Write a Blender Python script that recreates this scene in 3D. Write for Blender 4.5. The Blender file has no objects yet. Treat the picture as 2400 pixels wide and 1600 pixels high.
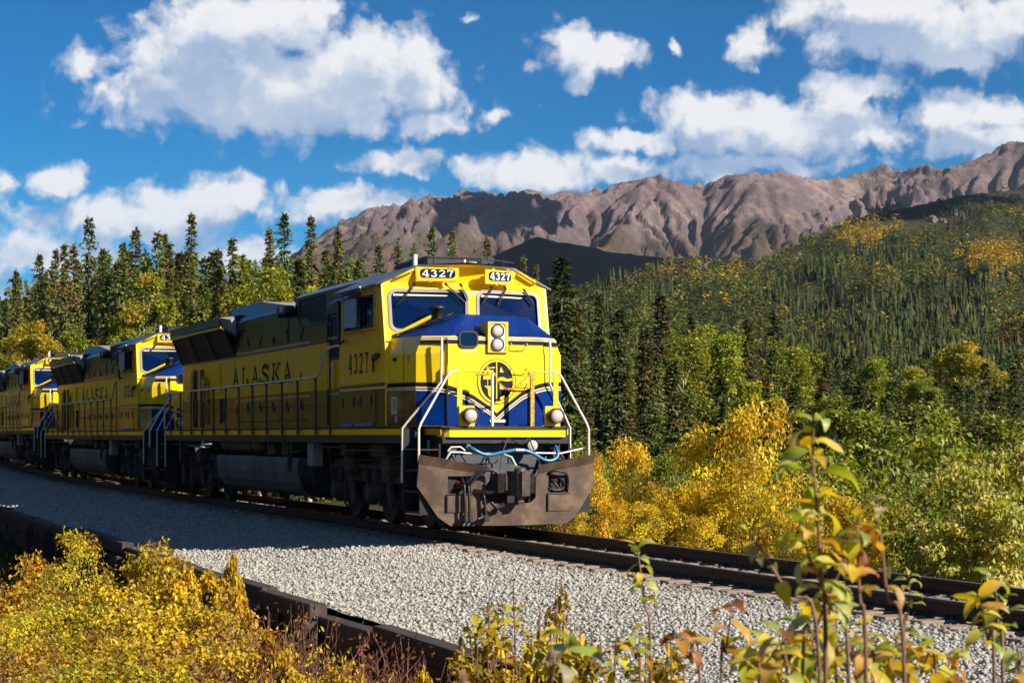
import bpy, bmesh, math, random
import numpy as np
from mathutils import Vector, Matrix
from mathutils.geometry import tessellate_polygon
from mathutils import noise as mnoise

SC = bpy.context.scene
COL = SC.collection
R = math.radians
random.seed(7)
rng = np.random.default_rng(11)

# ---------------------------------------------------------------- camera
# World: X along the track (towards the photographer), Y across it (away), Z up, rail top at z = 0.
TH = R(21.9); CT, ST = math.cos(TH), math.sin(TH)
CAM = Vector((28.25, -11.27, 1.576))
FWD = Vector((-CT, ST, 0)); RGT = Vector((ST, CT, 0))
cam_data = bpy.data.cameras.new('camera')
cam = bpy.data.objects.new('camera', cam_data); COL.objects.link(cam)
cam.location = CAM
cam.rotation_euler = (R(90), 0, math.atan2(-FWD.x, FWD.y))
cam_data.sensor_width = 36.0
cam_data.lens = 36.0 * 4356 / 2400
cam_data.shift_y = 220 / 2400
cam_data.clip_start = 0.1; cam_data.clip_end = 60000
cam_data.dof.use_dof = True
cam_data.dof.focus_distance = 30.0
cam_data.dof.aperture_fstop = 7.0
SC.camera = cam

# ---------------------------------------------------------------- light
SUN_EL, SUN_AZ = R(31), R(35)         # azimuth measured from +X towards +Y
SUN = Vector((math.cos(SUN_EL) * math.cos(SUN_AZ), math.cos(SUN_EL) * math.sin(SUN_AZ), math.sin(SUN_EL)))
sun_data = bpy.data.lights.new('sun', 'SUN')
sun_data.energy = 5.0; sun_data.angle = R(0.5); sun_data.color = (1.0, 0.90, 0.76)
sun = bpy.data.objects.new('sun', sun_data); COL.objects.link(sun)
sun.rotation_euler = SUN.to_track_quat('Z', 'Y').to_euler()
sun.location = (20, 20, 40)
SC.view_settings.view_transform = 'Standard'
SC.view_settings.look = 'None'
SC.view_settings.exposure = 0.85
SC.view_settings.gamma = 1.0
SC.view_settings.use_curve_mapping = False
try:
    SC.cycles.max_bounces = 6; SC.cycles.diffuse_bounces = 3; SC.cycles.glossy_bounces = 3
    SC.cycles.transmission_bounces = 4; SC.cycles.transparent_max_bounces = 6
    SC.cycles.caustics_reflective = False; SC.cycles.caustics_refractive = False
    SC.cycles.sample_clamp_indirect = 6.0
    SC.cycles.use_denoising = True
except Exception:
    pass


class NT:
    """small helper round a node tree"""
    def __init__(s, tree): s.t = tree; s.n = tree.nodes; s.l = tree.links
    def new(s, typ, **kw):
        n = s.n.new(typ)
        for k, v in kw.items(): setattr(n, k, v)
        return n
    def put(s, sock, v):
        if isinstance(v, bpy.types.NodeSocket): s.l.new(v, sock)
        elif v is not None: sock.default_value = v
    def math(s, op, a, b=None, c=None, clamp=False):
        n = s.new('ShaderNodeMath', operation=op, use_clamp=clamp)
        s.put(n.inputs[0], a)
        if b is not None: s.put(n.inputs[1], b)
        if c is not None: s.put(n.inputs[2], c)
        return n.outputs[0]
    def vm(s, op, a, b=None, c=None, out=0):
        n = s.new('ShaderNodeVectorMath', operation=op)
        s.put(n.inputs[0], a)
        if b is not None: s.put(n.inputs[1], b)
        if c is not None: s.put(n.inputs[2], c)
        return n.outputs[out]
    def noise(s, vec, scale, detail=4, rough=0.5, dist=0.0, dim='3D', out=0):
        n = s.new('ShaderNodeTexNoise', noise_dimensions=dim)
        if vec is not None: s.l.new(vec, n.inputs['Vector'])
        n.inputs['Scale'].default_value = scale; n.inputs['Detail'].default_value = detail
        n.inputs['Roughness'].default_value = rough; n.inputs['Distortion'].default_value = dist
        return n.outputs[out]
    def mix(s, fac, a, b, mode='MIX'):
        n = s.new('ShaderNodeMix', data_type='RGBA', blend_type=mode)
        s.put(n.inputs[0], fac); s.put(n.inputs[6], a); s.put(n.inputs[7], b)
        return n.outputs[2]
    def ramp(s, fac, stops, interp='LINEAR'):
        n = s.new('ShaderNodeValToRGB'); s.put(n.inputs[0], fac)
        n.color_ramp.interpolation = interp
        e = n.color_ramp.elements
        while len(e) > 1: e.remove(e[-1])
        e[0].position, e[0].color = stops[0][0], stops[0][1]
        for p, c in stops[1:]:
            k = e.new(p); k.color = c
        return n.outputs[0]
    def mapr(s, v, a, b, c=0.0, d=1.0, smooth=True):
        n = s.new('ShaderNodeMapRange', interpolation_type='SMOOTHSTEP' if smooth else 'LINEAR')
        s.put(n.inputs[0], v); n.inputs[1].default_value = a; n.inputs[2].default_value = b
        n.inputs[3].default_value = c; n.inputs[4].default_value = d
        return n.outputs[0]


def g4(v): return (v, v, v, 1)


# ---------------------------------------------------------------- world: daylight sky with cumulus clouds
world = bpy.data.worlds.new('World'); SC.world = world
world.use_nodes = True
W = NT(world.node_tree)
for n in list(W.n): W.n.remove(n)
SKY_STRENGTH = 0.055
sky = W.new('ShaderNodeTexSky', sky_type='NISHITA')
sky.sun_disc = False; sky.sun_elevation = SUN_EL; sky.sun_rotation = math.atan2(SUN.x, SUN.y)
sky.altitude = 3500; sky.air_density = 1.0; sky.dust_density = 0.15; sky.ozone_density = 3.0
hs = W.new('ShaderNodeHueSaturation'); W.l.new(sky.outputs[0], hs.inputs['Color'])
hs.inputs['Saturation'].default_value = 1.35; hs.inputs['Hue'].default_value = 0.5; hs.inputs['Value'].default_value = 1.0

# (pixel-like sky chart: azimuth/elevation of the clouds that stand over the valley)
CL = [  # cx, cy, rx, ry, weight  in the 2400-wide chart, horizon at 1020
    (650, 225, 380, 92, 1), (520, 105, 165, 105, 1), (400, 175, 140, 95, 1), (865, 165, 140, 85, 1), (985, 180, 46, 92, 1),
    (1010, 275, 85, 38, .9), (650, 50, 150, 75, 1), (180, 155, 52, 64, .62), (230, 215, 60, 30, .5),
    (1345, 118, 98, 62, .88), (1425, 132, 75, 52, .85), (1362, 185, 36, 34, .75),
    (1755, 98, 58, 60, .8), (1590, 118, 32, 30, .5), (2210, 58, 300, 84, 1), (2080, 8, 220, 60, 1), (2250, 140, 110, 34, .85),
    (2000, 215, 105, 42, .95), (1660, 268, 140, 52, .95), (1840, 302, 290, 62, 1), (2270, 262, 170, 44, .92), (2310, 335, 190, 58, .85), (1500, 332, 150, 34, .8),
    (1260, 395, 190, 50, .85), (955, 383, 118, 42, .8), (820, 485, 200, 44, .75), (1430, 395, 130, 40, .75), (1720, 392, 330, 36, .7),
    (470, 470, 180, 54, .95), (300, 522, 280, 56, .85), (115, 420, 78, 40, .75), (20, 415, 44, 34, .7), (120, 590, 220, 66, .8), (560, 600, 220, 56, .7), (60, 700, 330, 52, .7),
    (1170, 258, 46, 26, .5), (1122, 50, 38, 22, .45), (720, 20, 90, 26, .5),
]
tc = W.new('ShaderNodeTexCoord'); DIR = tc.outputs['Generated']
dx = W.vm('DOT_PRODUCT', DIR, tuple(RGT), out=1); dy = W.vm('DOT_PRODUCT', DIR, tuple(FWD), out=1)
sepz = W.new('ShaderNodeSeparateXYZ'); W.l.new(DIR, sepz.inputs[0])
az = W.math('ARCTAN2', dx, dy); el = W.math('ARCSINE', sepz.outputs[2])
comb = W.new('ShaderNodeCombineXYZ'); W.l.new(az, comb.inputs[0]); W.l.new(el, comb.inputs[1])
PX = comb.outputs[0]


def field(off):
    """cloud density at the chart position shifted by off (radians)"""
    p = W.vm('ADD', PX, (off[0], off[1], 0))
    # billowing edge: warp the chart before measuring distance to the cloud cores
    n1 = W.noise(p, 24, 7, 0.60, 0.0, '2D', 1)
    w1 = W.vm('SUBTRACT', n1, (0.5, 0.5, 0.5))
    q = W.vm('MULTIPLY_ADD', w1, (0.034, 0.022, 0), p)
    acc = None
    for cx, cy, rx, ry, wt in CL:
        a = math.atan((cx - 1200) / 4356); e = math.atan((1020 - cy) / 4356 * math.cos(a))
        irx, iry = 4356 / (rx * 1.12), 4356 / (ry * 1.16)
        d = W.vm('MULTIPLY_ADD', q, (irx, iry, 0), (-a * irx, -e * iry, 0))
        L = W.vm('LENGTH', d, out=1)
        if wt < 1: L = W.math('ADD', L, 1 - wt)
        acc = L if acc is None else W.math('SMOOTH_MIN', acc, L, 0.20)
    # other cumulus all round the horizon, outside the charted part
    n2 = W.noise(W.vm('MULTIPLY', p, (1, 1.7, 1)), 5.0, 4, 0.55, 0.0, '2D')
    far = W.mapr(W.math('ABSOLUTE', az), 0.30, 0.42)
    up = W.mapr(el, 0.245, 0.33)
    outm = W.math('MAXIMUM', far, up)
    gen = W.math('MULTIPLY_ADD', n2, -9.0, 6.7)
    gen = W.math('ADD', gen, W.math('MULTIPLY', W.math('SUBTRACT', 1.0, outm), 6.0))
    acc = W.math('MINIMUM', acc, gen)
    v1 = W.new('ShaderNodeTexVoronoi', feature='SMOOTH_F1', voronoi_dimensions='2D'); W.l.new(q, v1.inputs['Vector']); v1.inputs['Scale'].default_value = 58
    v1.inputs['Smoothness'].default_value = 0.35
    v2 = W.new('ShaderNodeTexVoronoi', feature='F1', voronoi_dimensions='2D'); W.l.new(q, v2.inputs['Vector']); v2.inputs['Scale'].default_value = 150
    puff = W.math('MULTIPLY_ADD', v1.outputs['Distance'], -0.60, 0.27)
    puff = W.math('ADD', puff, W.math('MULTIPLY_ADD', v2.outputs['Distance'], -0.22, 0.09))
    n3 = W.noise(p, 75, 7, 0.66, 0.0, '2D')
    puff = W.math('ADD', puff, W.math('MULTIPLY_ADD', n3, 0.7, -0.35))
    return W.math('ADD', W.math('SUBTRACT', 1.0, acc), puff)


f0 = field((0, 0))
f1 = field((0.005, 0.018))
cover = W.mapr(f0, -0.20, 0.46)
cover = W.math('MULTIPLY', cover, W.mapr(el, 0.0, 0.10, 0.80, 0.98))
# self shade: much cloud between here and the light = grey base
shade = W.mapr(f1, -0.10, 0.72)
nbig = W.noise(PX, 14, 5, 0.6, 0.0, '2D')
shade = W.math('MULTIPLY', shade, W.mapr(nbig, 0.25, 0.62, 0.66, 1.0))
ccol = W.mix(shade, (9.3, 9.4, 9.6, 1), (3.5, 4.8, 7.0, 1))
# air in front of low clouds
low = W.mapr(el, 0.02, 0.14, 0.45, 0.0)
ccol = W.mix(low, ccol, (1.6, 4.6, 8.0, 1))
skycol = W.mix(1.0, hs.outputs[0], (0.05, 0.93, 1.00, 1), 'MULTIPLY')
skycol = W.mix(W.mapr(el, 0.0, 0.17, 0.50, 0.0), skycol, (1.4, 4.4, 8.4, 1))
final = W.mix(cover, skycol, ccol)
bg = W.new('ShaderNodeBackground'); W.l.new(final, bg.inputs[0]); bg.inputs[1].default_value = SKY_STRENGTH
wo = W.new('ShaderNodeOutputWorld'); W.l.new(bg.outputs[0], wo.inputs[0])
try:
    world.cycles.sampling_method = 'MANUAL'; world.cycles.sample_map_resolution = 512
except Exception:
    pass

# ---------------------------------------------------------------- helpers
def tag(o, label=None, cat=None, group=None, kind=None):
    if label: o['label'] = label
    if cat: o['category'] = cat
    if group: o['group'] = group
    if kind: o['kind'] = kind
    return o


def empty(name, loc=(0, 0, 0), rz=0.0):
    o = bpy.data.objects.new(name, None); COL.objects.link(o)
    o.location = loc; o.rotation_euler = (0, 0, rz); o.empty_display_size = 0.3
    return o


class MB:
    """collects primitives into one mesh"""
    auto = False
    def __init__(s): s.v = []; s.f = []; s.fm = []; s.m = 0; s.sm = []; s.smooth = False; s.ch = []
    def add(s, vs, fs, smooth=None):
        b = len(s.v); s.v.extend([tuple(p) for p in vs]); s.ch.append((b, b + len(vs), len(s.f), len(s.f) + len(fs)))
        for f in fs:
            s.f.append([b + i for i in f]); s.fm.append(s.m); s.sm.append(s.smooth if smooth is None else smooth)
        return s
    def box(s, x0, x1, y0, y1, z0, z1):
        x0, x1 = min(x0, x1), max(x0, x1); y0, y1 = min(y0, y1), max(y0, y1); z0, z1 = min(z0, z1), max(z0, z1)
        v = [(x, y, z) for z in (z0, z1) for y in (y0, y1) for x in (x0, x1)]
        return s.add(v, [(0, 2, 3, 1), (4, 5, 7, 6), (0, 1, 5, 4), (2, 6, 7, 3), (0, 4, 6, 2), (1, 3, 7, 5)])
    def bbox(s, x0, x1, y0, y1, z0, z1, b=0.01):
        """box with chamfered edges"""
        x0, x1 = min(x0, x1), max(x0, x1); y0, y1 = min(y0, y1), max(y0, y1); z0, z1 = min(z0, z1), max(z0, z1)
        bm = bmesh.new()
        bmesh.ops.create_cube(bm, size=1.0)
        for v in bm.verts:
            v.co = ((x0 + x1) / 2 + v.co.x * (x1 - x0), (y0 + y1) / 2 + v.co.y * (y1 - y0), (z0 + z1) / 2 + v.co.z * (z1 - z0))
        bmesh.ops.bevel(bm, geom=list(bm.edges), offset=min(b, (x1 - x0) / 3, (y1 - y0) / 3, (z1 - z0) / 3), segments=1, affect='EDGES')
        bm.verts.index_update()
        s.add([v.co[:] for v in bm.verts], [[v.index for v in f.verts] for f in bm.faces]); bm.free()
        return s
    def hull(s, a, b):
        """two rings with the same number of points, joined and capped"""
        n = len(a); v = list(a) + list(b)
        f = [tuple(range(n - 1, -1, -1)), tuple(range(n, 2 * n))]
        f += [(i, (i + 1) % n, n + (i + 1) % n, n + i) for i in range(n)]
        return s.add(v, f)
    def prism(s, poly, fr, t0, t1, holes=()):
        """polygon (u,v) list in frame fr(u,v,w)->xyz extruded from w=t0 to w=t1, with optional holes"""
        rings = [list(poly)] + [list(h) for h in holes]
        tri = tessellate_polygon([[Vector((p[0], p[1], 0)) for p in r] for r in rings])
        flat = [p for r in rings for p in r]; n = len(flat)
        vs = [fr(p[0], p[1], t1) for p in flat] + [fr(p[0], p[1], t0) for p in flat]
        fs = [tuple(t) for t in tri] + [tuple(n + i for i in reversed(t)) for t in tri]
        b = 0
        for r in rings:
            k = len(r)
            fs += [(b + i, b + (i + 1) % k, n + b + (i + 1) % k, n + b + i) for i in range(k)]
            b += k
        return s.add(vs, fs)
    def tube(s, pts, r, n=8, caps=True, r1=None):
        pts = [Vector(p) for p in pts]; k = len(pts)
        vs = []; prev = None
        for i, p in enumerate(pts):
            d = (pts[min(i + 1, k - 1)] - pts[max(i - 1, 0)])
            if d.length < 1e-9: d = Vector((0, 0, 1))
            d.normalize()
            if prev is None:
                u = d.orthogonal().normalized()
            else:
                u = prev - d * prev.dot(d)
                u = u.normalized() if u.length > 1e-6 else d.orthogonal().normalized()
            prev = u; w = d.cross(u)
            rr = r if r1 is None else r + (r1 - r) * i / max(1, k - 1)
            vs += [p + (u * math.cos(2 * math.pi * j / n) + w * math.sin(2 * math.pi * j / n)) * rr for j in range(n)]
        fs = [(i * n + j, i * n + (j + 1) % n, (i + 1) * n + (j + 1) % n, (i + 1) * n + j) for i in range(k - 1) for j in range(n)]
        s.add(vs, fs, True)
        if caps: s.add([vs[j] for j in range(n)], [tuple(range(n - 1, -1, -1))], False); s.add([vs[(k - 1) * n + j] for j in range(n)], [tuple(range(n))], False)
        return s
    def cyl(s, p0, p1, r, n=16): return s.tube([p0, p1], r, n)
    def lathe(s, prof, fr, n=20):
        """profile [(r, h)] turned round the w axis of frame fr"""
        k = len(prof); vs = []
        for r, h in prof:
            vs += [fr(r * math.cos(2 * math.pi * j / n), r * math.sin(2 * math.pi * j / n), h) for j in range(n)]
        fs = [(i * n + j, i * n + (j + 1) % n, (i + 1) * n + (j + 1) % n, (i + 1) * n + j) for i in range(k - 1) for j in range(n)]
        s.add(vs, fs, True)
        s.add(vs[:n], [tuple(range(n - 1, -1, -1))], False); s.add(vs[-n:], [tuple(range(n))], False)
        return s
    def pieces(s):
        """groups of primitives that do not touch each other"""
        n = len(s.ch); V = np.array(s.v); bb = [(V[a:b].min(0) - .012, V[a:b].max(0) + .012) for a, b, c, d in s.ch]; par = list(range(n))
        def find(i):
            while par[i] != i: i = par[i]
            return i
        for i in range(n):
            for j in range(i):
                if np.all(bb[i][0] < bb[j][1]) and np.all(bb[j][0] < bb[i][1]): par[find(i)] = find(j)
        g = {}
        for i in range(n): g.setdefault(find(i), []).append(i)
        return list(g.values())
    def build(s, name, mats, parent=None, loc=None, fixn=True):
        if MB.auto and len(s.ch) > 1:
            gs = s.pieces()
            if len(gs) > 1:
                first = None; MB.auto = False
                for g in sorted(gs, key=lambda q: -len(q)):
                    k = MB()
                    for i in g:
                        a, b, c, d = s.ch[i]; o = len(k.v); k.v += s.v[a:b]
                        for f in range(c, d): k.f.append([q - a + o for q in s.f[f]]); k.fm.append(s.fm[f]); k.sm.append(s.sm[f])
                    ob = k.build(name, mats, parent, loc, fixn); first = first or ob
                MB.auto = True
                return first
        me = bpy.data.meshes.new(name)
        me.from_pydata(s.v, [], s.f)
        ms = mats if isinstance(mats, (list, tuple)) else [mats]
        for m in ms: me.materials.append(m)
        me.polygons.foreach_set('material_index', s.fm)
        me.polygons.foreach_set('use_smooth', s.sm)
        me.update()
        if fixn:
            bm = bmesh.new(); bm.from_mesh(me)
            bmesh.ops.recalc_face_normals(bm, faces=list(bm.faces)); bm.to_mesh(me); bm.free()
        o = bpy.data.objects.new(name, me); COL.objects.link(o)
        if parent is not None: o.parent = parent
        if loc is not None: o.location = loc
        return o


def frX(x): return lambda u, v, w: (x + w, u, v)          # plane facing +X: u = Y, v = Z
def frYn(y): return lambda u, v, w: (u, y - w, v)         # plane facing -Y: u = X, v = Z
def frZ(z): return lambda u, v, w: (u, v, z + w)


def fr3(o, du, dv):
    o, du, dv = Vector(o), Vector(du).normalized(), Vector(dv)
    dv = (dv - du * dv.dot(du)).normalized(); dw = du.cross(dv)
    return lambda u, v, w: tuple(o + du * u + dv * v + dw * w)


def rrect(u0, u1, v0, v1, r, n=4):
    out = []
    for cx, cy, a0 in ((u1 - r, v1 - r, 0), (u0 + r, v1 - r, 90), (u0 + r, v0 + r, 180), (u1 - r, v0 + r, 270)):
        for i in range(n + 1):
            a = R(a0 + 90 * i / n); out.append((cx + r * math.cos(a), cy + r * math.sin(a)))
    return out


def circ(cu, cv, ru, rv=None, n=24, a0=0, a1=360):
    rv = rv or ru
    full = abs(a1 - a0) >= 360
    k = n if full else n + 1
    return [(cu + ru * math.cos(R(a0 + (a1 - a0) * i / n)), cv + rv * math.sin(R(a0 + (a1 - a0) * i / n))) for i in range(k)]


def npmesh(name, V, F, col=None, mat=None, smooth=False, matidx=None):
    """mesh from numpy arrays: V (n,3), F (m,k)"""
    V = np.asarray(V, np.float32); F = np.asarray(F, np.int32); m, k = F.shape
    me = bpy.data.meshes.new(name)
    me.vertices.add(len(V)); me.vertices.foreach_set('co', V.ravel())
    me.loops.add(m * k); me.loops.foreach_set('vertex_index', F.ravel())
    me.polygons.add(m); me.polygons.foreach_set('loop_start', np.arange(0, m * k, k, dtype=np.int32))
    if smooth: me.polygons.foreach_set('use_smooth', np.ones(m, bool))
    if mat is not None:
        for q in (mat if isinstance(mat, (list, tuple)) else [mat]): me.materials.append(q)
    if matidx is not None: me.polygons.foreach_set('material_index', np.asarray(matidx, np.int32))
    if col is not None:
        a = me.attributes.new('col', 'FLOAT_COLOR', 'POINT')
        c = np.ones((len(V), 4), np.float32); c[:, :3] = col
        a.data.foreach_set('color', c.ravel())
    me.update(calc_edges=True); me.validate()
    return me


def mobj(name, me, parent=None, loc=(0, 0, 0)):
    o = bpy.data.objects.new(name, me); COL.objects.link(o)
    if parent is not None: o.parent = parent
    o.location = loc
    return o


def copy_tree(o, parent=None, skip=()):
    c = o.copy(); COL.objects.link(c)
    if parent is not None: c.parent = parent
    for ch in list(o.children):
        if ch.name.split('.')[0] in skip: continue
        copy_tree(ch, c, skip)
    return c


# ---------------------------------------------------------------- materials
def principled(name):
    m = bpy.data.materials.new(name); m.use_nodes = True
    T = NT(m.node_tree); b = T.n['Principled BSDF']
    return m, T, b


def surf(name, col, rough=0.5, metal=0.0, spec=0.5, var=0.15, vscale=3.0, bump=0.0, bscale=40.0, dirt=None, dscale=2.0, dlo=0.5, dhi=0.8, coat=0.0, stretch=(1, 1, 1), chips=False):
    m, T, b = principled(name)
    tcn = T.new('ShaderNodeTexCoord'); P = T.vm('MULTIPLY', tcn.outputs['Object'], stretch)
    n1 = T.noise(P, vscale, 5, 0.6)
    lo = tuple(c * (1 - var) for c in col) + (1,); hi = tuple(min(1, c * (1 + var)) for c in col) + (1,)
    c = T.mix(T.mapr(n1, 0.3, 0.7), lo, hi)
    if dirt:
        n2 = T.noise(P, dscale, 7, 0.65, 0.4)
        fac = T.mapr(n2, dlo, dhi)
        c = T.mix(fac, c, tuple(dirt) + (1,))
        rr = T.mapr(fac, 0, 1, rough, min(1, rough + 0.3), False)
        T.put(b.inputs['Roughness'], rr)
    else:
        nr = T.mapr(n1, 0.2, 0.8, max(0.02, rough * 0.8), min(1, rough * 1.25), False); T.put(b.inputs['Roughness'], nr)
    T.put(b.inputs['Base Color'], c)
    b.inputs['Metallic'].default_value = metal
    b.inputs['Specular IOR Level'].default_value = spec
    if coat: b.inputs['Coat Weight'].default_value = coat; b.inputs['Coat Roughness'].default_value = 0.06
    if chips:
        ch = T.mapr(T.noise(tcn.outputs['Object'], 38, 3, .5), .70, .74)
        c = T.mix(ch, c, (.55, .55, .52, 1)); T.put(b.inputs['Base Color'], c)
    if bump:
        bn = T.new('ShaderNodeBump'); bn.inputs['Strength'].default_value = bump; bn.inputs['Distance'].default_value = 0.02
        T.put(bn.inputs['Height'], T.noise(P, bscale, 6, 0.65)); T.l.new(bn.outputs[0], b.inputs['Normal'])
    return m


def leaf_mat(name, transl=0.35, hue=0.02, val=0.25, rough=0.55, gloss=0.15):
    m = bpy.data.materials.new(name); m.use_nodes = True; T = NT(m.node_tree)
    for n in list(T.n): T.n.remove(n)
    at = T.new('ShaderNodeAttribute', attribute_name='col')
    oi = T.new('ShaderNodeObjectInfo')
    h = T.new('ShaderNodeHueSaturation'); T.l.new(at.outputs['Color'], h.inputs['Color'])
    T.put(h.inputs['Hue'], T.mapr(oi.outputs['Random'], 0, 1, 0.5 - hue, 0.5 + hue, False))
    r2 = T.math('FRACT', T.math('MULTIPLY', oi.outputs['Random'], 17.31))
    T.put(h.inputs['Value'], T.mapr(r2, 0, 1, 1 - val, 1 + val, False))
    d = T.new('ShaderNodeBsdfDiffuse'); t = T.new('ShaderNodeBsdfTranslucent'); g = T.new('ShaderNodeBsdfGlossy')
    T.l.new(h.outputs[0], d.inputs[0]); T.l.new(T.mix(1.0, h.outputs[0], (1.15, 1.1, 0.6, 1), 'MULTIPLY'), t.inputs[0])
    g.inputs['Roughness'].default_value = rough; g.inputs['Color'].default_value = (0.8, 0.8, 0.8, 1)
    m1 = T.new('ShaderNodeMixShader'); m1.inputs[0].default_value = transl; T.l.new(d.outputs[0], m1.inputs[1]); T.l.new(t.outputs[0], m1.inputs[2])
    fr = T.new('ShaderNodeFresnel'); fr.inputs[0].default_value = 1.35
    m2 = T.new('ShaderNodeMixShader'); T.put(m2.inputs[0], T.math('MULTIPLY', fr.outputs[0], gloss / 0.5)); T.l.new(m1.outputs[0], m2.inputs[1]); T.l.new(g.outputs[0], m2.inputs[2])
    o = T.new('ShaderNodeOutputMaterial'); T.l.new(m2.outputs[0], o.inputs[0])
    return m


M = {}
M['yellow'] = surf('yellow_paint', (0.86, 0.60, 0.006), 0.22, var=0.05, vscale=1.2, dirt=(0.42, 0.24, 0.03), dscale=3.2, dlo=0.52, dhi=0.95, coat=0.3, stretch=(1, 1, 0.35))
M['yellow_shaded'] = surf('yellow_paint_shaded', (0.94, 0.52, 0.004), 0.24, var=0.10, vscale=1.5, dirt=(0.42, 0.24, 0.02), dscale=1.6, dlo=0.56, dhi=0.95, stretch=(1, 1, 0.22))  # same yellow livery, the flank's deeper tone in shade put into the colour
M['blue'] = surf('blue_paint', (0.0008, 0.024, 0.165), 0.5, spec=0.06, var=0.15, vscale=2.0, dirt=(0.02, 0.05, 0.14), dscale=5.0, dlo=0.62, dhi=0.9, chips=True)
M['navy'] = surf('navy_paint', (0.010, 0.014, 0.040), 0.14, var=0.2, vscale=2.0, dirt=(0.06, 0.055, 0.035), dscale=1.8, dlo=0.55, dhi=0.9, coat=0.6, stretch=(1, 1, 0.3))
M['navy_print'] = surf('navy_print', (0.008, 0.013, 0.030), 0.6, spec=0.15, var=0.15)
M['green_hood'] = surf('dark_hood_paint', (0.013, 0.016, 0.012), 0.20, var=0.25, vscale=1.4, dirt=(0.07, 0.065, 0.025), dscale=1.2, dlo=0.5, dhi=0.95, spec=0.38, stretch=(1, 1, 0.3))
M['cream'] = surf('cream_print', (0.80, 0.66, 0.40), 0.4, var=0.06)
M['white'] = surf('white_paint', (0.74, 0.70, 0.62), 0.42, var=0.10, vscale=9, dirt=(0.35, 0.22, 0.12), dscale=14, dlo=0.62, dhi=0.8)
M['whiteprint'] = surf('white_print', (0.86, 0.86, 0.82), 0.4, var=0.04)
M['roofblue'] = surf('roof_grey_paint', (0.055, 0.066, 0.082), 0.35, var=0.15)
M['awning'] = surf('awning_blue', (0.02, 0.16, 0.62), 0.45, var=0.1)
M['black'] = surf('black_steel', (0.012, 0.012, 0.013), 0.5, var=0.3, vscale=6, dirt=(0.05, 0.04, 0.03), dscale=7, dlo=0.55, dhi=0.8)
M['grille'] = surf('black_grille', (0.006, 0.006, 0.007), 0.65, var=0.3, bump=0.4, bscale=90)
M['rubber'] = surf('black_rubber', (0.012, 0.012, 0.012), 0.45, var=0.2)
M['truck'] = surf('truck_steel', (0.045, 0.036, 0.030), 0.6, var=0.35, vscale=5, dirt=(0.12, 0.085, 0.055), dscale=6, dlo=0.5, dhi=0.8, bump=0.25, bscale=35)
M['wheel'] = surf('wheel_steel', (0.05, 0.036, 0.028), 0.5, metal=0.3, var=0.3, vscale=8)
M['tank'] = surf('tank_paint', (0.19, 0.165, 0.15), 0.72, spec=0.25, var=0.18, vscale=1.5, dirt=(0.13, 0.095, 0.06), dscale=2.2, dlo=0.5, dhi=0.85, stretch=(1, 1, 0.4))
M['plow'] = surf('plow_steel', (0.088, 0.060, 0.044), 0.62, spec=0.2, var=0.25, vscale=3.0, dirt=(0.20, 0.13, 0.085), dscale=3.0, dlo=0.48, dhi=0.78, bump=0.25, bscale=22)
M['pilot'] = surf('pilot_grey', (0.050, 0.055, 0.064), 0.5, var=0.2, vscale=4, dirt=(0.05, 0.045, 0.04), dscale=5)
M['coupler'] = surf('coupler_steel', (0.060, 0.043, 0.034), 0.55, metal=0.2, var=0.4, vscale=9, bump=0.3, bscale=30)
M['chrome'] = surf('lamp_reflector', (0.80, 0.74, 0.66), 0.18, metal=0.85, var=0.1, vscale=30)
M['bluehose'] = surf('blue_hose', (0.015, 0.16, 0.30), 0.35, var=0.15)
M['red'] = surf('red_glad', (0.55, 0.02, 0.02), 0.4)
M['chain'] = surf('rusty_yellow', (0.62, 0.34, 0.03), 0.5, var=0.35, vscale=20, dirt=(0.20, 0.07, 0.02), dscale=22, dlo=0.5, dhi=0.65)
M['grey'] = surf('grey_hatch', (0.30, 0.27, 0.28), 0.5, var=0.12)
M['label'] = surf('paper_label', (0.50, 0.50, 0.36), 0.6, var=0.08)
M['mirror'] = surf('mirror_back', (0.22, 0.34, 0.52), 0.25, var=0.05)
M['rail'] = surf('rail_rust', (0.050, 0.030, 0.020), 0.65, var=0.3, vscale=8, dirt=(0.10, 0.05, 0.03), dscale=12)
M['railtop'] = surf('rail_head', (0.35, 0.30, 0.26), 0.25, metal=0.9, var=0.1)
M['tie'] = surf('tie_wood', (0.26, 0.19, 0.14), 0.8, var=0.3, vscale=3, bump=0.5, bscale=30, dirt=(0.10, 0.07, 0.05), dscale=5, stretch=(3, 0.4, 3))
M['timber'] = surf('wall_timber', (0.052, 0.037, 0.028), 0.8, var=0.35, vscale=4, bump=0.6, bscale=24, dirt=(0.115, 0.088, 0.068), dscale=3, dlo=0.5, dhi=0.75, stretch=(0.35, 3, 3))
M['bark'] = surf('bark', (0.11, 0.085, 0.065), 0.85, var=0.4, vscale=7, bump=0.5, bscale=20)
M['palebark'] = surf('pale_bark', (0.42, 0.37, 0.30), 0.75, var=0.35, vscale=9)
M['twig'] = surf('twig', (0.17, 0.085, 0.055), 0.6, var=0.35, vscale=12)
M['leaf'] = leaf_mat('broad_leaf', 0.42, 0.014, 0.18, 0.5, 0.05)
M['needle'] = leaf_mat('needle', 0.22, 0.014, 0.25, 0.5, 0.03)
M['farleaf'] = leaf_mat('far_foliage', 0.25, 0.0, 0.0, 0.6, 0.02)
M['bigleaf'] = leaf_mat('big_leaf', 0.50, 0.012, 0.20, 0.45, 0.10)


def glass_mat():
    m, T, b = principled('cab_glass')
    b.inputs['Base Color'].default_value = (0.001, 0.008, 0.045, 1)
    b.inputs['Roughness'].default_value = 0.03; b.inputs['Specular IOR Level'].default_value = 0.45
    return m


M['glass'] = glass_mat()


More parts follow.
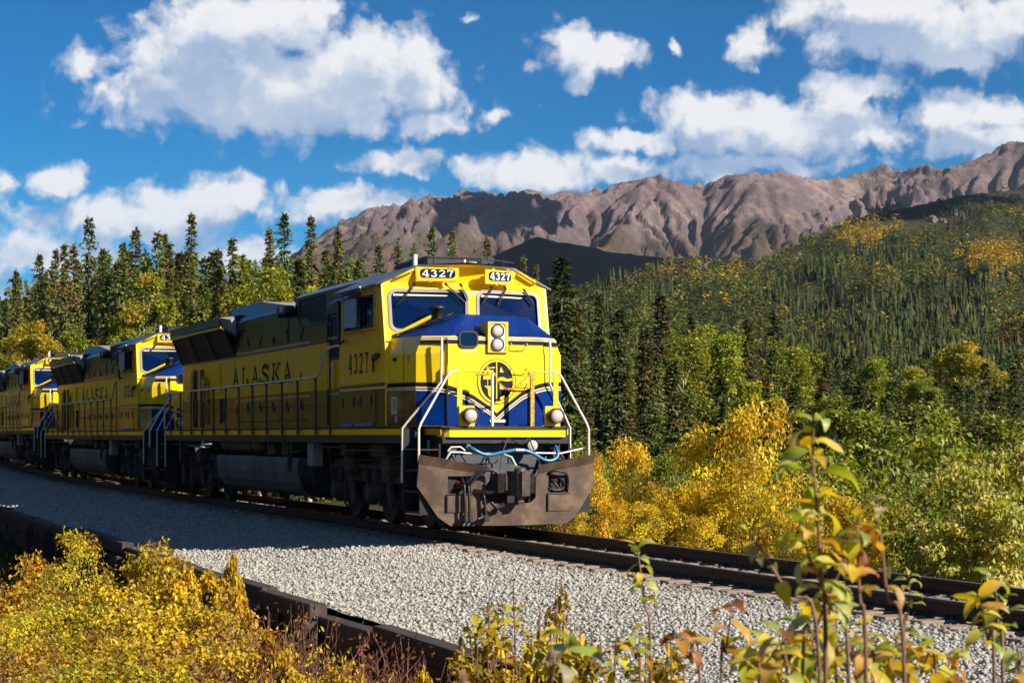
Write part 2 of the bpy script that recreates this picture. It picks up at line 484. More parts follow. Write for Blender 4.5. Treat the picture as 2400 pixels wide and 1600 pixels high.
def lens_mat():
    m, T, b = principled('lamp_lens')
    tcn = T.new('ShaderNodeTexCoord')
    n = T.noise(tcn.outputs['Object'], 40, 3, 0.6)
    T.put(b.inputs['Base Color'], T.mix(n, (0.55, 0.46, 0.36, 1), (0.90, 0.86, 0.78, 1)))
    b.inputs['Metallic'].default_value = 0.35; b.inputs['Roughness'].default_value = 0.22
    b.inputs['Coat Weight'].default_value = 1.0; b.inputs['Coat Roughness'].default_value = 0.03
    return m


M['lens'] = lens_mat()

# ---------------------------------------------------------------- the lie of the land
def at(px, D):
    """ground position that stands D metres into the view at chart column px"""
    t = (px - 1200) / 4356
    return (CAM.x + D * (FWD.x + t * RGT.x), CAM.y + D * (FWD.y + t * RGT.y))


def zat(py, D): return CAM.z + (1020 - py) / 4356 * D


def sstep(x, a, b):
    q = np.clip((np.asarray(x, float) - a) / (b - a), 0, 1); return q * q * (3 - 2 * q)


def _hash(ix, iy, s):
    h = (ix.astype(np.int64) * 374761393 + iy.astype(np.int64) * 668265263 + s * 974711) & 0x7fffffff
    h = ((h ^ (h >> 13)) * 1274126177) & 0x7fffffff
    return ((h ^ (h >> 16)) & 0xffff) / 65535.0


def vnoise(x, y, s=0):
    x = np.asarray(x, float); y = np.asarray(y, float)
    ix, iy = np.floor(x), np.floor(y); fx, fy = x - ix, y - iy
    ux, uy = fx ** 3 * (fx * (6 * fx - 15) + 10), fy ** 3 * (fy * (6 * fy - 15) + 10)
    a, b, c, d = _hash(ix, iy, s), _hash(ix + 1, iy, s), _hash(ix, iy + 1, s), _hash(ix + 1, iy + 1, s)
    return (a * (1 - ux) + b * ux) * (1 - uy) + (c * (1 - ux) + d * ux) * uy


def fbm(x, y, s=0, o=5, g=0.5):
    v = 0; a = 1; n = 0
    for i in range(o):
        v = v + a * vnoise(x * 2 ** i + 17.3 * i, y * 2 ** i - 9.1 * i, s + i); n += a; a *= g
    return v / n


def ridged(x, y, s=0, o=6, g=0.55):
    v = 0; a = 1; n = 0; w = 1
    for i in range(o):
        r = 1 - np.abs(2 * vnoise(x * 2 ** i + 31.7 * i, y * 2 ** i + 11.9 * i, s + i) - 1); r = r * r
        v = v + a * r * w; n += a; w = np.clip(r * 1.6, 0, 1); a *= g
    return v / n


HILL = np.array([(900, 760), (1150, 735), (1260, 712), (1330, 690), (1400, 672), (1500, 640), (1560, 625), (1620, 612), (1700, 626), (1790, 616), (1850, 582), (1950, 533), (2050, 497), (2150, 480), (2260, 457), (2330, 447), (2400, 441), (2600, 415), (3000, 380), (3600, 520)], float)
DARK = np.array([(500, 700), (900, 640), (1100, 612), (1140, 597), (1200, 571), (1260, 560), (1330, 572), (1420, 583), (1520, 590), (1620, 603), (1750, 640), (2000, 700), (3600, 800)], float)
SKYL = np.array([(-400, 760), (200, 730), (450, 705), (600, 665), (650, 632), (700, 588), (720, 562), (780, 531), (860, 493), (940, 479), (1000, 466), (1100, 449), (1200, 448), (1235, 444), (1300, 453), (1350, 455), (1420, 445), (1470, 428), (1500, 412), (1520, 407), (1545, 410), (1600, 430), (1650, 432), (1690, 420), (1720, 410), (1750, 405), (1780, 403), (1830, 413), (1880, 420), (1960, 412), (2040, 397), (2070, 394), (2120, 400), (2200, 393), (2270, 378), (2300, 362), (2335, 347), (2365, 330), (2400, 333), (2460, 318), (2550, 330), (2800, 300), (3300, 360), (3700, 480)], float)


def ground_far(px, D):
    base = -9 + 9 * sstep(D, 80, 480)
    hz = np.interp(px, HILL[:, 0], HILL[:, 1])
    Dr = np.interp(px, [900, 1300, 1800, 1900, 2400, 3200], [1250, 1350, 1550, 1800, 2100, 2300])
    zr = CAM.z + (1020 - hz) / 4356 * Dr
    s = np.clip((D - 480) / (Dr - 480), 0, 1)
    up = zr * s ** 1.25
    bump = (fbm(px / 130.0, D / 210.0, 5, 4) - .5) * 26 * s * (1 - s) * 4 * (zr / 160.0)
    dn = np.maximum(zr - (D - Dr) * .35, 90)
    z = base * (1 - s) + np.where(D < Dr, up + bump, dn)
    # the dark middle hill
    dz = np.interp(px, DARK[:, 0], DARK[:, 1]); Dd = 2750.0
    zd = CAM.z + (1020 - dz) / 4356 * Dd
    q = (D - Dd) / 620.0
    hd = zd * np.where(q < 0, np.exp(-(np.abs(q)) ** 1.6 * 1.5), np.exp(-q * q))
    rough = (ridged(px / 190.0, D / 260.0, 9, 5) - .4) * 34 * np.exp(-(q + .45) ** 2 * 3)
    return np.maximum(z, np.where(D > Dr * .9, hd + rough * (hd > 60), -1e3))


def ground_z(x, y):
    x = np.asarray(x, float); y = np.asarray(y, float)
    rx, ry = x - CAM.x, y - CAM.y
    D = rx * FWD.x + ry * FWD.y; t = (rx * RGT.x + ry * RGT.y) / np.maximum(D, 1e-3)
    px = np.clip(1200 + 4356 * t, -3000, 6000)
    far = ground_far(px, np.maximum(D, 1.0))
    far = np.where(D < 60, -9.0, far)
    # near profile across the track
    flo = np.interp(x, [-140, -60, -25, -5, 10, 40], [-1.5, -2.0, -3.0, -6.5, -9, -9.5])
    fs = np.maximum(-.45 - (y - 2.2) * .5, flo)
    cs = -1.55 + 1.55 * sstep(x, 8, 27) * sstep(-y, 6, 10.5) + (fbm(x / 2.5, y / 2.5, 3, 3) - .5) * .25
    cs = cs + .9 * sstep(-y, 14, 40)
    z = np.where(y < -4.9, cs, np.where(y < 2.2, -.95, fs))
    w = sstep(np.hypot(rx, ry), 110, 230) * sstep(y, 15, 60)
    left = sstep(-x, 60, 200) * sstep(-y, -30, 10)
    z = z * (1 - w) + far * w
    return z


def gz(x, y): return float(ground_z(np.array([x]), np.array([y]))[0])


def ground_mat():
    m, T, b = principled('forest_floor')
    geo = T.new('ShaderNodeNewGeometry'); P = geo.outputs['Position']
    n1 = T.noise(P, .35, 6, .65); n2 = T.noise(P, 6.0, 5, .7); n3 = T.noise(P, .012, 5, .6)
    near = T.mix(T.mapr(n2, .35, .7), (.030, .022, .012, 1), (.085, .062, .030, 1))
    near = T.mix(T.mapr(n1, .4, .65), near, (.045, .050, .016, 1))
    farc = T.mix(T.mapr(n3, .35, .65), (.020, .030, .014, 1), (.050, .045, .020, 1))
    # dark heath on the bare middle hill and above the tree line
    z = T.new('ShaderNodeSeparateXYZ'); T.l.new(P, z.inputs[0])
    d = T.vm('LENGTH', T.vm('SUBTRACT', P, tuple(CAM)), out=1)
    heath = T.mix(T.mapr(T.noise(P, .006, 6, .65), .35, .7), (.024, .030, .022, 1), (.090, .058, .045, 1))
    c = T.mix(T.mapr(d, 60, 400), near, farc)
    c = T.mix(T.mapr(d, 1650, 2000), c, heath)
    T.put(b.inputs['Base Color'], c); b.inputs['Roughness'].default_value = .95; b.inputs['Specular IOR Level'].default_value = .1
    bn = T.new('ShaderNodeBump'); bn.inputs['Strength'].default_value = .7; bn.inputs['Distance'].default_value = .12
    T.put(bn.inputs['Height'], T.noise(P, 9, 5, .7)); T.l.new(bn.outputs[0], b.inputs['Normal'])
    return m


M['ground'] = ground_mat()
# one sheet to the horizon, finer where the camera looks
a_in = np.arctan(np.linspace(-.42, .50, 330)); a_out = np.linspace(a_in[-1], a_in[0] + 2 * np.pi, 90)[1:-1]
A = np.concatenate([a_in, a_out]); rr = np.concatenate([[0.3], np.geomspace(1.2, 60, 70)[:-1], np.geomspace(60, 700, 70)[:-1], np.linspace(700, 3900, 120), np.geomspace(4100, 9000, 9)])
AA, RRg = np.meshgrid(A, rr)
gx = CAM.x + RRg * (np.cos(AA) * FWD.x + np.sin(AA) * RGT.x); gy = CAM.y + RRg * (np.cos(AA) * FWD.y + np.sin(AA) * RGT.y)
gzv = ground_z(gx, gy)
gzv = np.where(np.cos(AA) * RRg < 0, np.minimum(gzv, 1.0) * 0 + np.where(RRg > 60, -2.0, gzv), gzv)
nr, na = AA.shape
idx = np.arange(nr * na).reshape(nr, na); nx_ = np.roll(idx, -1, 1)
F = np.stack([idx[:-1], nx_[:-1], nx_[1:], idx[1:]], -1).reshape(-1, 4)
me = npmesh('ground', np.stack([gx, gy, gzv], -1).reshape(-1, 3), F, None, M['ground'], True)
tag(mobj('ground', me), kind='structure')


# ---------------------------------------------------------------- the bare mountain range
def mountain_mat():
    m, T, b = principled('mountain_rock')
    geo = T.new('ShaderNodeNewGeometry'); P = geo.outputs['Position']
    sp = T.new('ShaderNodeSeparateXYZ'); T.l.new(P, sp.inputs[0]); nz = T.new('ShaderNodeSeparateXYZ'); T.l.new(geo.outputs['Normal'], nz.inputs[0])
    n1 = T.noise(P, .0022, 7, .62, .6); n2 = T.noise(T.vm('MULTIPLY', P, (1, 1, .35)), .018, 7, .68, .4); n3 = T.noise(P, .006, 6, .6)
    c = T.mix(T.mapr(n1, .38, .62), (.200, .142, .138, 1), (.335, .250, .212, 1))
    c = T.mix(T.mapr(n2, .35, .7), c, (.150, .110, .116, 1))
    c = T.mix(T.mapr(T.noise(P, .0035, 5, .6), .60, .72), c, (.36, .26, .17, 1))
    rock = T.mapr(nz.outputs[2], .74, .55)
    c = T.mix(T.math('MULTIPLY', rock, .75), c, (.125, .098, .106, 1))
    h = T.math('MULTIPLY_ADD', T.math('SUBTRACT', n3, .5), 520, sp.outputs[2])
    veg = T.mapr(h, 640, 480)
    vegc = T.mix(T.mapr(n2, .3, .7), (.035, .050, .022, 1), (.13, .075, .045, 1))
    c = T.mix(T.math('MULTIPLY', veg, .8), c, vegc)
    T.put(b.inputs['Base Color'], c); b.inputs['Roughness'].default_value = .95; b.inputs['Specular IOR Level'].default_value = .1
    bn = T.new('ShaderNodeBump'); bn.inputs['Strength'].default_value = 1.0; bn.inputs['Distance'].default_value = 13
    rn = T.new('ShaderNodeTexNoise', noise_type='RIDGED_MULTIFRACTAL'); T.l.new(T.vm('MULTIPLY', P, (1, 1, 1.6)), rn.inputs['Vector'])
    rn.inputs['Scale'].default_value = .014; rn.inputs['Detail'].default_value = 8; rn.inputs['Roughness'].default_value = .62; rn.inputs['Lacunarity'].default_value = 2.1; rn.inputs['Distortion'].default_value = .4
    T.put(bn.inputs['Height'], T.math('ADD', rn.outputs[0], T.noise(P, .05, 8, .72, .5))); T.l.new(bn.outputs[0], b.inputs['Normal'])
    return m


M['mountain'] = mountain_mat()
STEP = 8.0
ax_ = np.arange(-1750, 2950, STEP); ad_ = np.arange(3100, 6500, STEP)
mx, MD = np.meshgrid(ax_, ad_)
MP = 1200 + 4356 * mx / MD
cD = 5550 + 330 * (fbm(MP / 420.0, MP * 0 + 3, 21, 3) - .5) * 2
cZ = CAM.z + (1020 - np.interp(MP, SKYL[:, 0], SKYL[:, 1])) / 4356 * cD
down = cD - MD; sf = np.clip(down / 2500.0, 0, 1)
wq = 300 * (fbm(mx / 800, MD / 800, 33, 4) - .5)
ux, uy = mx + .45 * down + wq, down - .2 * mx
spur = ridged(ux / 1050, uy / 2400, 41, 3, .5); spur2 = ridged(ux / 380, uy / 640, 47, 5, .55)
amp = np.clip(sf * 3.4, 0, 1) * np.clip((1.05 - sf) * 2.2, 0, 1)
z = cZ * (1 - sf) ** 1.45 + amp * ((spur - .35) * 400 + (spur2 - .4) * 150)
z = np.where(down < 0, cZ + down * .55, z)
z = z + (fbm(mx / 60, MD / 60, 37, 4) - .5) * 30
LIM = CAM.z + (cZ - CAM.z) / cD * MD


def rain(z, n, steps, k, seed):
    """gullies: drops run downhill, the ground they pass most often is cut deepest"""
    r = np.random.default_rng(seed); H, Wd = z.shape; acc = np.zeros(z.size)
    gy, gx = np.gradient(z); x = r.uniform(1, Wd - 2, n); y = r.uniform(1, H - 2, n); vx = np.zeros(n); vy = np.zeros(n)
    for _ in range(steps):
        i = y.astype(int) * Wd + x.astype(int)
        acc += np.bincount(i, minlength=z.size)
        vx = vx * .35 - gx.ravel()[i]; vy = vy * .35 - gy.ravel()[i]
        l = np.hypot(vx, vy) + 1e-6; x = np.clip(x + vx / l, 1, Wd - 2); y = np.clip(y + vy / l, 1, H - 2)
    a = acc.reshape(H, Wd); a = (a + np.roll(a, 1, 0) + np.roll(a, -1, 0) + np.roll(a, 1, 1) + np.roll(a, -1, 1)) / 5
    return z - k * np.log1p(a) * np.clip(sf * 8, 0, 1), np.log1p(a)


for it, (n, st, k) in enumerate(((40000, 110, 7.0), (40000, 110, 6.0), (40000, 90, 4.0))):
    z, flow = rain(z, n, st, k, it)
crag = np.clip(fbm(mx / 300.0, MD / 330.0, 61, 4) * 5.0 - 2.2, 0, 1) * np.clip(sf * 10 + .3, 0, 1)
z = z + crag * ((ridged((ux + .6 * uy) / 120, uy / 90, 57, 5, .62) - .35) * 85 + (ridged(mx / 36, MD / 44, 58, 3, .6) - .4) * 26)
z = z + (ridged((mx + .4 * MD) / 62, MD / 58, 63, 4, .66) - .42) * 30 * (.35 + crag) * np.clip(sf * 12 + .2, 0, 1)
z = z + (ridged(MP / 30, MD / 60, 91, 4, .6) - .42) * 26 * np.exp(-np.abs(down) / 60.0)
z = np.minimum(z, np.where(down > 60, LIM - 1.0, 1e5)); z = np.maximum(z, -20)
X_ = CAM.x + MD * FWD.x + mx * RGT.x; Y_ = CAM.y + MD * FWD.y + mx * RGT.y
nr, na = mx.shape; idx = np.arange(nr * na).reshape(nr, na)
F = np.stack([idx[:-1, :-1], idx[:-1, 1:], idx[1:, 1:], idx[1:, :-1]], -1).reshape(-1, 4)
me = npmesh('mountain', np.stack([X_, Y_, z], -1).reshape(-1, 3), F, None, M['mountain'], False)
tag(mobj('mountain', me), kind='structure')


# ---------------------------------------------------------------- ballast and track
def tz(x): return 0.00035 * np.maximum(0.0, -np.asarray(x, float) - 30.0) ** 2


def ballast_z(x, y):
    y = np.asarray(y, float); a = np.abs(y)
    z = -.205 - .03 * sstep(a, 1.2, 1.7)
    z = np.where(y < -1.5, z - .30 * sstep(-y, 1.5, 4.9), z)
    z = np.where(y > 1.7, z - .55 * (y - 1.7), z)
    z = z + (fbm(np.asarray(x) / .8, y / .8, 13, 3) - .5) * .045
    return z + tz(x)


def ballast_mat(name, attr):
    m, T, b = principled(name)
    geo = T.new('ShaderNodeNewGeometry'); P = geo.outputs['Position']
    vo = T.new('ShaderNodeTexVoronoi'); T.l.new(P, vo.inputs['Vector']); vo.inputs['Scale'].default_value = 26
    base = T.ramp(T.new('ShaderNodeSeparateColor').outputs[0], [(0, g4(.5))]) if False else None
    sc = T.new('ShaderNodeSeparateColor'); T.l.new(vo.outputs['Color'], sc.inputs[0])
    c = T.ramp(sc.outputs[0], [(0, (.28, .27, .24, 1)), (.3, (.42, .41, .37, 1)), (.7, (.56, .55, .50, 1)), (1, (.60, .55, .46, 1))])
    if attr:
        at_ = T.new('ShaderNodeAttribute', attribute_name='col'); c = at_.outputs['Color']
        c = T.mix(T.mapr(T.noise(P, 70, 4, .7), .35, .75), c, (.46, .43, .38, 1))
    else:
        c = T.mix(T.mapr(vo.outputs['Distance'], .3, .7), c, (.22, .20, .17, 1))
    c = T.mix(T.mapr(T.noise(P, .9, 4, .6), .55, .8, 0, .30), c, (.40, .36, .30, 1))
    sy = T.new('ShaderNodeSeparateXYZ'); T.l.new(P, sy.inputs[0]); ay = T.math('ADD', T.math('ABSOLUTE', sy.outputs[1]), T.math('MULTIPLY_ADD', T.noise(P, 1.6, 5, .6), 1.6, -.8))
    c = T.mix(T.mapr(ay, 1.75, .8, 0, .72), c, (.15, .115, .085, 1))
    T.put(b.inputs['Base Color'], c); b.inputs['Roughness'].default_value = .85; b.inputs['Specular IOR Level'].default_value = .25
    bn = T.new('ShaderNodeBump'); bn.inputs['Strength'].default_value = 1.0; bn.inputs['Distance'].default_value = .03
    hgt = T.math('MULTIPLY', vo.outputs['Distance'], -1.0) if not attr else T.noise(P, 45, 4, .7)
    T.put(bn.inputs['Height'], hgt); T.l.new(bn.outputs[0], b.inputs['Normal'])
    return m


M['ballast'] = ballast_mat('ballast', False); M['stone'] = ballast_mat('ballast_stone', True)
bxs = np.concatenate([np.linspace(-150, -40, 110)[:-1], np.linspace(-40, 24, 420)]); bys = np.linspace(-4.86, 3.1, 70)
BX, BY = np.meshgrid(bxs, bys); BZ = ballast_z(BX, BY)
nr, na = BX.shape; idx = np.arange(nr * na).reshape(nr, na)
F = np.stack([idx[:-1, :-1], idx[:-1, 1:], idx[1:, 1:], idx[1:, :-1]], -1).reshape(-1, 4)
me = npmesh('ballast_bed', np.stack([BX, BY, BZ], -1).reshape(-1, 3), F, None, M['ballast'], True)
tag(mobj('ballast_bed', me), kind='structure')

# stones: jittered little polyhedra, thick on the near shoulder
ICO_T = (1 + 5 ** .5) / 2
IV = np.array([(-1, ICO_T, 0), (1, ICO_T, 0), (-1, -ICO_T, 0), (1, -ICO_T, 0), (0, -1, ICO_T), (0, 1, ICO_T), (0, -1, -ICO_T), (0, 1, -ICO_T), (ICO_T, 0, -1), (ICO_T, 0, 1), (-ICO_T, 0, -1), (-ICO_T, 0, 1)]) / 1.902
IF = np.array([(0, 11, 5), (0, 5, 1), (0, 1, 7), (0, 7, 10), (0, 10, 11), (1, 5, 9), (5, 11, 4), (11, 10, 2), (10, 7, 6), (7, 1, 8), (3, 9, 4), (3, 4, 2), (3, 2, 6), (3, 6, 8), (3, 8, 9), (4, 9, 5), (2, 4, 11), (6, 2, 10), (8, 6, 7), (9, 8, 1)])
OV = np.array([(1, 0, 0), (-1, 0, 0), (0, 1, 0), (0, -1, 0), (0, 0, 1), (0, 0, -1)], float)
OF = np.array([(0, 2, 4), (2, 1, 4), (1, 3, 4), (3, 0, 4), (2, 0, 5), (1, 2, 5), (3, 1, 5), (0, 3, 5)])


def scatter_stones(n, x0, x1, y0, y1, tv, tf, r0, r1):
    x = rng.uniform(x0, x1, n); y = rng.uniform(y0, y1, n)
    r = rng.uniform(r0, r1, n) * rng.choice([.8, 1, 1, 1.25], n)
    zz = ballast_z(x, y) + r * rng.uniform(-.25, .4, n)
    k = len(tv)
    V = tv[None] * (1 + rng.uniform(-.34, .34, (n, k, 1)))
    V = V * (np.array([1, .8, .68])[None, None] * (1 + rng.uniform(-.25, .25, (n, 1, 3))))
    a = rng.uniform(0, 2 * np.pi, n); b = rng.uniform(-.7, .7, n)
    ca, sa, cb, sb = np.cos(a)[:, None], np.sin(a)[:, None], np.cos(b)[:, None], np.sin(b)[:, None]
    vx, vy, vz = V[..., 0], V[..., 1], V[..., 2]
    vx, vz = vx * cb + vz * sb, -vx * sb + vz * cb
    vx, vy = vx * ca - vy * sa, vx * sa + vy * ca
    P = np.stack([vx * r[:, None] + x[:, None], vy * r[:, None] + y[:, None], vz * r[:, None] + zz[:, None]], -1).reshape(-1, 3)
    Fc = (tf[None] + (np.arange(n) * k)[:, None, None]).reshape(-1, 3)
    base = np.array([(.60, .59, .53), (.66, .65, .59), (.52, .52, .47), (.62, .55, .45), (.70, .69, .64), (.42, .42, .39), (.58, .61, .57)])[rng.integers(0, 7, n)]
    base = base * rng.uniform(.72, 1.0, (n, 1))
    return P, Fc, np.repeat(base, k, 0)


parts_ = [scatter_stones(19000, 1.5, 18.5, -4.85, -1.0, IV, IF, .015, .031), scatter_stones(9500, -10, 1.5, -4.85, -1.0, OV, OF, .022, .040),
          scatter_stones(9000, -42, -10, -4.85, -1.0, OV, OF, .034, .06), scatter_stones(3200, -3, 18.5, -.66, .66, OV, OF, .03, .05), scatter_stones(1800, -30, -3, -.66, .66, OV, OF, .03, .055), scatter_stones(900, -3, 18, .9, 1.8, OV, OF, .03, .05)]
off = 0; Vs, Fs, Cs = [], [], []
for v_, f_, c_ in parts_:
    Vs.append(v_); Fs.append(f_ + off); Cs.append(c_); off += len(v_)
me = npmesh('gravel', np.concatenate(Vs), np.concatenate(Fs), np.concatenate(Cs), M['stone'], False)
tag(mobj('gravel', me), kind='stuff')

track = empty('railway_track')
tag(track, 'single railway track with rusty rails on wooden ties under and ahead of the train', 'railway track')
RP = [(-.070, -.165), (.070, -.165), (.070, -.152), (.012, -.135), (.010, -.045), (.036, -.034), (.036, -.006), (.030, 0.0), (-.030, 0.0), (-.036, -.006), (-.036, -.034), (-.010, -.045), (-.012, -.135), (-.070, -.152)]
for s in (-1, 1):
    xs_ = np.concatenate([np.linspace(-150, -30, 40)[:-1], [-30, 0, 24]])
    m = MB(); k = len(RP)
    vs = [(float(x), s * .752 + p[0], p[1] + float(tz(x))) for x in xs_ for p in RP]
    for i in range(len(xs_) - 1):
        for j in range(k):
            pass
    fs = [(i * k + j, i * k + (j + 1) % k, (i + 1) * k + (j + 1) % k, (i + 1) * k + j) for i in range(len(xs_) - 1) for j in range(k)]
    m.add(vs, fs)
    for q in range(len(m.f)):
        m.fm[q] = 1 if (q % k) == 7 else 0
    m.build('rail', [M['rail'], M['railtop']], track)
tie_me = None
TV = []
for v in range(4):
    m = MB(); q = random.Random(v)
    m.bbox(-.115, .115, -1.25, 1.25, -.345, -.168, .012)
    o = m.build('tie', M['tie'], track); o.data.name = 'tie'; TV.append(o.data); bpy.data.objects.remove(o)
m = MB()
for s in (1,):
    m.box(-.09, .09, s * .752 - .17, s * .752 + .17, -.1675, -.1655)
    for a, b in ((-.055, -.10), (.055, .10), (-.05, .10), (.05, -.10)): m.box(a - .015, a + .015, s * .752 + b - .02, s * .752 + b + .02, -.166, -.13)
pl_o = m.build('tie_plate', M['rail'], track); PLM = pl_o.data; bpy.data.objects.remove(pl_o)
x = -40.0; i = 0
while x < 21:
    o = mobj('tie', TV[i % 4], track, (x, random.uniform(-.04, .05), float(tz(x)) + random.uniform(-.006, 0))); o.rotation_euler = (random.uniform(-.004, .004), random.uniform(-.02, .02), random.uniform(-.02, .02))
    if x > -6: mobj('tie_plate', PLM, o, (0, 0, 0)); mobj('tie_plate', PLM, o, (0, -1.504, 0))
    x += .53 + random.uniform(-.03, .03); i += 1

# ---------------------------------------------------------------- timber retaining wall along the ballast
wall = empty('retaining_wall', (0, -4.98, 0))
tag(wall, 'low dark timber retaining wall holding back the grey ballast', 'retaining wall')
x = -62.0; wi = random.Random(5)
while x < 19:
    L = wi.uniform(2.2, 3.1)
    for c in range(4):
        top = -.47 - .235 * c + wi.uniform(-.02, .03) + (.09 if (c == 0 and -11.6 < x < -8.2) else 0)
        if c == 0 and 4.2 < x < 6.6: top -= .10
        m = MB(); m.bbox(-L / 2 + .01, L / 2 - .01, -.115, .115, -.115, .115, .016)
        o = m.build('timber', M['timber'], wall)
        o.location = (x + L / 2 + (c % 2) * .9, wi.uniform(-.05, .03) + .03 * c - .03, top - .115 + float(tz(x))); o.rotation_euler = (wi.uniform(-.03, .03), wi.uniform(-.012, .012), wi.uniform(-.012, .012))
    if x > -20:
        m = MB(); m.bbox(-.09, .09, -.09, .09, -.75, .0, .015); o = m.build('post', M['timber'], wall); o.location = (x + .2, -.24, -.62 + wi.uniform(-.05, .05)); o.rotation_euler = (wi.uniform(-.05, .05), wi.uniform(-.04, .04), wi.uniform(-.1, .1))
    x += L

# fair-weather cumulus standing towards the sun; their shadows lie on the range and the hill
def cloud(px, D, r, flat, seed, T=2500):
    x, y = at(px, D); z0 = gz(x, y) if D < 3000 else float(np.interp(px, SKYL[:, 0], 1020 - SKYL[:, 1])) / 4356 * D * .85
    c = Vector((x, y, z0)) + SUN * T; q = random.Random(seed); m = MB()
    for i in range(26):
        a = q.uniform(0, 6.28); d = math.sqrt(q.random()) * r; s_ = r * q.uniform(.22, .42) * (1.15 - .5 * d / r)
        o_ = Vector((math.cos(a) * d, math.sin(a) * d * flat, q.uniform(-.05, .25) * r * (1 - d / r)))
        v = [tuple(o_ + Vector(p) * s_ * q.uniform(.9, 1.1)) for p in IV]
        m.add(v, [tuple(f) for f in IF], True)
    o = m.build('cloud', M['cloudwhite']); o.location = c
    sub = o.modifiers.new('round', 'SUBSURF'); sub.levels = 2; sub.render_levels = 2
    tag(o, kind='structure')


M['cloudwhite'] = surf('cloud_white', (.85, .85, .86), 1.0, spec=0.0, var=.03)
for a_ in ((1330, 2620, 330, .9, 1), (1120, 5350, 330, .6, 2), (2040, 1950, 170, .6, 3), (1590, 4500, 230, .6, 4), (2290, 5000, 240, .6, 5), (1480, 2700, 240, .8, 6)): cloud(*a_)


def hill_point(px, py):
    Ds = np.linspace(520, 2350, 400); xs_ = CAM.x + Ds * (FWD.x + (px - 1200) / 4356 * RGT.x); ys_ = CAM.y + Ds * (FWD.y + (px - 1200) / 4356 * RGT.y)
    zs_ = ground_z(xs_, ys_); pv = 1020 - (zs_ - CAM.z) * 4356 / Ds; i = int(np.argmin(np.abs(pv - py))); return xs_[i], ys_[i], zs_[i], Ds[i]


M['outcrop'] = surf('outcrop_rock', (.15, .128, .124), .9, spec=.1, var=.35, vscale=.12, bump=.8, bscale=.6)
for i, (px, py, w, h, lab) in enumerate(((1868, 604, 11, 8, 'pale rock outcrop on the shoulder where the hill ridge meets the range'), (1990, 578, 8, 7, 'small pale crag left of the golden hillside patch'), (2196, 520, 13, 12, 'tall grey crag high on the right-hand ridge'), (2238, 505, 10, 10, 'grey crag next to the tall one on the right-hand ridge'), (2300, 470, 14, 9, 'dark crag on top of the right-hand ridge'), (2262, 560, 8, 7, 'lowest grey crag under the right-hand ridge'), (1640, 626, 9, 6, 'pinkish boulder heap on top of the lower wooded hill'))):
    x, y, z, D = hill_point(px, py); q = random.Random(900 + i); m = MB()
    for k in range(9):
        c = Vector((q.uniform(-1, 1) * w, q.uniform(-1, 1) * w * .5, q.uniform(-.1, .5) * h)); r_ = q.uniform(.35, .75)
        m.add([tuple(c + Vector((p[0] * w * .5 * r_, p[1] * w * .5 * r_, p[2] * h * r_ * 1.3)) * q.uniform(.75, 1.2)) for p in IV], [tuple(f) for f in IF])
    o = m.build('rock_outcrop', M['outcrop']); o.location = (x, y, z - .25 * h); o.scale = (.8, .8, .7); tag(o, lab, 'rock outcrop', 'rock outcrops on the hill')

# ---------------------------------------------------------------- lettering
def arc(cx, cy, rx, ry, a0, a1, n=10):
    return [(cx + rx * math.cos(R(a0 + (a1 - a0) * i / n)), cy + ry * math.sin(R(a0 + (a1 - a0) * i / n))) for i in range(n + 1)]


GLYPH = {
    '4': [([(.40, .98), (.03, .33)], .12), ([(.0, .30), (.68, .30)], .12), ([(.46, 1), (.46, 0)], .20), ([(.27, .03), (.66, .03)], .07)],
    '3': [(arc(.32, .745, .23, .19, 165, -85, 12), .16), (arc(.32, .27, .26, .21, 85, -165, 12), .16)],
    '2': [(arc(.33, .73, .25, .20, 175, -35, 12) + [(.30, .32), (.10, .10)], .16), ([(.03, .07), (.66, .07)], .14), ([(.62, .0), (.62, .24)], .08)],
    '7': [([(.04, .92), (.66, .92)], .16), ([(.60, .90), (.38, .45), (.32, 0)], .18), ([(.08, 1.0), (.08, .68)], .09)],
    '6': [(arc(.34, .29, .23, .22, 0, 360, 18), .15), ([(.12, .32), (.16, .62), (.34, .88), (.58, .93)], .15)],
    'A': [([(.20, .06), (.50, .97)], .13), ([(.50, .99), (.82, .06)], .22), ([(.28, .34), (.74, .34)], .10), ([(.03, .05), (.36, .05)], .10), ([(.60, .05), (1.0, .05)], .10)],
    'L': [([(.30, 1), (.30, 0)], .24), ([(.12, .06), (.92, .06)], .12), ([(.87, .02), (.87, .36)], .10), ([(.10, .95), (.52, .95)], .10)],
    'S': [(arc(.50, .73, .30, .20, 15, 250, 12) + arc(.50, .27, .33, .20, 70, -165, 12), .19), ([(.84, .70), (.84, 1.0)], .09), ([(.13, .0), (.13, .32)], .09)],
    'K': [([(.26, 1), (.26, 0)], .22), ([(.86, .94), (.36, .46)], .13), ([(.44, .54), (.86, .05)], .21), ([(.08, .95), (.46, .95)], .10), ([(.08, .05), (.46, .05)], .10), ([(.66, .95), (1.0, .95)], .10), ([(.66, .05), (1.0, .05)], .10)],
}


def ribbon(pts, w):
    k = len(pts); Lf, Rt = [], []
    for i in range(k):
        a = pts[max(i - 1, 0)]; b = pts[min(i + 1, k - 1)]
        dx_, dy_ = b[0] - a[0], b[1] - a[1]; q = math.hypot(dx_, dy_) or 1
        nx, ny = -dy_ / q * w / 2, dx_ / q * w / 2
        Lf.append((pts[i][0] + nx, pts[i][1] + ny)); Rt.append((pts[i][0] - nx, pts[i][1] - ny))
    return Lf, Rt


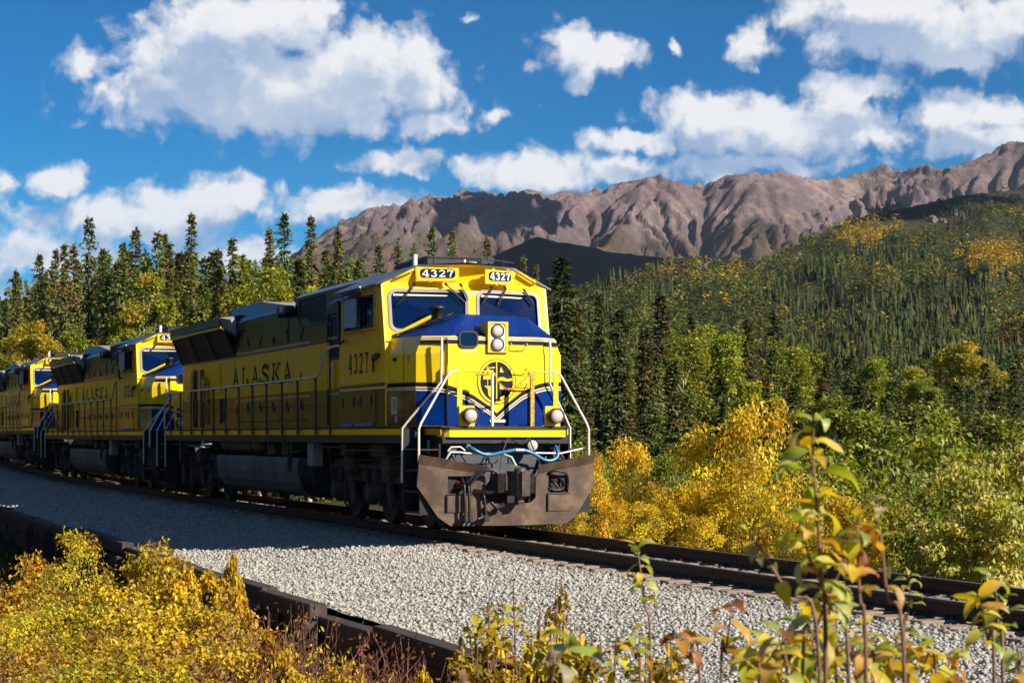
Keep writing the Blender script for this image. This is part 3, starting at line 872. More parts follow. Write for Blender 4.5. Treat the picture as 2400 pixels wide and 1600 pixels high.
def text_mesh(mb, txt, fr, u0, v0, cw, ch, pitch, w0=0.002, sx=1.0):
    """slab letters built of strokes; every stroke lies a hair above the one before"""
    k = 0
    for i, c in enumerate(txt):
        for pts, w in GLYPH[c]:
            P = [(p[0] * cw * sx, p[1] * ch) for p in pts]
            Lf, Rt = ribbon(P, w * min(cw, ch) * 1.0)
            t = w0 + 0.0006 * (k % 8); k += 1
            n = len(Lf); a = u0 + i * pitch
            vs = [fr(a + p[0], v0 + p[1], t) for p in Lf] + [fr(a + p[0], v0 + p[1], t) for p in Rt]
            mb.add(vs, [(j, j + 1, n + j + 1, n + j) for j in range(n - 1)])
    return mb


YS = -1.525   # side plane of cab and sill


def cabx(y, z):
    """X of the veed, raked cab front"""
    return -1.66 - abs(y) / 1.5 * (0.11 + 0.22 * max(0, z - 3.1) / 1.1)


def frCab(u, v, w): return (cabx(u, v) + w, u, v)


def nose_x(y):
    a = abs(y)
    if a <= .85: return -.50
    return -.54 - (a - .85) / .45 * .26


def frNose(u, v, w): return (nose_x(u) + w, u, v)


def split_u(poly, cuts):
    return poly


def wheelset(x, parent):
    for y in (-0.73, 0.73):
        s = -1 if y < 0 else 1
        f = lambda u, v, w, x=x, y=y, s=s: (x + u, y + s * w, 0.53 + v)
        m = MB()
        m.lathe([(.56, -.07), (.56, -.045), (.53, -.04), (.525, .065), (.47, .07), (.45, .04), (.24, .015), (.16, .06), (.10, .07)], f, 40)
        m.build('wheel', M['wheel'], parent)
    MB().cyl((x, -.75, .53), (x, .75, .53), .09, 12).build('axle', M['truck'], parent)


def make_truck(x0, root):
    tr = MB()
    for s in (-1, 1):
        ax = [-2.15, 0.0, 2.15]
        top = [(-2.75, 1.02), (-2.5, 1.14), (-1.3, 1.14), (-1.05, .98), (-.55, .98), (-.4, 1.06), (.4, 1.06), (.55, .98), (1.05, .98), (1.3, 1.14), (2.5, 1.14), (2.75, 1.02)]
        bot = []
        for a in reversed(ax):
            bot += [(a + .50, .74), (a + .36, .70), (a + .33, .34), (a + .21, .32), (a + .21, .66), (a - .21, .66), (a - .21, .32), (a - .33, .34), (a - .36, .70), (a - .50, .74)]
        poly = top + [(2.75, .80)] + bot + [(-2.75, .80)]
        y = 1.02 * s
        fr = lambda u, v, w, y=y, s=s: (x0 + u, y + s * w, v)
        tr.prism(poly, fr, -.05, .07)
        tr.prism([(-2.6, .98), (2.6, .98), (2.6, 1.06), (-2.6, 1.06)], fr, .0725, .12)
    tr.bbox(x0 - 2.7, x0 + 2.7, -.55, .55, .72, 1.06, .03)
    tr.bbox(x0 - .5, x0 + .5, -1.0, 1.0, .74, 1.22, .04)
    tk = tr.build('truck_frame', M['truck'], root)
    for a in (-2.15, 0, 2.15): wheelset(x0 + a, tk)
    s = -1
    for a in (-2.15, 0.0, 2.15):
        m = MB()
        f = lambda u, v, w, a=a: (x0 + a + u, -.98 - w, .56 + v)
        m.lathe([(.20, 0), (.20, .14), (.17, .17), (.17, .25), (.14, .27), (.13, .255), (.05, .255)], f, 20)
        for j in range(6):
            q = R(60 * j + 20); m.cyl((x0 + a + .15 * math.cos(q), -1.13, .56 + .15 * math.sin(q)), (x0 + a + .15 * math.cos(q), -1.17, .56 + .15 * math.sin(q)), .018, 6)
        m.build('axle_box', M['truck'], tk)
        m = MB()   # spring nest over the box
        for dxx in (-.27, .27):
            pts = [(x0 + a + dxx + .065 * math.cos(j * .9), -1.10 + .065 * math.sin(j * .9), .70 + .34 * j / 40) for j in range(41)]
            m.tube(pts, .018, 5)
        m.build('coil_spring', M['truck'], tk)
    for a in (-1.08, 1.15):
        m = MB(); f = lambda u, v, w, a=a: (x0 + a + u, -1.04 - w, 1.06 + v)
        m.lathe([(.21, -.1), (.22, .02), (.22, .18), (.19, .24), (.12, .26)], f, 22)
        m.tube([(x0 + a, -1.28, 1.06), (x0 + a + .35, -1.24, 1.03), (x0 + a + .5, -1.2, 1.14), (x0 + a + 1.2, -1.18, 1.13)], .014, 6)
        m.build('brake_cylinder', M['truck'], tk)
        m = MB(); m.tube([(x0 + a - .02, -1.20, .98), (x0 + a + .22, -1.20, .42)], .055, 10); m.tube([(x0 + a + .08, -1.20, .74), (x0 + a + .22, -1.20, .42)], .075, 10)
        m.bbox(x0 + a - .1, x0 + a + .06, -1.26, -1.12, .94, 1.06); m.bbox(x0 + a + .14, x0 + a + .32, -1.26, -1.1, .33, .45)
        m.build('damper', M['truck'], tk)
        m = MB(); m.bbox(x0 + a - .06, x0 + a + .06, -.86, -.62, .34, .92, .02)
        m.hull([(x0 + a - .30, -.80, .30), (x0 + a - .30, -.66, .30), (x0 + a - .24, -.66, .80), (x0 + a - .24, -.80, .80)], [(x0 + a - .20, -.80, .30), (x0 + a - .20, -.66, .30), (x0 + a - .16, -.66, .80), (x0 + a - .16, -.80, .80)])
        m.build('brake_rigging', M['truck'], tk)
    m = MB()
    for q in (-2.62, 2.62):
        d = 1 if q > 0 else -1
        m.tube([(x0 + q, -1.15, 1.35), (x0 + q, -1.15, .9), (x0 + q - .05 * d, -.95, .4), (x0 + q - .22 * d, -.80, .12)], .022, 6)
        m.bbox(x0 + q - .07, x0 + q + .07, -1.2, -1.1, 1.2, 1.36)
    m.tube([(x0 - 2.3, -1.20, 1.22), (x0 - .6, -1.20, 1.25), (x0 - .5, -1.2, 1.38), (x0 + .7, -1.2, 1.38), (x0 + .9, -1.2, 1.2), (x0 + 2.3, -1.2, 1.22)], .016, 6)
    m.build('sand_pipe', M['truck'], tk)
    return tk


def make_loco():
    root = empty('locomotive')
    P = root
    # ---- frame, sill, deck
    m = MB()
    m.bbox(-20.4, -.90, -1.49, 1.49, 1.44, 1.70, .01); m.box(-.90, -.06, -1.10, 1.10, 1.45, 1.70); m.box(-21.55, -20.4, -1.10, 1.10, 1.45, 1.70)
    m.bbox(-19.5, -1.0, -.5, .5, 1.12, 1.46, .02)
    m.build('frame', M['black'], P)
    for a, b in ((-20.38, -13.0), (-12.985, -4.9), (-4.885, -1.02), (-1.0, -.92)):
        MB().box(a, b, -1.515, -1.488, 1.585, 1.69).build('sill_band', M['yellow_shaded'], P)
    m = MB(); m.box(-20.4, -.90, -1.53, 1.53, 1.702, 1.728); m.box(-.90, -.03, -1.13, 1.13, 1.702, 1.728); m.box(-21.55, -20.4, -1.13, 1.13, 1.702, 1.728)
    m.build('deck', M['black'], P)
    MB().box(-.905, -.08, -1.125, -1.098, 1.585, 1.69).build('sill_band', M['yellow_shaded'], P)
    MB().box(-.905, -.08, 1.098, 1.125, 1.585, 1.69).build('sill_band', M['yellow_shaded'], P)
    m = MB(); m.prism([(-.30, -1.11), (-.10, -1.11), (.0, -1.0), (.0, 1.0), (-.10, 1.11), (-.30, 1.11)], frZ(0), 1.55, 1.675)
    bm_ = m.build('front_beam', M['yellow'], P)
    m = MB(); m.prism([(-.30, -1.13), (-.09, -1.13), (.02, -1.01), (.02, 1.01), (-.09, 1.13), (-.30, 1.13)], frZ(0), 1.6765, 1.71)
    m.build('beam_cap', M['black'], P)
    MB().box(-21.6, -21.5, -1.1, 1.1, 1.52, 1.70).build('rear_beam', M['yellow_shaded'], P)

    # ---- nose
    ring = [(-.54, .85), (-.80, 1.30), (-1.80, 1.49)]
    def pts(z, pull):
        rr = [(-.54, .85 - pull * .1), (-.80 - pull * .02, 1.30 - pull * .11), (-1.80, 1.49 - pull * .09)]
        return [(x, -y, z) for x, y in reversed(rr)] + [(x, y, z) for x, y in rr]
    lv = [pts(1.73, 0), pts(2.93, 0), pts(3.22, 1)]
    m = MB()
    for a, b in ((0, 1), (1, 2)):
        vs = lv[a] + lv[b]
        m.m = 0
        m.add(vs, [(i, i + 1, 6 + i + 1, 6 + i) for i in range(5)])
    t = lv[2]
    pl = (-1.42, -.28, 3.64); prr = (-1.42, .92, 3.62); pbl = (-1.78, -.28, 3.63); pbr = (-1.78, .92, 3.61)
    m.m = 1
    m.add([t[2], t[3], prr, pl], [(0, 1, 2, 3)])
    m.add([t[2], pl, t[0], t[1]], [(0, 1, 3), (1, 2, 3)])
    m.add([t[3], t[4], t[5], prr], [(0, 1, 3), (1, 2, 3)])
    m.m = 2
    m.add([pl, prr, pbr, pbl], [(0, 1, 2, 3)])
    m.add([pl, pbl, (-1.95, -1.40, 3.22), t[0]], [(0, 1, 2, 3)])
    m.add([prr, t[5], (-1.95, 1.40, 3.22), pbr], [(0, 1, 2, 3)])
    nose = m.build('nose', [M['yellow'], M['blue'], M['pilot']], P)
    m = MB(); m.prism([(-.845, 1.735), (.845, 1.735), (.845, 3.17), (.80, 3.205), (-.80, 3.205), (-.845, 3.17)], frX(-.535), 0, .035)
    m.build('nose_door_panel', M['yellow'], P)
    # blue lower livery with the V dip, as thin sheets on the three front faces and the sides
    vy = [-1.30, -1.08, -.90, -.66, -.40, -.10, .012, .24, .46, .62, .78, .95, 1.10, 1.30]
    vz = [2.455, 2.45, 2.42, 2.35, 2.24, 2.05, 1.945, 2.14, 2.30, 2.38, 2.44, 2.468, 2.475, 2.48]
    def vline(y): return float(np.interp(y, vy, vz))
    ys = sorted(set([round(v, 3) for v in np.linspace(-1.30, 1.30, 53)] + [-.845, .845, .012, -.855, .855]))
    def sheet(name, mat, z0f, z1f, w, par=P, lo=-1.3, hi=1.3):
        mm = MB()
        for a, b in zip(ys[:-1], ys[1:]):
            if b <= lo + 1e-6 or a >= hi - 1e-6: continue
            if abs((a + b) / 2) < .85 < max(abs(a), abs(b)) - 1e-6: continue
            if .845 - 1e-6 <= min(abs(a), abs(b)) and max(abs(a), abs(b)) <= .855 + 1e-6: continue
            q = [frNose(a, z0f(a), w), frNose(b, z0f(b), w), frNose(b, z1f(b), w), frNose(a, z1f(a), w)]
            mm.add(q, [(0, 1, 2, 3)])
        return mm.build(name, mat, par)
    sheet('blue_skirt', M['blue'], lambda y: 1.737, lambda y: vline(y) - .10, .004)
    sheet('stripe', M['navy_print'], lambda y: vline(y) - .072, lambda y: vline(y), .004)
    sheet('stripe', M['cream'], lambda y: vline(y) - .097, lambda y: vline(y) - .075, .0045)
    sheet('stripe', M['black'], lambda y: vline(y) - .118, lambda y: vline(y) - .0975, .0050)
    sheet('stripe', M['cream'], lambda y: vline(y) - .140, lambda y: vline(y) - .1185, .0055)
    # side of nose below the stripe
    for s in (-1, 1):
        f = fr3((-.80, s * 1.302, 0), (-1.0, s * .19, 0), (0, 0, 1)); f2 = (lambda u, v, w, f=f, s=s: f(u, v, w * (1 if s > 0 else -1)))
        sg = 1 if (Vector(f2(0, 0, .01)) - Vector(f2(0, 0, 0))).y * s > 0 else -1
        g = lambda u, v, w, f2=f2, sg=sg: f2(u, v, w * sg)
        MB().prism([(.0, 1.737), (1.0, 1.737), (1.0, 2.36), (.0, 2.345)], g, .001, .004).build('blue_skirt', M['navy'], P)
        MB().prism([(.0, 2.385), (1.0, 2.38), (1.0, 2.455), (.0, 2.455)], g, .001, .004).build('stripe', M['navy_print'], P)
        MB().prism([(.0, 2.362), (1.0, 2.365), (1.0, 2.378), (.0, 2.382)], g, .001, .0045).build('stripe', M['cream'], P)
        MB().prism([(.0, 2.322), (1.0, 2.335), (1.0, 2.348), (.0, 2.342)], g, .004, .0055).build('stripe', M['cream'], P)
        if s < 0:
            m = MB(); m.prism([(.40, 1.74), (.412, 1.74), (.412, 3.16), (.40, 3.16)], g, .005, .006); m.build('door_seam', M['black'], P)
            m = MB(); m.prism([(.62, 1.93), (.82, 1.93), (.82, 2.22), (.62, 2.22)], g, .005, .008); lb = m.build('notice_plate', M['label'], P)
            m = MB()
            for j, ww in enumerate((.13, .10, .14, .12, .13, .09)):
                m.prism([(.65, 2.165 - j * .034), (.65 + ww, 2.165 - j * .034), (.65 + ww, 2.177 - j * .034), (.65, 2.177 - j * .034)], g, .009, .0095)
            m.build('print', M['navy_print'], lb)
            m = MB(); m.prism([(.62, 1.80), (.70, 1.80), (.70, 1.90), (.62, 1.90)], g, .005, .008); m.build('notice_plate', M['label'], P)
            m = MB(); m.prism([(.20, 2.86), (.29, 2.86), (.29, 2.89), (.20, 2.89)], g, .002, .012); m.prism(circ(.245, 2.83, .03, n=12), g, .002, .014)
            m.build('latch', M['mirror'], P)
            m = MB(); m.prism(circ(.70, 2.85, .05, .03, n=12), g, .002, .03); m.build('latch', M['black'], P)
    # stripes under the nose top
    def tsheet(mat, z0, z1, w):
        mm = MB()
        for a, b in zip(ys[:-1], ys[1:]):
            if abs((a + b) / 2) < .85 < max(abs(a), abs(b)) - 1e-6: continue
            if .845 - 1e-6 <= min(abs(a), abs(b)) and max(abs(a), abs(b)) <= .855 + 1e-6: continue
            k0, k1 = max(0, (z0 - 2.93) / .29), max(0, (z1 - 2.93) / .29)
            def pp(y, z, k):
                q = frNose(y, z, w); sh = k * .105 * max(0, (abs(y) - .85) / .45)
                return (q[0] + .012 * k * (abs(y) > .85), y - math.copysign(sh, y), z)
            mm.add([pp(a, z0, k0), pp(b, z0, k0), pp(b, z1, k1), pp(a, z1, k1)], [(0, 1, 2, 3)])
        return mm.build('stripe', mat, P)
    tsheet(M['navy_print'], 3.085, 3.150, .004); tsheet(M['cream'], 3.152, 3.168, .004); tsheet(M['black'], 3.169, 3.181, .004); tsheet(M['cream'], 3.182, 3.198, .004)
    # round emblem
    e = MB(); e.prism(circ(.01, 2.47, .345, .375, 48), frX(-.5), .0065, .0075); em = e.build('emblem', M['yellow'], P)
    e = MB(); e.prism(circ(.01, 2.47, .345, .375, 48), frX(-.5), .008, .009, holes=[circ(.01, 2.47, .335, .365, 48)]); e.build('emblem_ring', M['navy_print'], em)
    e = MB(); e.prism(circ(.01, 2.47, .29, .33, 48), frX(-.5), .008, .009); e.build('emblem_disc', M['navy_print'], em)
    e = MB(); fE = frX(-.5)
    e.prism([(.0, 2.12), (.018, 2.12), (.018, 2.82), (.0, 2.82)], fE, .0095, .0105)
    for q in ([(-.235, 2.505), (-.215, 2.60), (-.185, 2.655), (-.125, 2.69), (-.025, 2.69), (-.025, 2.715), (-.10, 2.705), (-.20, 2.70), (-.12, 2.66), (-.05, 2.66), (-.05, 2.505)],
              [(-.135, 2.395), (-.05, 2.395), (-.05, 2.15), (-.135, 2.24), (-.15, 2.35), (-.215, 2.40)],
              [(.065, 2.625), (.135, 2.625), (.085, 2.72)],
              [(.065, 2.345), (.14, 2.345), (.12, 2.405), (.065, 2.43)],
              [(.02, 2.51), (.07, 2.545), (.13, 2.545), (.20, 2.515), (.285, 2.53), (.295, 2.49), (.20, 2.475), (.10, 2.49), (.02, 2.475)],
              [(.06, 2.19), (.09, 2.23), (.12, 2.22), (.14, 2.25), (.16, 2.215), (.10, 2.16)],
              [(-.155, 2.80), (-.145, 2.80), (-.145, 2.35), (-.155, 2.35)]):
        e.prism(q, fE, .0095, .0105)
    e.build('emblem_lettering', M['yellow'], em)
    # small print line under the nose window
    m = MB()
    for j in range(9): m.prism([(-.62 + .032 * j, 2.955), (-.595 + .032 * j, 2.955), (-.595 + .032 * j, 2.98), (-.62 + .032 * j, 2.98)], frX(-.5), .001, .002)
    m.build('print', M['cream'], P)
    # nose window
    gk = MB().prism(rrect(-.665, -.325, 3.02, 3.30, .08), frX(-.5), 0, .03, holes=[rrect(-.635, -.355, 3.05, 3.27, .06)]).build('nose_window', M['rubber'], P)
    MB().prism(rrect(-.64, -.35, 3.045, 3.275, .06), frX(-.5), .001, .012).build('pane', M['glass'], gk)
    # headlight box in a niche
    m = MB(); m.prism([(-.16, 2.95), (.20, 2.95), (.20, 3.46), (-.16, 3.46)], frX(-.5), -.35, .05, holes=[rrect(-.13, .155, 2.96, 3.435, .05)])
    m.box(-.80, -.47, -.155, .195, 2.955, 3.455)
    hb = m.build('headlight_box', M['yellow'], P)
    MB().prism(rrect(-.125, .150, 2.97, 3.42, .09), frX(-.5), .032, .042).build('headlight_plate', M['white'], hb)
    for z in (3.31, 3.085):
        f = lambda u, v, w, z=z: (-.458 + w, .012 + u, z + v)
        hd = MB().lathe([(.112, 0), (.118, .012), (.112, .028), (.098, .030), (.096, .012)], f, 28).build('headlight', M['coupler'], hb)
        MB().lathe([(.094, .006), (.09, .018), (.06, .028), (.02, .031)], f, 28).build('lens', M['lens'], hd)
    # nose door furniture: grab irons
    for z, y0, y1 in ((3.06, .27, .55), (2.66, .27, .55), (2.40, .30, .56)):
        MB().tube([(-.50, y0, z + .05), (-.43, y0, z), (-.43, y0 + .02, z - .03), (-.43, y1 - .02, z - .03), (-.43, y1, z), (-.50, y1, z + .05)], .009, 6).build('grab_iron', M['yellow'], P)
    MB().bbox(-.5, -.44, -.885, -.86, 2.55, 2.75, .01).build('hinge', M['chain'], P)
    MB().bbox(-.52, -.42, -.90, -.83, 2.52, 2.62, .01).build('hinge', M['chain'], P)

    # ---- walkway bar, cable guards and vent on the right-hand ledge before the windscreen
    m = MB(); m.tube([(-1.74, -1.33, 3.29), (-1.55, -.75, 3.60)], .038, 6); m.build('ledge_bar', M['yellow'], P)
    m = MB()
    for k in range(4):
        t_ = k / 3.2; x = -1.64 + .22 * t_; y = -1.32 + .75 * t_; z = 3.24 + .30 * t_
        m.tube([(x, y, z - .05), (x + .06, y, z + .05), (x + .03, y + .2, z + .14), (x - .02, y + .24, z + .06)], .011, 6)
    m.tube([(-1.62, -1.40, 3.27), (-1.45, -.8, 3.50), (-1.40, -.45, 3.62)], .012, 6)
    m.build('cable_guard', M['black'], P)
    m = MB(); f = lambda u, v, w: (-1.52 + u, -.66 + v, 3.56 + w); m.lathe([(.095, 0), (.095, .15), (.12, .16), (.12, .20), (.09, .215)], f, 18); m.build('vent', M['black'], P)

    # ---- cab
    out = [(-1.50, 3.02), (1.50, 3.02), (1.51, 4.15), (1.48, 4.20), (.88, 4.475), (0, 4.525), (-.88, 4.475), (-1.48, 4.20), (-1.51, 4.15)]
    wl = rrect(-1.40, -.075, 3.36, 4.055, .12); wr = rrect(.125, 1.345, 3.38, 4.06, .12)
    m = MB(); m.prism(out, frCab, -.07, 0, holes=[wl, wr])
    cabf = m.build('cab_front', M['yellow'], P)
    for (a, b, c, d) in ((-1.40, -.075, 3.36, 4.055), (.125, 1.345, 3.38, 4.06)):
        ws = MB().prism(rrect(a - .025, b + .025, c - .025, d + .025, .14), frCab, .001, .012, holes=[rrect(a + .03, b - .03, c + .03, d - .03, .10)]).build('windshield', M['grey'], P)
        MB().prism(rrect(a - .01, b + .01, c - .01, d + .01, .12), frCab, -.05, -.03).build('pane', M['glass'], ws)
        MB().prism([(a + .08, d - .095), (b - .35, d - .095), (b - .30, d - .075), (a + .08, d - .06)], frCab, -.0295, -.028).build('sun_strip', M['cream'], ws)
    for y0, z0, y1, z1 in ((-.985, 4.15, -1.28, 3.81), (-.45, 4.15, -.14, 3.86), (-.20, 4.14, -.02 + -.08, 3.90), (.38, 4.12, .20, 3.85), (.66, 4.12, .50, 3.84), (1.05, 4.10, 1.22, 3.86)):
        wv = MB()
        for o in (0, .045): wv.tube([frCab(y0 + o * .6, z0, .05), frCab(y1 + o * .6, z1, .035)], .0085, 6)
        wv.tube([frCab(y0 + .01, z0 + .03, 0), frCab(y0 + .01, z0 + .0, .06)], .022, 8)
        wv.tube([frCab(y0 + (y1 - y0) * .5, z0 + (z1 - z0) * .5, .03), frCab(y1 + (y1 - y0) * .05, z1 + (z1 - z0) * .05, .02)], .012, 6)
        wv.build('wiper', M['black'], P)
    for (a, b, c, d) in ((-.87, -.28, 4.27, 4.425), (.34, .80, 4.25, 4.41)):
        bx = MB().prism([(a - .06, c - .045), (b + .06, c - .045), (b + .06, d + .02), (a - .06, d + .035)], frCab, .0, .03).build('number_board', M['yellow'], P)
        MB().prism([(a - .075, c - .06), (b + .03, c - .06), (b + .03, c - .045), (a - .06, c - .045), (a - .06, d + .03), (a - .075, d + .03)], frCab, .001, .028).build('board_edge', M['chain'], bx)
        MB().prism(rrect(a, b, c, d, .06), frCab, .031, .036).build('board_plate', M['navy_print'], bx)
        t = MB(); w = (b - a - .04); text_mesh(t, '4327', frCab, a + .035, c + .018, w / 4 * 1.22, d - c - .036, w / 4, .037)
        t.build('board_digits', M['whiteprint'], bx)
        for q in (a + .12, b - .14): MB().prism([(q, c - .09), (q + .05, c - .07), (q + .09, c - .09), (q + .05, c - .055)], frCab, .002, .03).build('bracket', M['chain'], bx)
    m = MB()
    for y in (-.75, -.36, .44, .74): m.prism([(y - .035, 4.45), (y + .035, 4.45), (y + .03, 4.465), (y - .03, 4.465)], frCab, 0, .04)
    m.build('lamp_bracket', M['chain'], P)
    for s in (-1, 1):
        MB().tube([frCab(s * 1.30, 4.25, 0), frCab(s * 1.29, 4.26, .05), frCab(s * .98, 4.41, .05), frCab(s * .97, 4.42, 0)], .018, 8).build('grab_iron', M['yellow'], P)
    # cab sides
    for s in (-1, 1):
        fr = (lambda u, v, w, s=s: (u, s * (1.525 + w), v))
        win = rrect(-4.06, -2.32, 3.44, 4.02, .03)
        m = MB(); m.prism([(-4.45, 1.74), (-1.76, 1.74), (-1.76, 3.08), (cabx(1.5, 4.16), 4.16), (-4.45, 4.16)], fr, -.06, 0, holes=[win])
        m.build('cab_side', M['yellow_shaded'], P)
        MB().prism([(-4.44, 1.745), (-2.25, 1.745), (-2.25, 2.37), (-4.44, 2.37)], fr, .001, .012).build('battery_door', M['green_hood'], P)
        MB().prism([(-2.235, 1.745), (-1.765, 1.745), (-1.765, 2.37), (-2.235, 2.37)], fr, .001, .004).build('blue_skirt', M['green_hood'], P)
        MB().prism([(-4.44, 2.412), (-1.765, 2.412), (-1.765, 2.475), (-4.44, 2.475)], fr, .001, .004).build('stripe', M['green_hood'], P)
        MB().prism([(-4.44, 2.394), (-1.765, 2.394), (-1.765, 2.408), (-4.44, 2.408)], fr, .001, .0045).build('stripe', M['cream'], P)
        MB().prism([(-4.44, 2.373), (-1.765, 2.373), (-1.765, 2.386), (-4.44, 2.386)], fr, .001, .0045).build('stripe', M['cream'], P)
        if s > 0: continue
        m = MB()
        for x in (-4.2, -3.52, -3.12, -2.5):
            m.prism(rrect(x - .035, x + .035, 2.08, 2.26, .03), fr, .0125, .022)
        m.build('door_latch', M['black'], P)
        for a, b in ((-4.35, -3.6), (-3.45, -2.35)): MB().bbox(a, b, -1.57, -1.535, 1.745, 1.79, .008).build('kick_step', M['awning'], P)
        t = MB(); text_mesh(t, '4327', fr, -3.86, 2.665, .30, .37, .325, .002); t.build('cab_number', M['navy_print'], P)
        # window frame, two sliding sashes and panes
        wf = MB().prism(rrect(-4.11, -2.28, 3.39, 4.06, .03), fr, .001, .025, holes=[rrect(-4.05, -2.34, 3.45, 4.01, .02)]).build('side_window', M['chain'], P)
        MB().prism(rrect(-4.065, -2.33, 3.44, 4.015, .02), fr, -.05, -.04).build('pane', M['glass'], wf)
        for a, b in ((-4.05, -3.86), (-3.80, -3.18), (-3.05, -2.36)):
            MB().prism(rrect(a, b, 3.46, 4.0, .015), fr, -.035, -.005, holes=[rrect(a + .035, b - .035, 3.50, 3.97, .012)]).build('sash', M['black'], wf)
        MB().bbox(-4.08, -2.3, -1.62, -1.53, 3.395, 3.43, .008).build('arm_rest', M['chain'], wf)
        m = MB(); m.prism(rrect(-3.42, -2.92, 3.47, 3.97, .05), lambda u, v, w: (u, -1.66 - w + (u + 2.9) * .12, v), 0, .03); mr = m.build('mirror', M['mirror'], P)
        MB().tube([(-2.9, -1.53, 3.98), (-2.9, -1.66, 3.98), (-2.9, -1.66, 3.42), (-2.9, -1.53, 3.42)], .014, 6).build('mirror_arm', M['black'], mr)
        m = MB(); m.prism(rrect(-4.20, -4.09, 3.30, 4.0, .03), lambda u, v, w: (u, -1.60 - w, v), 0, .05); m.tube([(-4.15, -1.53, 3.30), (-4.15, -1.60, 3.22), (-4.15, -1.62, 3.35)], .03, 8)
        m.build('wind_deflector', M['black'], P)
        MB().prism([(-4.15, 3.195), (-2.45, 3.20), (-2.45, 3.225), (-4.15, 3.225)], fr, .001, .02).build('drip_strip', M['yellow_shaded'], P)
        m = MB(); m.prism([(-3.05, 3.28), (-2.80, 3.28), (-2.80, 3.33), (-3.05, 3.33)], fr, .001, .01); m.build('notice_plate', M['label'], P)
        m = MB(); m.prism([(-2.35, 2.86), (-2.10, 2.90), (-1.98, 2.96), (-2.10, 2.99), (-2.33, 2.95)], fr, .002, .06); m.tube([(-2.30, -1.56, 2.86), (-2.31, -1.56, 2.66)], .022, 6); m.build('handle', M['black'], P)
        m = MB()
        for j in range(5): m.prism([(-4.38 + .09 * j, 2.53), (-4.32 + .09 * j, 2.53), (-4.32 + .09 * j, 2.575), (-4.38 + .09 * j, 2.575)], fr, .001, .002)
        m.build('print', M['cream'], P)
        # sunshade: hinged blue awning above the window
        aw = MB(); aw.hull([(-4.34, -1.53, 4.10), (-4.34, -1.80, 3.93), (-4.34, -1.80, 3.945), (-4.34, -1.53, 4.115)], [(-3.05, -1.53, 4.10), (-3.20, -1.80, 3.99), (-3.20, -1.80, 4.005), (-3.05, -1.53, 4.115)])
        aw.build('sunshade', M['awning'], P)
        MB().tube([(-2.85, -1.53, 4.07), (-2.82, -1.62, 4.10), (-2.75, -1.66, 4.16)], .018, 6).build('shade_catch', M['white'], P)
    MB().box(-4.45, -4.40, -1.46, 1.46, 1.74, 4.16).build('cab_back', M['navy'], P)
    # roof with eaves
    prof = [(-1.62, 4.165), (-.89, 4.50), (0, 4.55), (.89, 4.50), (1.62, 4.165)]
    und = [(1.62, 4.135), (.87, 4.465), (0, 4.515), (-.87, 4.465), (-1.62, 4.135)]
    a = [(-4.55, y, z) for y, z in prof + und]; b = [(cabx(min(1.5, abs(y)), z) + .004, y, z) for y, z in prof + und]
    m = MB(); m.hull(a, b); rf = m.build('cab_roof', M['roofblue'], P)
    m = MB(); m.bbox(-4.2, -2.5, -.55, .55, 4.5, 4.72, .05); m.build('roof_unit', M['black'], P)
    MB().cyl((-2.55, -.72, 4.48), (-2.55, -.72, 4.74), .045, 10).build('antenna', M['white'], P)
    m = MB()
    for y in (-.55, .1, .75): m.cyl((-2.05, y, 4.48), (-2.05, y, 4.66), .012, 6)
    m.tube([(-2.05, -.62, 4.645), (-2.05, -.3, 4.66), (-2.05, .2, 4.665)], .010, 6); m.tube([(-2.05, .35, 4.66), (-2.05, .95, 4.60)], .010, 6)
    m.build('antenna_rail', M['black'], P)
    m = MB(); m.cyl((-1.95, -.02, 4.50), (-1.95, -.02, 4.62), .03, 8); m.bbox(-2.0, -1.9, .05, .2, 4.5, 4.58); m.build('beacon', M['cream'], P)
    m = MB()
    for j, y in enumerate((.45, .57, .69)): m.tube([(-2.9, y, 4.62 + .03 * j), (-2.5, y, 4.62 + .03 * j)], .022, 8, r1=.07)
    m.bbox(-2.95, -2.8, .4, .75, 4.5, 4.66); m.build('horn', M['black'], P)

    # ---- long hood
    Y = .95
    m = MB()
    m.m = 0; m.box(-20.86, -4.46, -Y, Y, 1.73, 2.475)
    m.m = 1; m.box(-20.86, -4.46, -Y, Y, 2.477, 3.40)
    m.m = 0; m.box(-20.86, -9.6, -Y, Y, 3.402, 4.24)
    m.hull([(-20.86, -Y, 4.24), (-20.86, Y, 4.24), (-20.86, Y - .12, 4.33), (-20.86, -Y + .12, 4.33)], [(-9.6, -Y, 4.24), (-9.6, Y, 4.24), (-9.6, Y - .12, 4.33), (-9.6, -Y + .12, 4.33)])
    m.box(-9.598, -4.46, -Y, Y, 3.402, 4.44)
    m.hull([(-9.598, -Y, 4.442), (-9.598, Y, 4.442), (-9.598, Y - .15, 4.54), (-9.598, -Y + .15, 4.54)], [(-4.46, -Y, 4.442), (-4.46, Y, 4.442), (-4.46, Y - .15, 4.54), (-4.46, -Y + .15, 4.54)])
    hood = m.build('hood', [M['green_hood'], M['yellow_shaded']], P)
    # engine room doors, each a panel with three paint zones and its latches
    fr = (lambda u, v, w: (u, -Y - w, v))
    xs = [-14.78 + .575 * i for i in range(11)]
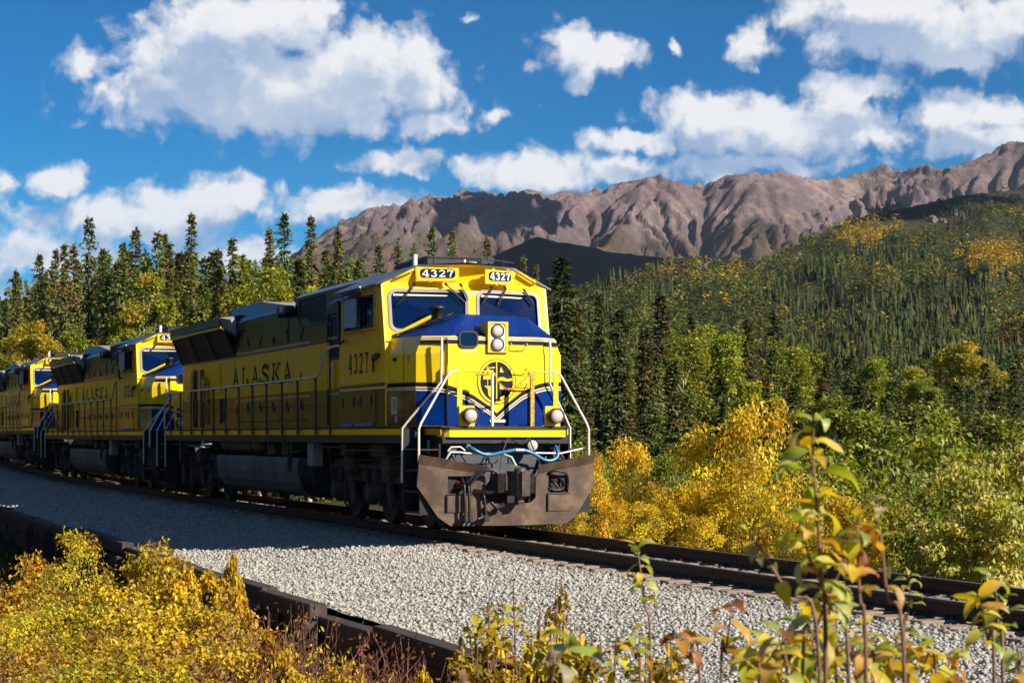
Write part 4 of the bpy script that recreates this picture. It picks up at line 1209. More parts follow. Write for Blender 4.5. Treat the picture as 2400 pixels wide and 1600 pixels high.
    for i, x in enumerate(xs):
        z1 = 3.97 if i % 3 else 4.02
        d = MB(); a, b = x + .006, x + .569
        d.m = 0; d.prism([(a, 1.90), (b, 1.90), (b, 2.475), (a, 2.475)], fr, .001, .016)
        d.m = 1; d.prism([(a, 2.476), (b, 2.476), (b, 3.40), (a, 3.40)], fr, .001, .016)
        d.m = 0; d.prism([(a, 3.401), (b, 3.401), (b, z1), (a, z1)], fr, .001, .016)
        dd = d.build('hood_door', [M['green_hood'], M['yellow_shaded']], P)
        l = MB(); zz = (3.55, 3.66, 3.58)[i % 3]; e_ = b - .09 if i % 2 else a + .03
        l.prism(rrect(e_, e_ + .055, zz, zz + .16, .02), fr, .0165, .03)
        if i % 2: l.prism(rrect(e_, e_ + .05, 2.74, 2.88, .02), fr, .0165, .03)
        l.prism(rrect(e_, e_ + .055, 2.08 + .06 * (i % 2), 2.24 + .06 * (i % 2), .02), fr, .0165, .03)
        l.build('latch', M['black'], dd)
    m = MB(); m.prism([(-14.8, 1.88), (-8.4, 1.88), (-8.4, 1.895), (-14.8, 1.895)], fr, .001, .03); m.build('door_sill', M['black'], P)
    for (a, b) in ((-14.85, -4.47),):
        MB().prism([(a, 2.394), (b, 2.394), (b, 2.408), (a, 2.408)], fr, .0165, .0175).build('stripe', M['cream'], P)
        MB().prism([(a, 2.366), (b, 2.366), (b, 2.380), (a, 2.380)], fr, .0165, .0175).build('stripe', M['cream'], P)
        MB().prism([(a, 3.455), (b, 3.455), (b, 3.468), (a, 3.468)], fr, .0165, .0175).build('stripe', M['cream'], P)
        MB().prism([(a, 3.485), (b, 3.485), (b, 3.498), (a, 3.498)], fr, .0165, .0175).build('stripe', M['cream'], P)
    # blower cabinet between doors and cab
    for a, b, z0, z1, mt in ((-8.42, -7.12, 1.80, 2.475, 0), (-8.42, -7.12, 2.476, 3.40, 1), (-8.42, -7.12, 3.401, 3.76, 0)):
        MB().prism([(a, z0), (b, z0), (b, z1), (a, z1)], fr, .001, .03).build('cabinet_panel', [M['green_hood'], M['yellow_shaded']][mt], P)
    for a, b, z0, z1, nm, mt in ((-9.25, -7.08, 3.80, 4.42, 'air_intake', 'grille'), (-6.95, -4.9, 3.05, 3.92, 'air_intake', 'grille')):
        MB().prism(rrect(a, b, z0, z1, .01, 1), fr, .001, .03, holes=[rrect(a + .05, b - .05, z0 + .05, z1 - .05, .01, 1)]).build('intake_frame', M['black'], P)
        MB().prism(rrect(a + .05, b - .05, z0 + .05, z1 - .05, .01, 1), fr, .002, .010).build(nm, M[mt], P)
    MB().bbox(-7.06, -4.6, -1.02, -.96, 3.94, 4.43, .01).build('upper_box', M['green_hood'], P)
    m = MB(); m.prism([(-7.0, 2.478), (-6.6, 2.478), (-6.6, 3.0), (-7.0, 3.0)], fr, .001, .05); m.build('end_door', M['yellow_shaded'], P)
    for z0, z1 in ((3.10, 3.19), (2.95, 3.04)): MB().prism([(-7.62, z0), (-7.42, z0), (-7.42, z1), (-7.62, z1)], fr, .031, .034).build('notice_plate', M['mirror'], P)
    MB().prism([(-7.85, 3.24), (-7.62, 3.24), (-7.62, 3.38), (-7.85, 3.38)], fr, .031, .04).build('junction_box', M['yellow_shaded'], P)
    MB().prism([(-6.95, 2.70), (-6.7, 2.70), (-6.7, 2.98), (-6.95, 2.98)], fr, .051, .054).build('notice_plate', M['label'], P)
    t = MB(); text_mesh(t, 'ALASKA', fr, -15.25, 2.70, .80, .45, .93, .018); t.build('lettering', M['navy_print'], P)
    # dynamic brake hatch with sloping grey front
    MB().hull([(-16.4, -.74, 4.30), (-16.4, .74, 4.30), (-16.4, .66, 4.66), (-16.4, -.66, 4.66)], [(-13.7, -.74, 4.30), (-13.7, .74, 4.30), (-13.7, .66, 4.66), (-13.7, -.66, 4.66)]).build('roof_hatch', M['roofblue'], P)
    m = MB(); m.add([(-13.69, -.74, 4.30), (-13.69, .74, 4.30), (-13.69, .66, 4.66), (-13.69, -.66, 4.66), (-10.3, -.78, 4.335), (-10.3, .78, 4.335)], [(0, 4, 3), (3, 4, 5, 2), (1, 2, 5), (0, 1, 5, 4), (0, 3, 2, 1)])
    m.build('hatch_slope', M['grey'], P)
    m = MB()
    for dx_ in (-.12, .12): m.lathe([(.11, 0), (.12, .03), (.12, .20), (.10, .22)], lambda u, v, w, dx_=dx_: (-10.1 + dx_ * 2 + u, -.92 - w, 4.20 + v), 18)
    m.tube([(-10.1, -.97, 4.12), (-10.1, -.97, 3.55)], .01, 6); m.bbox(-10.2, -10.0, -.98, -.9, 4.08, 4.3)
    m.build('twin_lamp', M['black'], P)
    m = MB(); m.bbox(-9.5, -8.6, -.5, .5, 4.54, 4.66, .03); m.build('exhaust_stack', M['black'], P)
    # flared radiator
    xr0, xr1 = -20.86, -14.9
    m = MB()
    for s in (-1, 1):
        m.hull([(xr0, s * .955, 3.45), (xr0, s * 1.24, 4.14), (xr0, s * 1.20, 4.15), (xr0, s * .955, 3.50)], [(xr1, s * .955, 3.45), (xr1 - .2, s * 1.24, 4.14), (xr1 - .2, s * 1.20, 4.15), (xr1, s * .955, 3.50)])
    m.build('radiator_grille', M['grille'], P)
    m = MB()
    for x in (-20.84, -18.9, -16.95, -15.02):
        m.hull([(x - .03, -.955, 3.44), (x + .03, -.955, 3.44), (x + .03, -.985, 3.44), (x - .03, -.985, 3.44)], [(x - .03, -1.22, 4.12), (x + .03, -1.22, 4.12), (x + .03, -1.27, 4.12), (x - .03, -1.27, 4.12)])
    m.build('radiator_rib', M['black'], P)
    for a, b in ((-20.84, -17.9), (-17.86, -15.1)):
        MB().bbox(a, b, -1.275, -1.235, 4.09, 4.16, .008).build('gutter', M['yellow_shaded'], P)
    m = MB(); m.hull([(xr0 - .02, -1.30, 4.17), (xr0 - .02, 1.30, 4.17), (xr0 - .02, 1.30, 4.36), (xr0 - .02, .7, 4.44), (xr0 - .02, -.7, 4.44), (xr0 - .02, -1.30, 4.36)],
                     [(xr1 - .25, -1.30, 4.17), (xr1 - .25, 1.30, 4.17), (xr1 - .25, 1.30, 4.36), (xr1 - .25, .7, 4.44), (xr1 - .25, -.7, 4.44), (xr1 - .25, -1.30, 4.36)])
    m.build('radiator_roof', M['green_hood'], P)
    m = MB(); m.hull([(xr1 - .249, -1.29, 4.36), (xr1 - .249, -.96, 4.40), (xr1 - .249, -.96, 3.9), (xr1 - .249, -1.18, 4.08)], [(xr1 + .05, -1.08, 4.30), (xr1 + .05, -.96, 4.30), (xr1 + .05, -.96, 3.9), (xr1 + .05, -1.05, 4.02)])
    m.build('radiator_end', M['grey'], P)
    # rear compartment panels
    for a, b, z0, z1, nm, mt, t1 in ((-20.8, -19.55, 2.478, 3.3, 'rear_panel', 'yellow_shaded', .02), (-20.8, -19.55, 1.8, 2.474, 'rear_panel', 'green_hood', .02), (-18.75, -18.35, 1.78, 3.25, 'rear_doorway', 'grille', .012), (-17.5, -16.45, 2.60, 3.30, 'rear_panel', 'yellow_shaded', .03),
                                 (-17.5, -17.0, 1.85, 2.474, 'rear_panel', 'green_hood', .03), (-16.96, -16.45, 1.85, 2.474, 'rear_panel', 'green_hood', .03), (-19.5, -19.1, 1.78, 3.25, 'rear_doorway', 'grille', .012), (-16.3, -15.95, 1.9, 2.46, 'rear_doorway', 'grille', .012),
                                 (-15.85, -15.0, 2.7, 3.3, 'rear_panel', 'yellow_shaded', .014)):
        MB().prism([(a, z0), (b, z0), (b, z1), (a, z1)], fr, .001, t1).build(nm, M[mt], P)
    MB().lathe([(.33, 0), (.33, .04), (.29, .05)], lambda u, v, w: (-19.8 + u, -.972 - w, 2.85 + v), 24).build('fan_cover', M['yellow_shaded'], P)
    m = MB(); m.tube([(-18.25, -.99, 1.9), (-18.25, -1.0, 3.05), (-18.15, -1.0, 3.12)], .03, 8); m.tube([(-17.75, -.99, 1.85), (-17.75, -1.0, 2.95)], .035, 8)
    m.bbox(-18.2, -17.9, -1.06, -.96, 2.4, 3.0, .01); m.build('pipework', M['chain'], P)
    MB().box(-20.93, -20.861, -.6, .6, 1.74, 3.6).build('rear_end_door', M['yellow_shaded'], P)

    # ---- side handrail
    postx = [-19.62, -18.36, -17.1, -15.89, -14.66, -13.41, -12.15, -10.91, -9.7, -8.45, -7.27, -5.97]
    for x in postx:
        m = MB(); m.bbox(x - .048, x + .048, -1.556, -1.532, 1.59, 2.64, .004); m.tube([(x, -1.545, 2.60), (x, -1.545, 2.665)], .026, 8); m.build('handrail_post', M['black'], P)
    m = MB(); m.bbox(-5.05, -4.98, -1.552, -1.532, 1.59, 3.18, .004); m.build('handrail_post', M['black'], P)
    MB().tube([(-20.36, -1.545, 1.75), (-20.36, -1.545, 2.62), (-20.30, -1.545, 2.66), (-6.1, -1.545, 2.675), (-5.75, -1.545, 2.72), (-5.60, -1.545, 2.84), (-5.25, -1.545, 3.14), (-5.1, -1.545, 3.20), (-4.62, -1.54, 3.22), (-4.46, -1.50, 3.22)], .023, 8).build('handrail', M['cream'], P)
    MB().tube([(-20.34, -1.545, 2.16), (-5.1, -1.545, 2.16)], .009, 6).build('handrail', M['black'], P)

    # ---- steps at the front and rear corners
    for s in (-1, 1):
        for x0, x1 in ((-.89, -.04), (-21.5, -20.42)):
            m = MB()
            m.box(x0, x0 + .03, s * 1.12, s * 1.50, .30, 1.69); m.box(x1 - .03, x1, s * 1.12, s * 1.50, .30, 1.20 if x0 > -5 else 1.50)
            m.box(x0 + .03, x1 - .03, s * 1.13, s * 1.16, .30, 1.44)
            stw = m.build('step_well', M['grille'], P)
            for z in (.34, .68, 1.02, 1.36):
                MB().bbox(x0 + .031, x1 - .031, s * 1.165, s * 1.48, z - .03, z, .006).build('step', M['black'], stw)
            if x0 < -5:
                for xx in (x0 - .02, x1 + .02):
                    MB().tube([(xx, s * 1.52, .75), (xx, s * 1.52, 1.7), (xx, s * 1.25, 2.25), (xx, s * 1.0, 2.6)], .018, 8).build('grab_rail', M['white'], P)
    MB().bbox(-.70, -.10, -1.22, -1.17, .22, .27, .01).build('lower_rung', M['coupler'], P)
    for s in (-1, 1):
        MB().tube([(-.90, s * 1.51, .80), (-.89, s * 1.51, 1.12), (-.88, s * 1.51, 1.70), (-.80, s * 1.40, 1.86), (-.55, s * 1.03, 2.36), (-.50, s * .97, 2.46), (-.47, s * .965, 3.10), (-.49, s * .96, 3.18)], .021, 8).build('grab_rail', M['white'], P)
        MB().tube([(-.08, s * 1.50, 1.15), (-.08, s * 1.50, 1.68), (-.08, s * 1.46, 1.78), (-.08, s * 1.02, 2.52), (-.08, s * .95, 2.61), (-.08, s * .84, 2.635)], .021, 8).build('grab_rail', M['white'], P)
    # ---- front platform: posts, top bars, chain, ditch lights
    for s in (-1, 1):
        y = .80 if s < 0 else .90
        m = MB(); m.bbox(-.09, -.07, s * y - .045, s * y + .045, 2.02, 2.62, .004); m.build('platform_post', M['yellow'], P)
    MB().tube([(-.08, -.85, 2.625), (-.08, -.22, 2.62)], .014, 8).build('platform_rail', M['yellow'], P)
    MB().tube([(-.08, .42, 2.62), (-.08, .93, 2.625)], .014, 8).build('platform_rail', M['yellow'], P)
    MB().tube([(-.08, -.23, 1.70), (-.08, -.23, 2.55), (-.08, -.20, 2.60)], .026, 10).build('platform_post', M['white'], P)
    m = MB(); m.bbox(-.10, -.06, .44, .51, 1.70, 2.62, .006); m.bbox(-.10, -.055, .40, .53, 2.55, 2.63, .006); m.build('platform_post', M['chain'], P)
    m = MB(); m.bbox(-.10, -.05, -.52, -.30, 2.555, 2.585, .008); m.bbox(-.10, -.05, -.32, -.27, 2.56, 2.61, .006); m.build('gate_latch', M['chain'], P)
    m = MB()
    L = 26
    for k in range(L):
        t_ = k / (L - 1); y = -.19 + .61 * t_; z = 2.56 - .24 * math.sin(math.pi * (t_ ** 0.8)) + .03 * t_
        r_ = .020
        ring_ = [(-.06 + (r_ * .6 * math.sin(q) if k % 2 else 0), y + r_ * math.cos(q), z + (0 if k % 2 else r_ * .7 * math.sin(q))) for q in [2 * math.pi * j / 8 for j in range(9)]]
        m.tube(ring_, .0055, 5, False)
    m.build('safety_chain', M['chain'], P)
    for s, yc in ((-1, -.69), (1, .825)):
        dl = MB().bbox(-.08, -.03, yc - .135, yc + .135, 1.712, 2.06, .006).build('ditch_light', M['yellow'], P)
        f = lambda u, v, w, yc=yc: (-.03 + w, yc + .02 + u, 1.90 + v)
        hs_ = MB().lathe([(.115, 0), (.128, .05), (.128, .16), (.118, .17), (.106, .165), (.104, .15)], f, 28).build('lamp_housing', M['coupler'], dl)
        MB().lathe([(.103, .15), (.09, .165), (.05, .178), (.015, .181)], f, 28).build('lens', M['lens'], hs_)
    # pin-lifter plate below V
    m = MB(); m.bbox(-.49, -.47, -.12, .16, 1.79, 1.84, .004); m.build('door_stop', M['cream'], P)

    # ---- pilot plate, plow, coupler, hoses
    m = MB(); m.box(-.42, -.32, -1.08, 1.08, .55, 1.44)
    m.bbox(-.32, -.12, -.45, .45, .62, 1.12, .02)
    m.build('pilot_plate', M['pilot'], P)
    m = MB()
    for s in (-1, 1):
        m.hull([(-.32, s * 1.0, 1.40), (-.32, s * .80, 1.40), (-.32, s * .86, 1.16), (-.32, s * 1.06, 1.16)], [(-.10, s * .98, 1.36), (-.10, s * .84, 1.36), (-.10, s * .88, 1.18), (-.10, s * 1.02, 1.18)])
    m.build('pilot_bracket', M['pilot'], P)
    def plx(y): return .22 - .20 * abs(y) / 1.5
    def frP(u, v, w): return (plx(u) + w, u, v)
    # faces are split at the keel so that the V stays crisp
    for s in (-1, 1):
        q = [(.0, .115), (s * 1.02, .12), (s * 1.22, .26), (s * 1.56, .76), (s * 1.53, 1.11), (s * .50, .955), (s * .44, .90), (s * .44, .56), (s * .34, .475), (.0, .47)]
        hole = [(s * .68, .64), (s * 1.06, .64), (s * 1.06, .92), (s * .68, .92)]
        if s > 0: q = q[::-1]; hole = hole[::-1]
        pw = MB().prism(q, frP, -.03, 0, holes=[hole]).build('plow_blade', M['plow'], P)
        lip = MB(); a = [frP(s * 1.535, 1.112, -.03), frP(s * 1.535, 1.112, .0), frP(s * .49, .957, .0), frP(s * .49, .957, -.03)]
        b = [(plx(1.53) + .05, s * 1.545, 1.27), (plx(1.53) + .08, s * 1.545, 1.265), (plx(.49) + .07, s * .47, 1.085), (plx(.49) + .04, s * .47, 1.09)]
        lip.hull(a, b); lip.build('plow_lip', M['plow'], P)
        wing = MB(); wing.hull([frP(s * 1.56, .76, -.03), frP(s * 1.53, 1.11, -.03), frP(s * 1.53, 1.11, -.06), frP(s * 1.56, .76, -.06)], [(-.30, s * 1.30, .74), (-.30, s * 1.30, 1.1), (-.33, s * 1.30, 1.1), (-.33, s * 1.30, .74)])
        wing.build('plow_stay', M['plow'], P)
        fp = MB(); u0, u1 = (.66, 1.08)
        fp.prism([(s * u0, .34), (s * u1, .34), (s * u1, .625), (s * u0, .625)], frP, .002, .02); fl = fp.build('flap_door', M['plow'], P)
        MB().tube([frP(s * u0, .625, .022), frP(s * u1, .625, .022)], .014, 6).build('hinge', M['black'], fl)
        MB().tube([frP(s * (u1 if s < 0 else u0), .60, .02), frP(s * (u1 if s < 0 else u0), .34, .02)], .018, 6).build('edge_bar', M['rubber'], fl)
        MB().bbox(-.30, .02, s * .66, s * 1.08, .60, .94, .01).build('hose_pocket', M['grille'], P)
        foot = MB(); foot.hull([(.02, s * 1.10, .14), (.02, s * 1.30, .30), (-.02, s * 1.30, .30), (-.02, s * 1.10, .14)], [(-.55, s * .95, .07), (-.55, s * 1.12, .30), (-.6, s * 1.12, .30), (-.6, s * .95, .07)])
        foot.build('rail_guard', M['black'], P)
    m = MB(); m.bbox(-.42, -.16, -.46, .46, .44, 1.02, .03); m.build('coupler_pocket', M['grille'], P)
    m = MB()
    m.bbox(-.16, .32, -.17, .15, .66, .96, .03)
    m.prism([(-.13, .0), (.15, .0), (.20, .16), (.16, .30), (.02, .30), (.02, .16), (-.09, .10)], lambda u, v, w: (.25 + v, u + .02, w), .60, 1.0)
    m.lathe([(.085, 0), (.095, .02), (.095, .48), (.07, .50)], lambda u, v, w: (.42 + u, .06 + v, .56 + w), 16)
    m.prism([(.20, .0), (.30, .02), (.34, .20), (.28, .34), (.22, .30), (.24, .18)], lambda u, v, w: (.15 + v, u, w), .64, .95)
    m.prism([(-.32, .0), (-.22, .0), (-.17, .14), (-.24, .32), (-.32, .26), (-.27, .14)], lambda u, v, w: (.15 + v, u, w), .66, .96)
    m.cyl((.40, .06, .52), (.40, .06, 1.06), .035, 10); m.bbox(.30, .46, .0, .12, .47, .57, .015)
    cp = m.build('coupler', M['coupler'], P)
    m = MB(); m.tube([(.30, -.40, .50), (.32, -.30, .40), (.34, -.18, .46)], .03, 8, r1=.05); m.build('glad_hand', M['black'], P)
    # cut lever
    m = MB(); m.tube([(-.05, -1.05, 1.18), (.0, -.98, 1.31), (.0, -.80, 1.30), (.02, -.70, 1.285), (.05, -.1, 1.275), (.2, .0, 1.22), (.3, .04, 1.08)], .017, 8); m.tube([(.02, .42, 1.29), (.02, .95, 1.28), (.0, 1.35, 1.36)], .015, 8)
    m.tube([(.02, -1.04, 1.32), (.02, -.98, 1.39), (.02, -.82, 1.39), (.02, -.74, 1.33)], .012, 6)
    m.build('cut_lever', M['white'], P)
    m = MB(); m.tube([(.02, .0, 1.54), (.12, .12, 1.46), (.20, .18, 1.42), (.16, .30, 1.52)], .010, 6); m.tube([(.02, .0, 1.53), (.10, -.12, 1.30), (.2, -.2, 1.05), (.2, -.3, .9)], .012, 6); m.tube([(.02, .38, 1.54), (.10, .45, 1.30), (.12, .58, 1.02), (.10, .66, .90)], .012, 6)
    m.build('tie_rod', M['black'], P)
    m = MB(); m.lathe([(.10, 0), (.105, .05), (.09, .06)], lambda u, v, w: (-.10 + w, .47 + u, 1.41 + v), 20); lw = m.build('pilot_lamp', M['black'], P)
    MB().lathe([(.088, .06), (.07, .075), (.02, .082)], lambda u, v, w: (-.10 + w, .47 + u, 1.41 + v), 20).build('lens', M['lens'], lw)
    for y0, z0, y1, z1 in ((-.80, 1.30, -.70, 1.0), (-.35, 1.2, -.4, 1.0), (-.95, 1.28, -.9, 1.05), (.70, 1.25, .62, 1.0), (.95, 1.30, 1.0, 1.1)):
        MB().tube([(-.05, y0, z0), (.0, (y0 + y1) / 2 + .03, (z0 + z1) / 2), (-.02, y1, z1)], .020, 7).build('air_hose', M['rubber'], P)
    def smooth(pts, n=6):
        out_ = []; Pv = [Vector(p) for p in pts]
        for i in range(len(Pv) - 1):
            p0, p1, p2, p3 = Pv[max(i - 1, 0)], Pv[i], Pv[i + 1], Pv[min(i + 2, len(Pv) - 1)]
            for j in range(n):
                t_ = j / n
                out_.append(.5 * ((2 * p1) + (p2 - p0) * t_ + (2 * p0 - 5 * p1 + 4 * p2 - p3) * t_ ** 2 + (3 * p1 - p0 - 3 * p2 + p3) * t_ ** 3))
        return out_ + [Pv[-1]]
    MB().tube(smooth([(-.08, -.66, 1.40), (.05, -.62, 1.36), (.08, -.48, 1.285), (.08, -.32, 1.262), (.09, -.12, 1.30), (.10, .11, 1.338), (.10, .24, 1.335), (.10, .40, 1.29), (.09, .62, 1.175), (.08, .76, 1.165), (.06, .86, 1.215), (.03, .89, 1.30), (-.06, .885, 1.40)]), .030, 10).build('jumper_hose', M['bluehose'], P)
    m = MB(); m.cyl((-.12, -.665, 1.40), (-.03, -.66, 1.395), .042, 10); m.cyl((.10, .11, 1.338), (.10, .25, 1.332), .034, 10); m.build('hose_clamp', M['chrome'], P)
    for pp in ([(-.05, -1.0, .66), (.22, -.82, .80), (.30, -.62, .98), (.33, -.45, 1.04), (.34, -.30, 1.0), (.34, -.235, .86), (.32, -.28, .72), (.27, -.42, .665), (.10, -.66, .70)],
               [(-.05, -.96, .62), (.24, -.76, .78), (.31, -.56, .98), (.34, -.40, 1.015), (.35, -.28, .94), (.35, -.26, .80), (.32, -.34, .69), (.27, -.46, .64), (.08, -.70, .66)]):
        MB().tube(smooth(pp), .024, 8).build('air_hose', M['rubber'], P)
    for y in (-.83, -.755):
        MB().tube(smooth([(.02, y + .02, .90), (.20, y, .80), (.24, y, .60), (.24, y + .01, .30)]), .024, 8).build('air_hose', M['rubber'], P)
        m = MB(); m.bbox(.19, .29, y - .02, y + .05, .17, .30, .015); m.tube([(.24, y + .01, .18), (.26, y - .04, .12)], .03, 8); m.build('glad_hand', M['black'], P)
    MB().tube(smooth([(.10, -.60, .68), (.22, -.51, .62), (.24, -.485, .50), (.25, -.47, .30)]), .026, 8).build('air_hose', M['rubber'], P)
    m = MB(); m.bbox(.2, .3, -.52, -.42, .19, .30, .015); m.tube([(.26, -.50, .27), (.28, -.62, .23)], .025, 8); m.build('glad_hand', M['black'], P)
    m = MB(); m.bbox(.02, .10, -.90, -.80, .72, .84, .02); m.cyl((.06, -.72, .82), (.12, -.66, .83), .03, 8); m.build('angle_cock', M['red'], P)
    for k, pp in enumerate(([(.02, .60, .86), (.20, .72, .99), (.22, .90, .98), (.18, 1.0, .88), (.12, 1.02, .68)], [(.02, .62, .82), (.14, .70, .70), (.16, .86, .68), (.12, .96, .72)], [(-.02, .70, .90), (.10, .80, .80), (.12, .90, .66)], [(.0, .90, .90), (.08, .95, .80), (.08, .97, .64)])):
        MB().tube(smooth(pp), .022, 7).build('air_hose', M['rubber'], P)
    MB().bbox(-.50, -.42, -1.21, -1.19, 1.28, 1.50, .004).build('notice_plate', M['mirror'], P)

    # ---- fuel tank, reservoirs, underfloor gear
    prof = [(-1.40, 1.13), (-1.43, 1.05), (-1.43, .82), (-1.38, .62), (-1.25, .44), (-1.0, .33), (0, .30), (1.0, .33), (1.25, .44), (1.38, .62), (1.43, .82), (1.43, 1.05), (1.40, 1.13)]
    m = MB(); k = len(prof)
    m.hull([(-14.80, y, z) for y, z in prof], [(-7.72, y, z) for y, z in prof])
    tk = m.build('fuel_tank', M['tank'], P)
    m = MB(); m.hull([(-7.718, y * .985, z) for y, z in prof], [(-7.25, y * .82, .36 + (z - .30) * .9) for y, z in prof]); m.build('tank_end', M['black'], tk)
    m = MB(); m.bbox(-8.25, -8.15, -1.50, -1.42, .85, 1.18, .01); m.tube([(-8.2, -1.46, 1.15), (-8.1, -1.45, 1.24), (-7.7, -1.35, 1.26)], .02, 6); m.build('fuel_gauge', M['coupler'], tk)
    m = MB(); f = lambda u, v, w: (-15.05 + w, -1.16 + u, 1.39 + v)
    m.lathe([(.08, 0), (.15, .06), (.165, .15), (.165, 3.6), (.15, 3.72), (.08, 3.8)], f, 24); ar = m.build('air_reservoir', M['tank'], P)
    m = MB()
    for x in (-14.3, -12.0): m.bbox(x - .03, x + .03, -1.335, -1.0, 1.21, 1.45, .004)
    m.build('reservoir_strap', M['black'], ar)
    m = MB()
    for a, b, z0, z1, y in ((-10.6, -10.0, 1.16, 1.42, -1.30), (-9.6, -8.8, 1.15, 1.44, -1.25), (-8.6, -8.45, 1.2, 1.44, -1.42), (-8.35, -8.2, 1.2, 1.44, -1.42)):
        m.bbox(a, b, y, y + .4, z0, z1, .02)
    m.build('underfloor_gear', M['truck'], P)
    m = MB(); m.bbox(-7.0, -6.62, -1.42, -1.2, .98, 1.44, .015); m.build('junction_box', M['grey'], P)
    m = MB()
    m.tube(smooth([(-7.05, -1.3, 1.25), (-7.3, -1.38, 1.0), (-7.5, -1.40, .7), (-7.45, -1.35, .45), (-7.1, -1.2, .3)]), .03, 8)
    m.tube(smooth([(-7.1, -1.3, 1.2), (-6.9, -1.36, .9), (-6.9, -1.3, .6)]), .025, 8)
    for x in (-9.7, -8.47): m.bbox(x - .05, x + .05, -1.51, -1.46, 1.36, 1.58, .01)
    m.bbox(-18.9, -18.75, -1.46, -1.3, 1.0, 1.44, .01); m.bbox(-4.8, -4.5, -1.4, -1.2, 1.2, 1.44, .02); m.bbox(-3.2, -2.4, -1.35, -.9, 1.2, 1.44, .03)
    m.tube([(-6.5, -1.42, 1.36), (-4.7, -1.42, 1.36), (-4.6, -1.42, 1.3), (-2.0, -1.42, 1.32)], .018, 6)
    m.tube([(-20.2, -1.40, 1.34), (-15.2, -1.40, 1.34)], .018, 6)
    m.build('pipework', M['truck'], P)
    make_truck(-3.70, root); make_truck(-18.55, root)
    m = MB(); m.bbox(-22.05, -21.5, -.14, .14, .66, .95, .03); m.build('rear_coupler', M['coupler'], P)
    return root


def arc3(x, y, z, r, a0, a1):
    return [(x + r * math.cos(R(a0 + (a1 - a0) * i / 8)), y, z + r * math.sin(R(a0 + (a1 - a0) * i / 8))) for i in range(9)]


def track_z(x): return 0.00035 * max(0.0, -x - 30.0) ** 2


MB.auto = True
loco = make_loco()
MB.auto = False
tag(loco, 'yellow and blue diesel locomotive leading the train with its headlights and plow to the front', 'locomotive', 'locomotives of the train')
FRONT_ONLY = ('safety_chain',)
for k, (num, lab) in enumerate((('4326', 'second yellow locomotive, coupled behind the leading one, its cab half hidden'), ('4', 'rearmost yellow locomotive, cut off by the left picture edge'))):
    r = copy_tree(loco)
    x = -22.56 * (k + 1); r.location = (x, 0, track_z(x - 8))
    r['label'] = lab
    for ch in [c for c in r.children if c.name.split('.')[0] == 'cab_number']: bpy.data.objects.remove(ch)
    MB.auto = True
    t = MB(); text_mesh(t, num, lambda u, v, w: (u, YS - w, v), -3.86, 2.665, .30, .37, .325, .002); t.build('cab_number', M['navy_print'], r)
    for ch in r.children:
        base = ch.name.split('.')[0]
        if base == 'number_board':
            dg = [c for c in ch.children if c.name.startswith('board_digits')]
            lo_ = min(v.co.y for v in dg[0].data.vertices) < 0
            for c in dg: bpy.data.objects.remove(c)
            a, b, c, d = (-.87, -.28, 4.27, 4.425) if lo_ else (.34, .80, 4.25, 4.41)
            t = MB(); w = b - a - .04; text_mesh(t, num, frCab, a + .035, c + .018, w / 4 * 1.22, d - c - .036, w / 4, .037)
            t.build('board_digits', M['whiteprint'], ch)
    MB.auto = False

# ---------------------------------------------------------------- foliage building blocks
def unit(v): return v / np.maximum(np.linalg.norm(v, axis=-1, keepdims=True), 1e-9)


def leaf_arrays(C, A, N, L, Wd, col, fold=.25):
    """folded leaf blades: base at C, axis A, normal N, length L, half width Wd"""
    A = unit(A); B = unit(np.cross(N, A)); N = np.cross(A, B); n = len(C)
    L = np.broadcast_to(L, (n,))[:, None]; Wd = np.broadcast_to(Wd, (n,))[:, None]
    V = np.stack([C, C + A * L * .5 + B * Wd + N * Wd * fold, C + A * L - N * L * .12, C + A * L * .5 - B * Wd + N * Wd * fold], 1).reshape(-1, 3)
    i = (np.arange(n) * 4)[:, None]
    F = np.concatenate([i + np.array([[0, 1, 2]]), i + np.array([[0, 2, 3]])], 0)
    return V, F, np.repeat(col, 4, 0)


def rand_unit(r, n):
    v = r.normal(size=(n, 3)); return unit(v)


def merge(lst):
    V, F, C = [], [], []; o = 0
    for v, f, c in lst: V.append(v); F.append(f + o); C.append(c); o += len(v)
    return np.concatenate(V), np.concatenate(F), np.concatenate(C)


def limb_mb(mb, p0, p1, r0, r1, wob=.0, n=6, seg=4, rg=random):
    pts = []
    for i in range(seg + 1):
        t = i / seg; p = Vector(p0).lerp(Vector(p1), t)
        if 0 < i < seg: p += Vector((rg.uniform(-wob, wob), rg.uniform(-wob, wob), rg.uniform(-wob, wob) * .4))
        pts.append(p)
    mb.tube(pts, r0, n, False, r1)
    return pts


class Proto:
    """a thing whose parts are meshes shared by all its copies"""
    def __init__(s, name, parts, cat): s.name, s.parts, s.cat = name, parts, cat
    def place(s, loc, sc, rz, label, group, tilt=0.0):
        o = empty(s.name, loc, rz); o.rotation_euler = (tilt * math.cos(rz * 3), tilt * math.sin(rz * 5), rz)
        o.scale = sc if isinstance(sc, (tuple, list)) else (sc, sc, sc)
        tag(o, label, s.cat, group)
        for nm, me in s.parts: mobj(nm, me, o)
        return o


def steal(o):
    me = o.data; bpy.data.objects.remove(o); return me


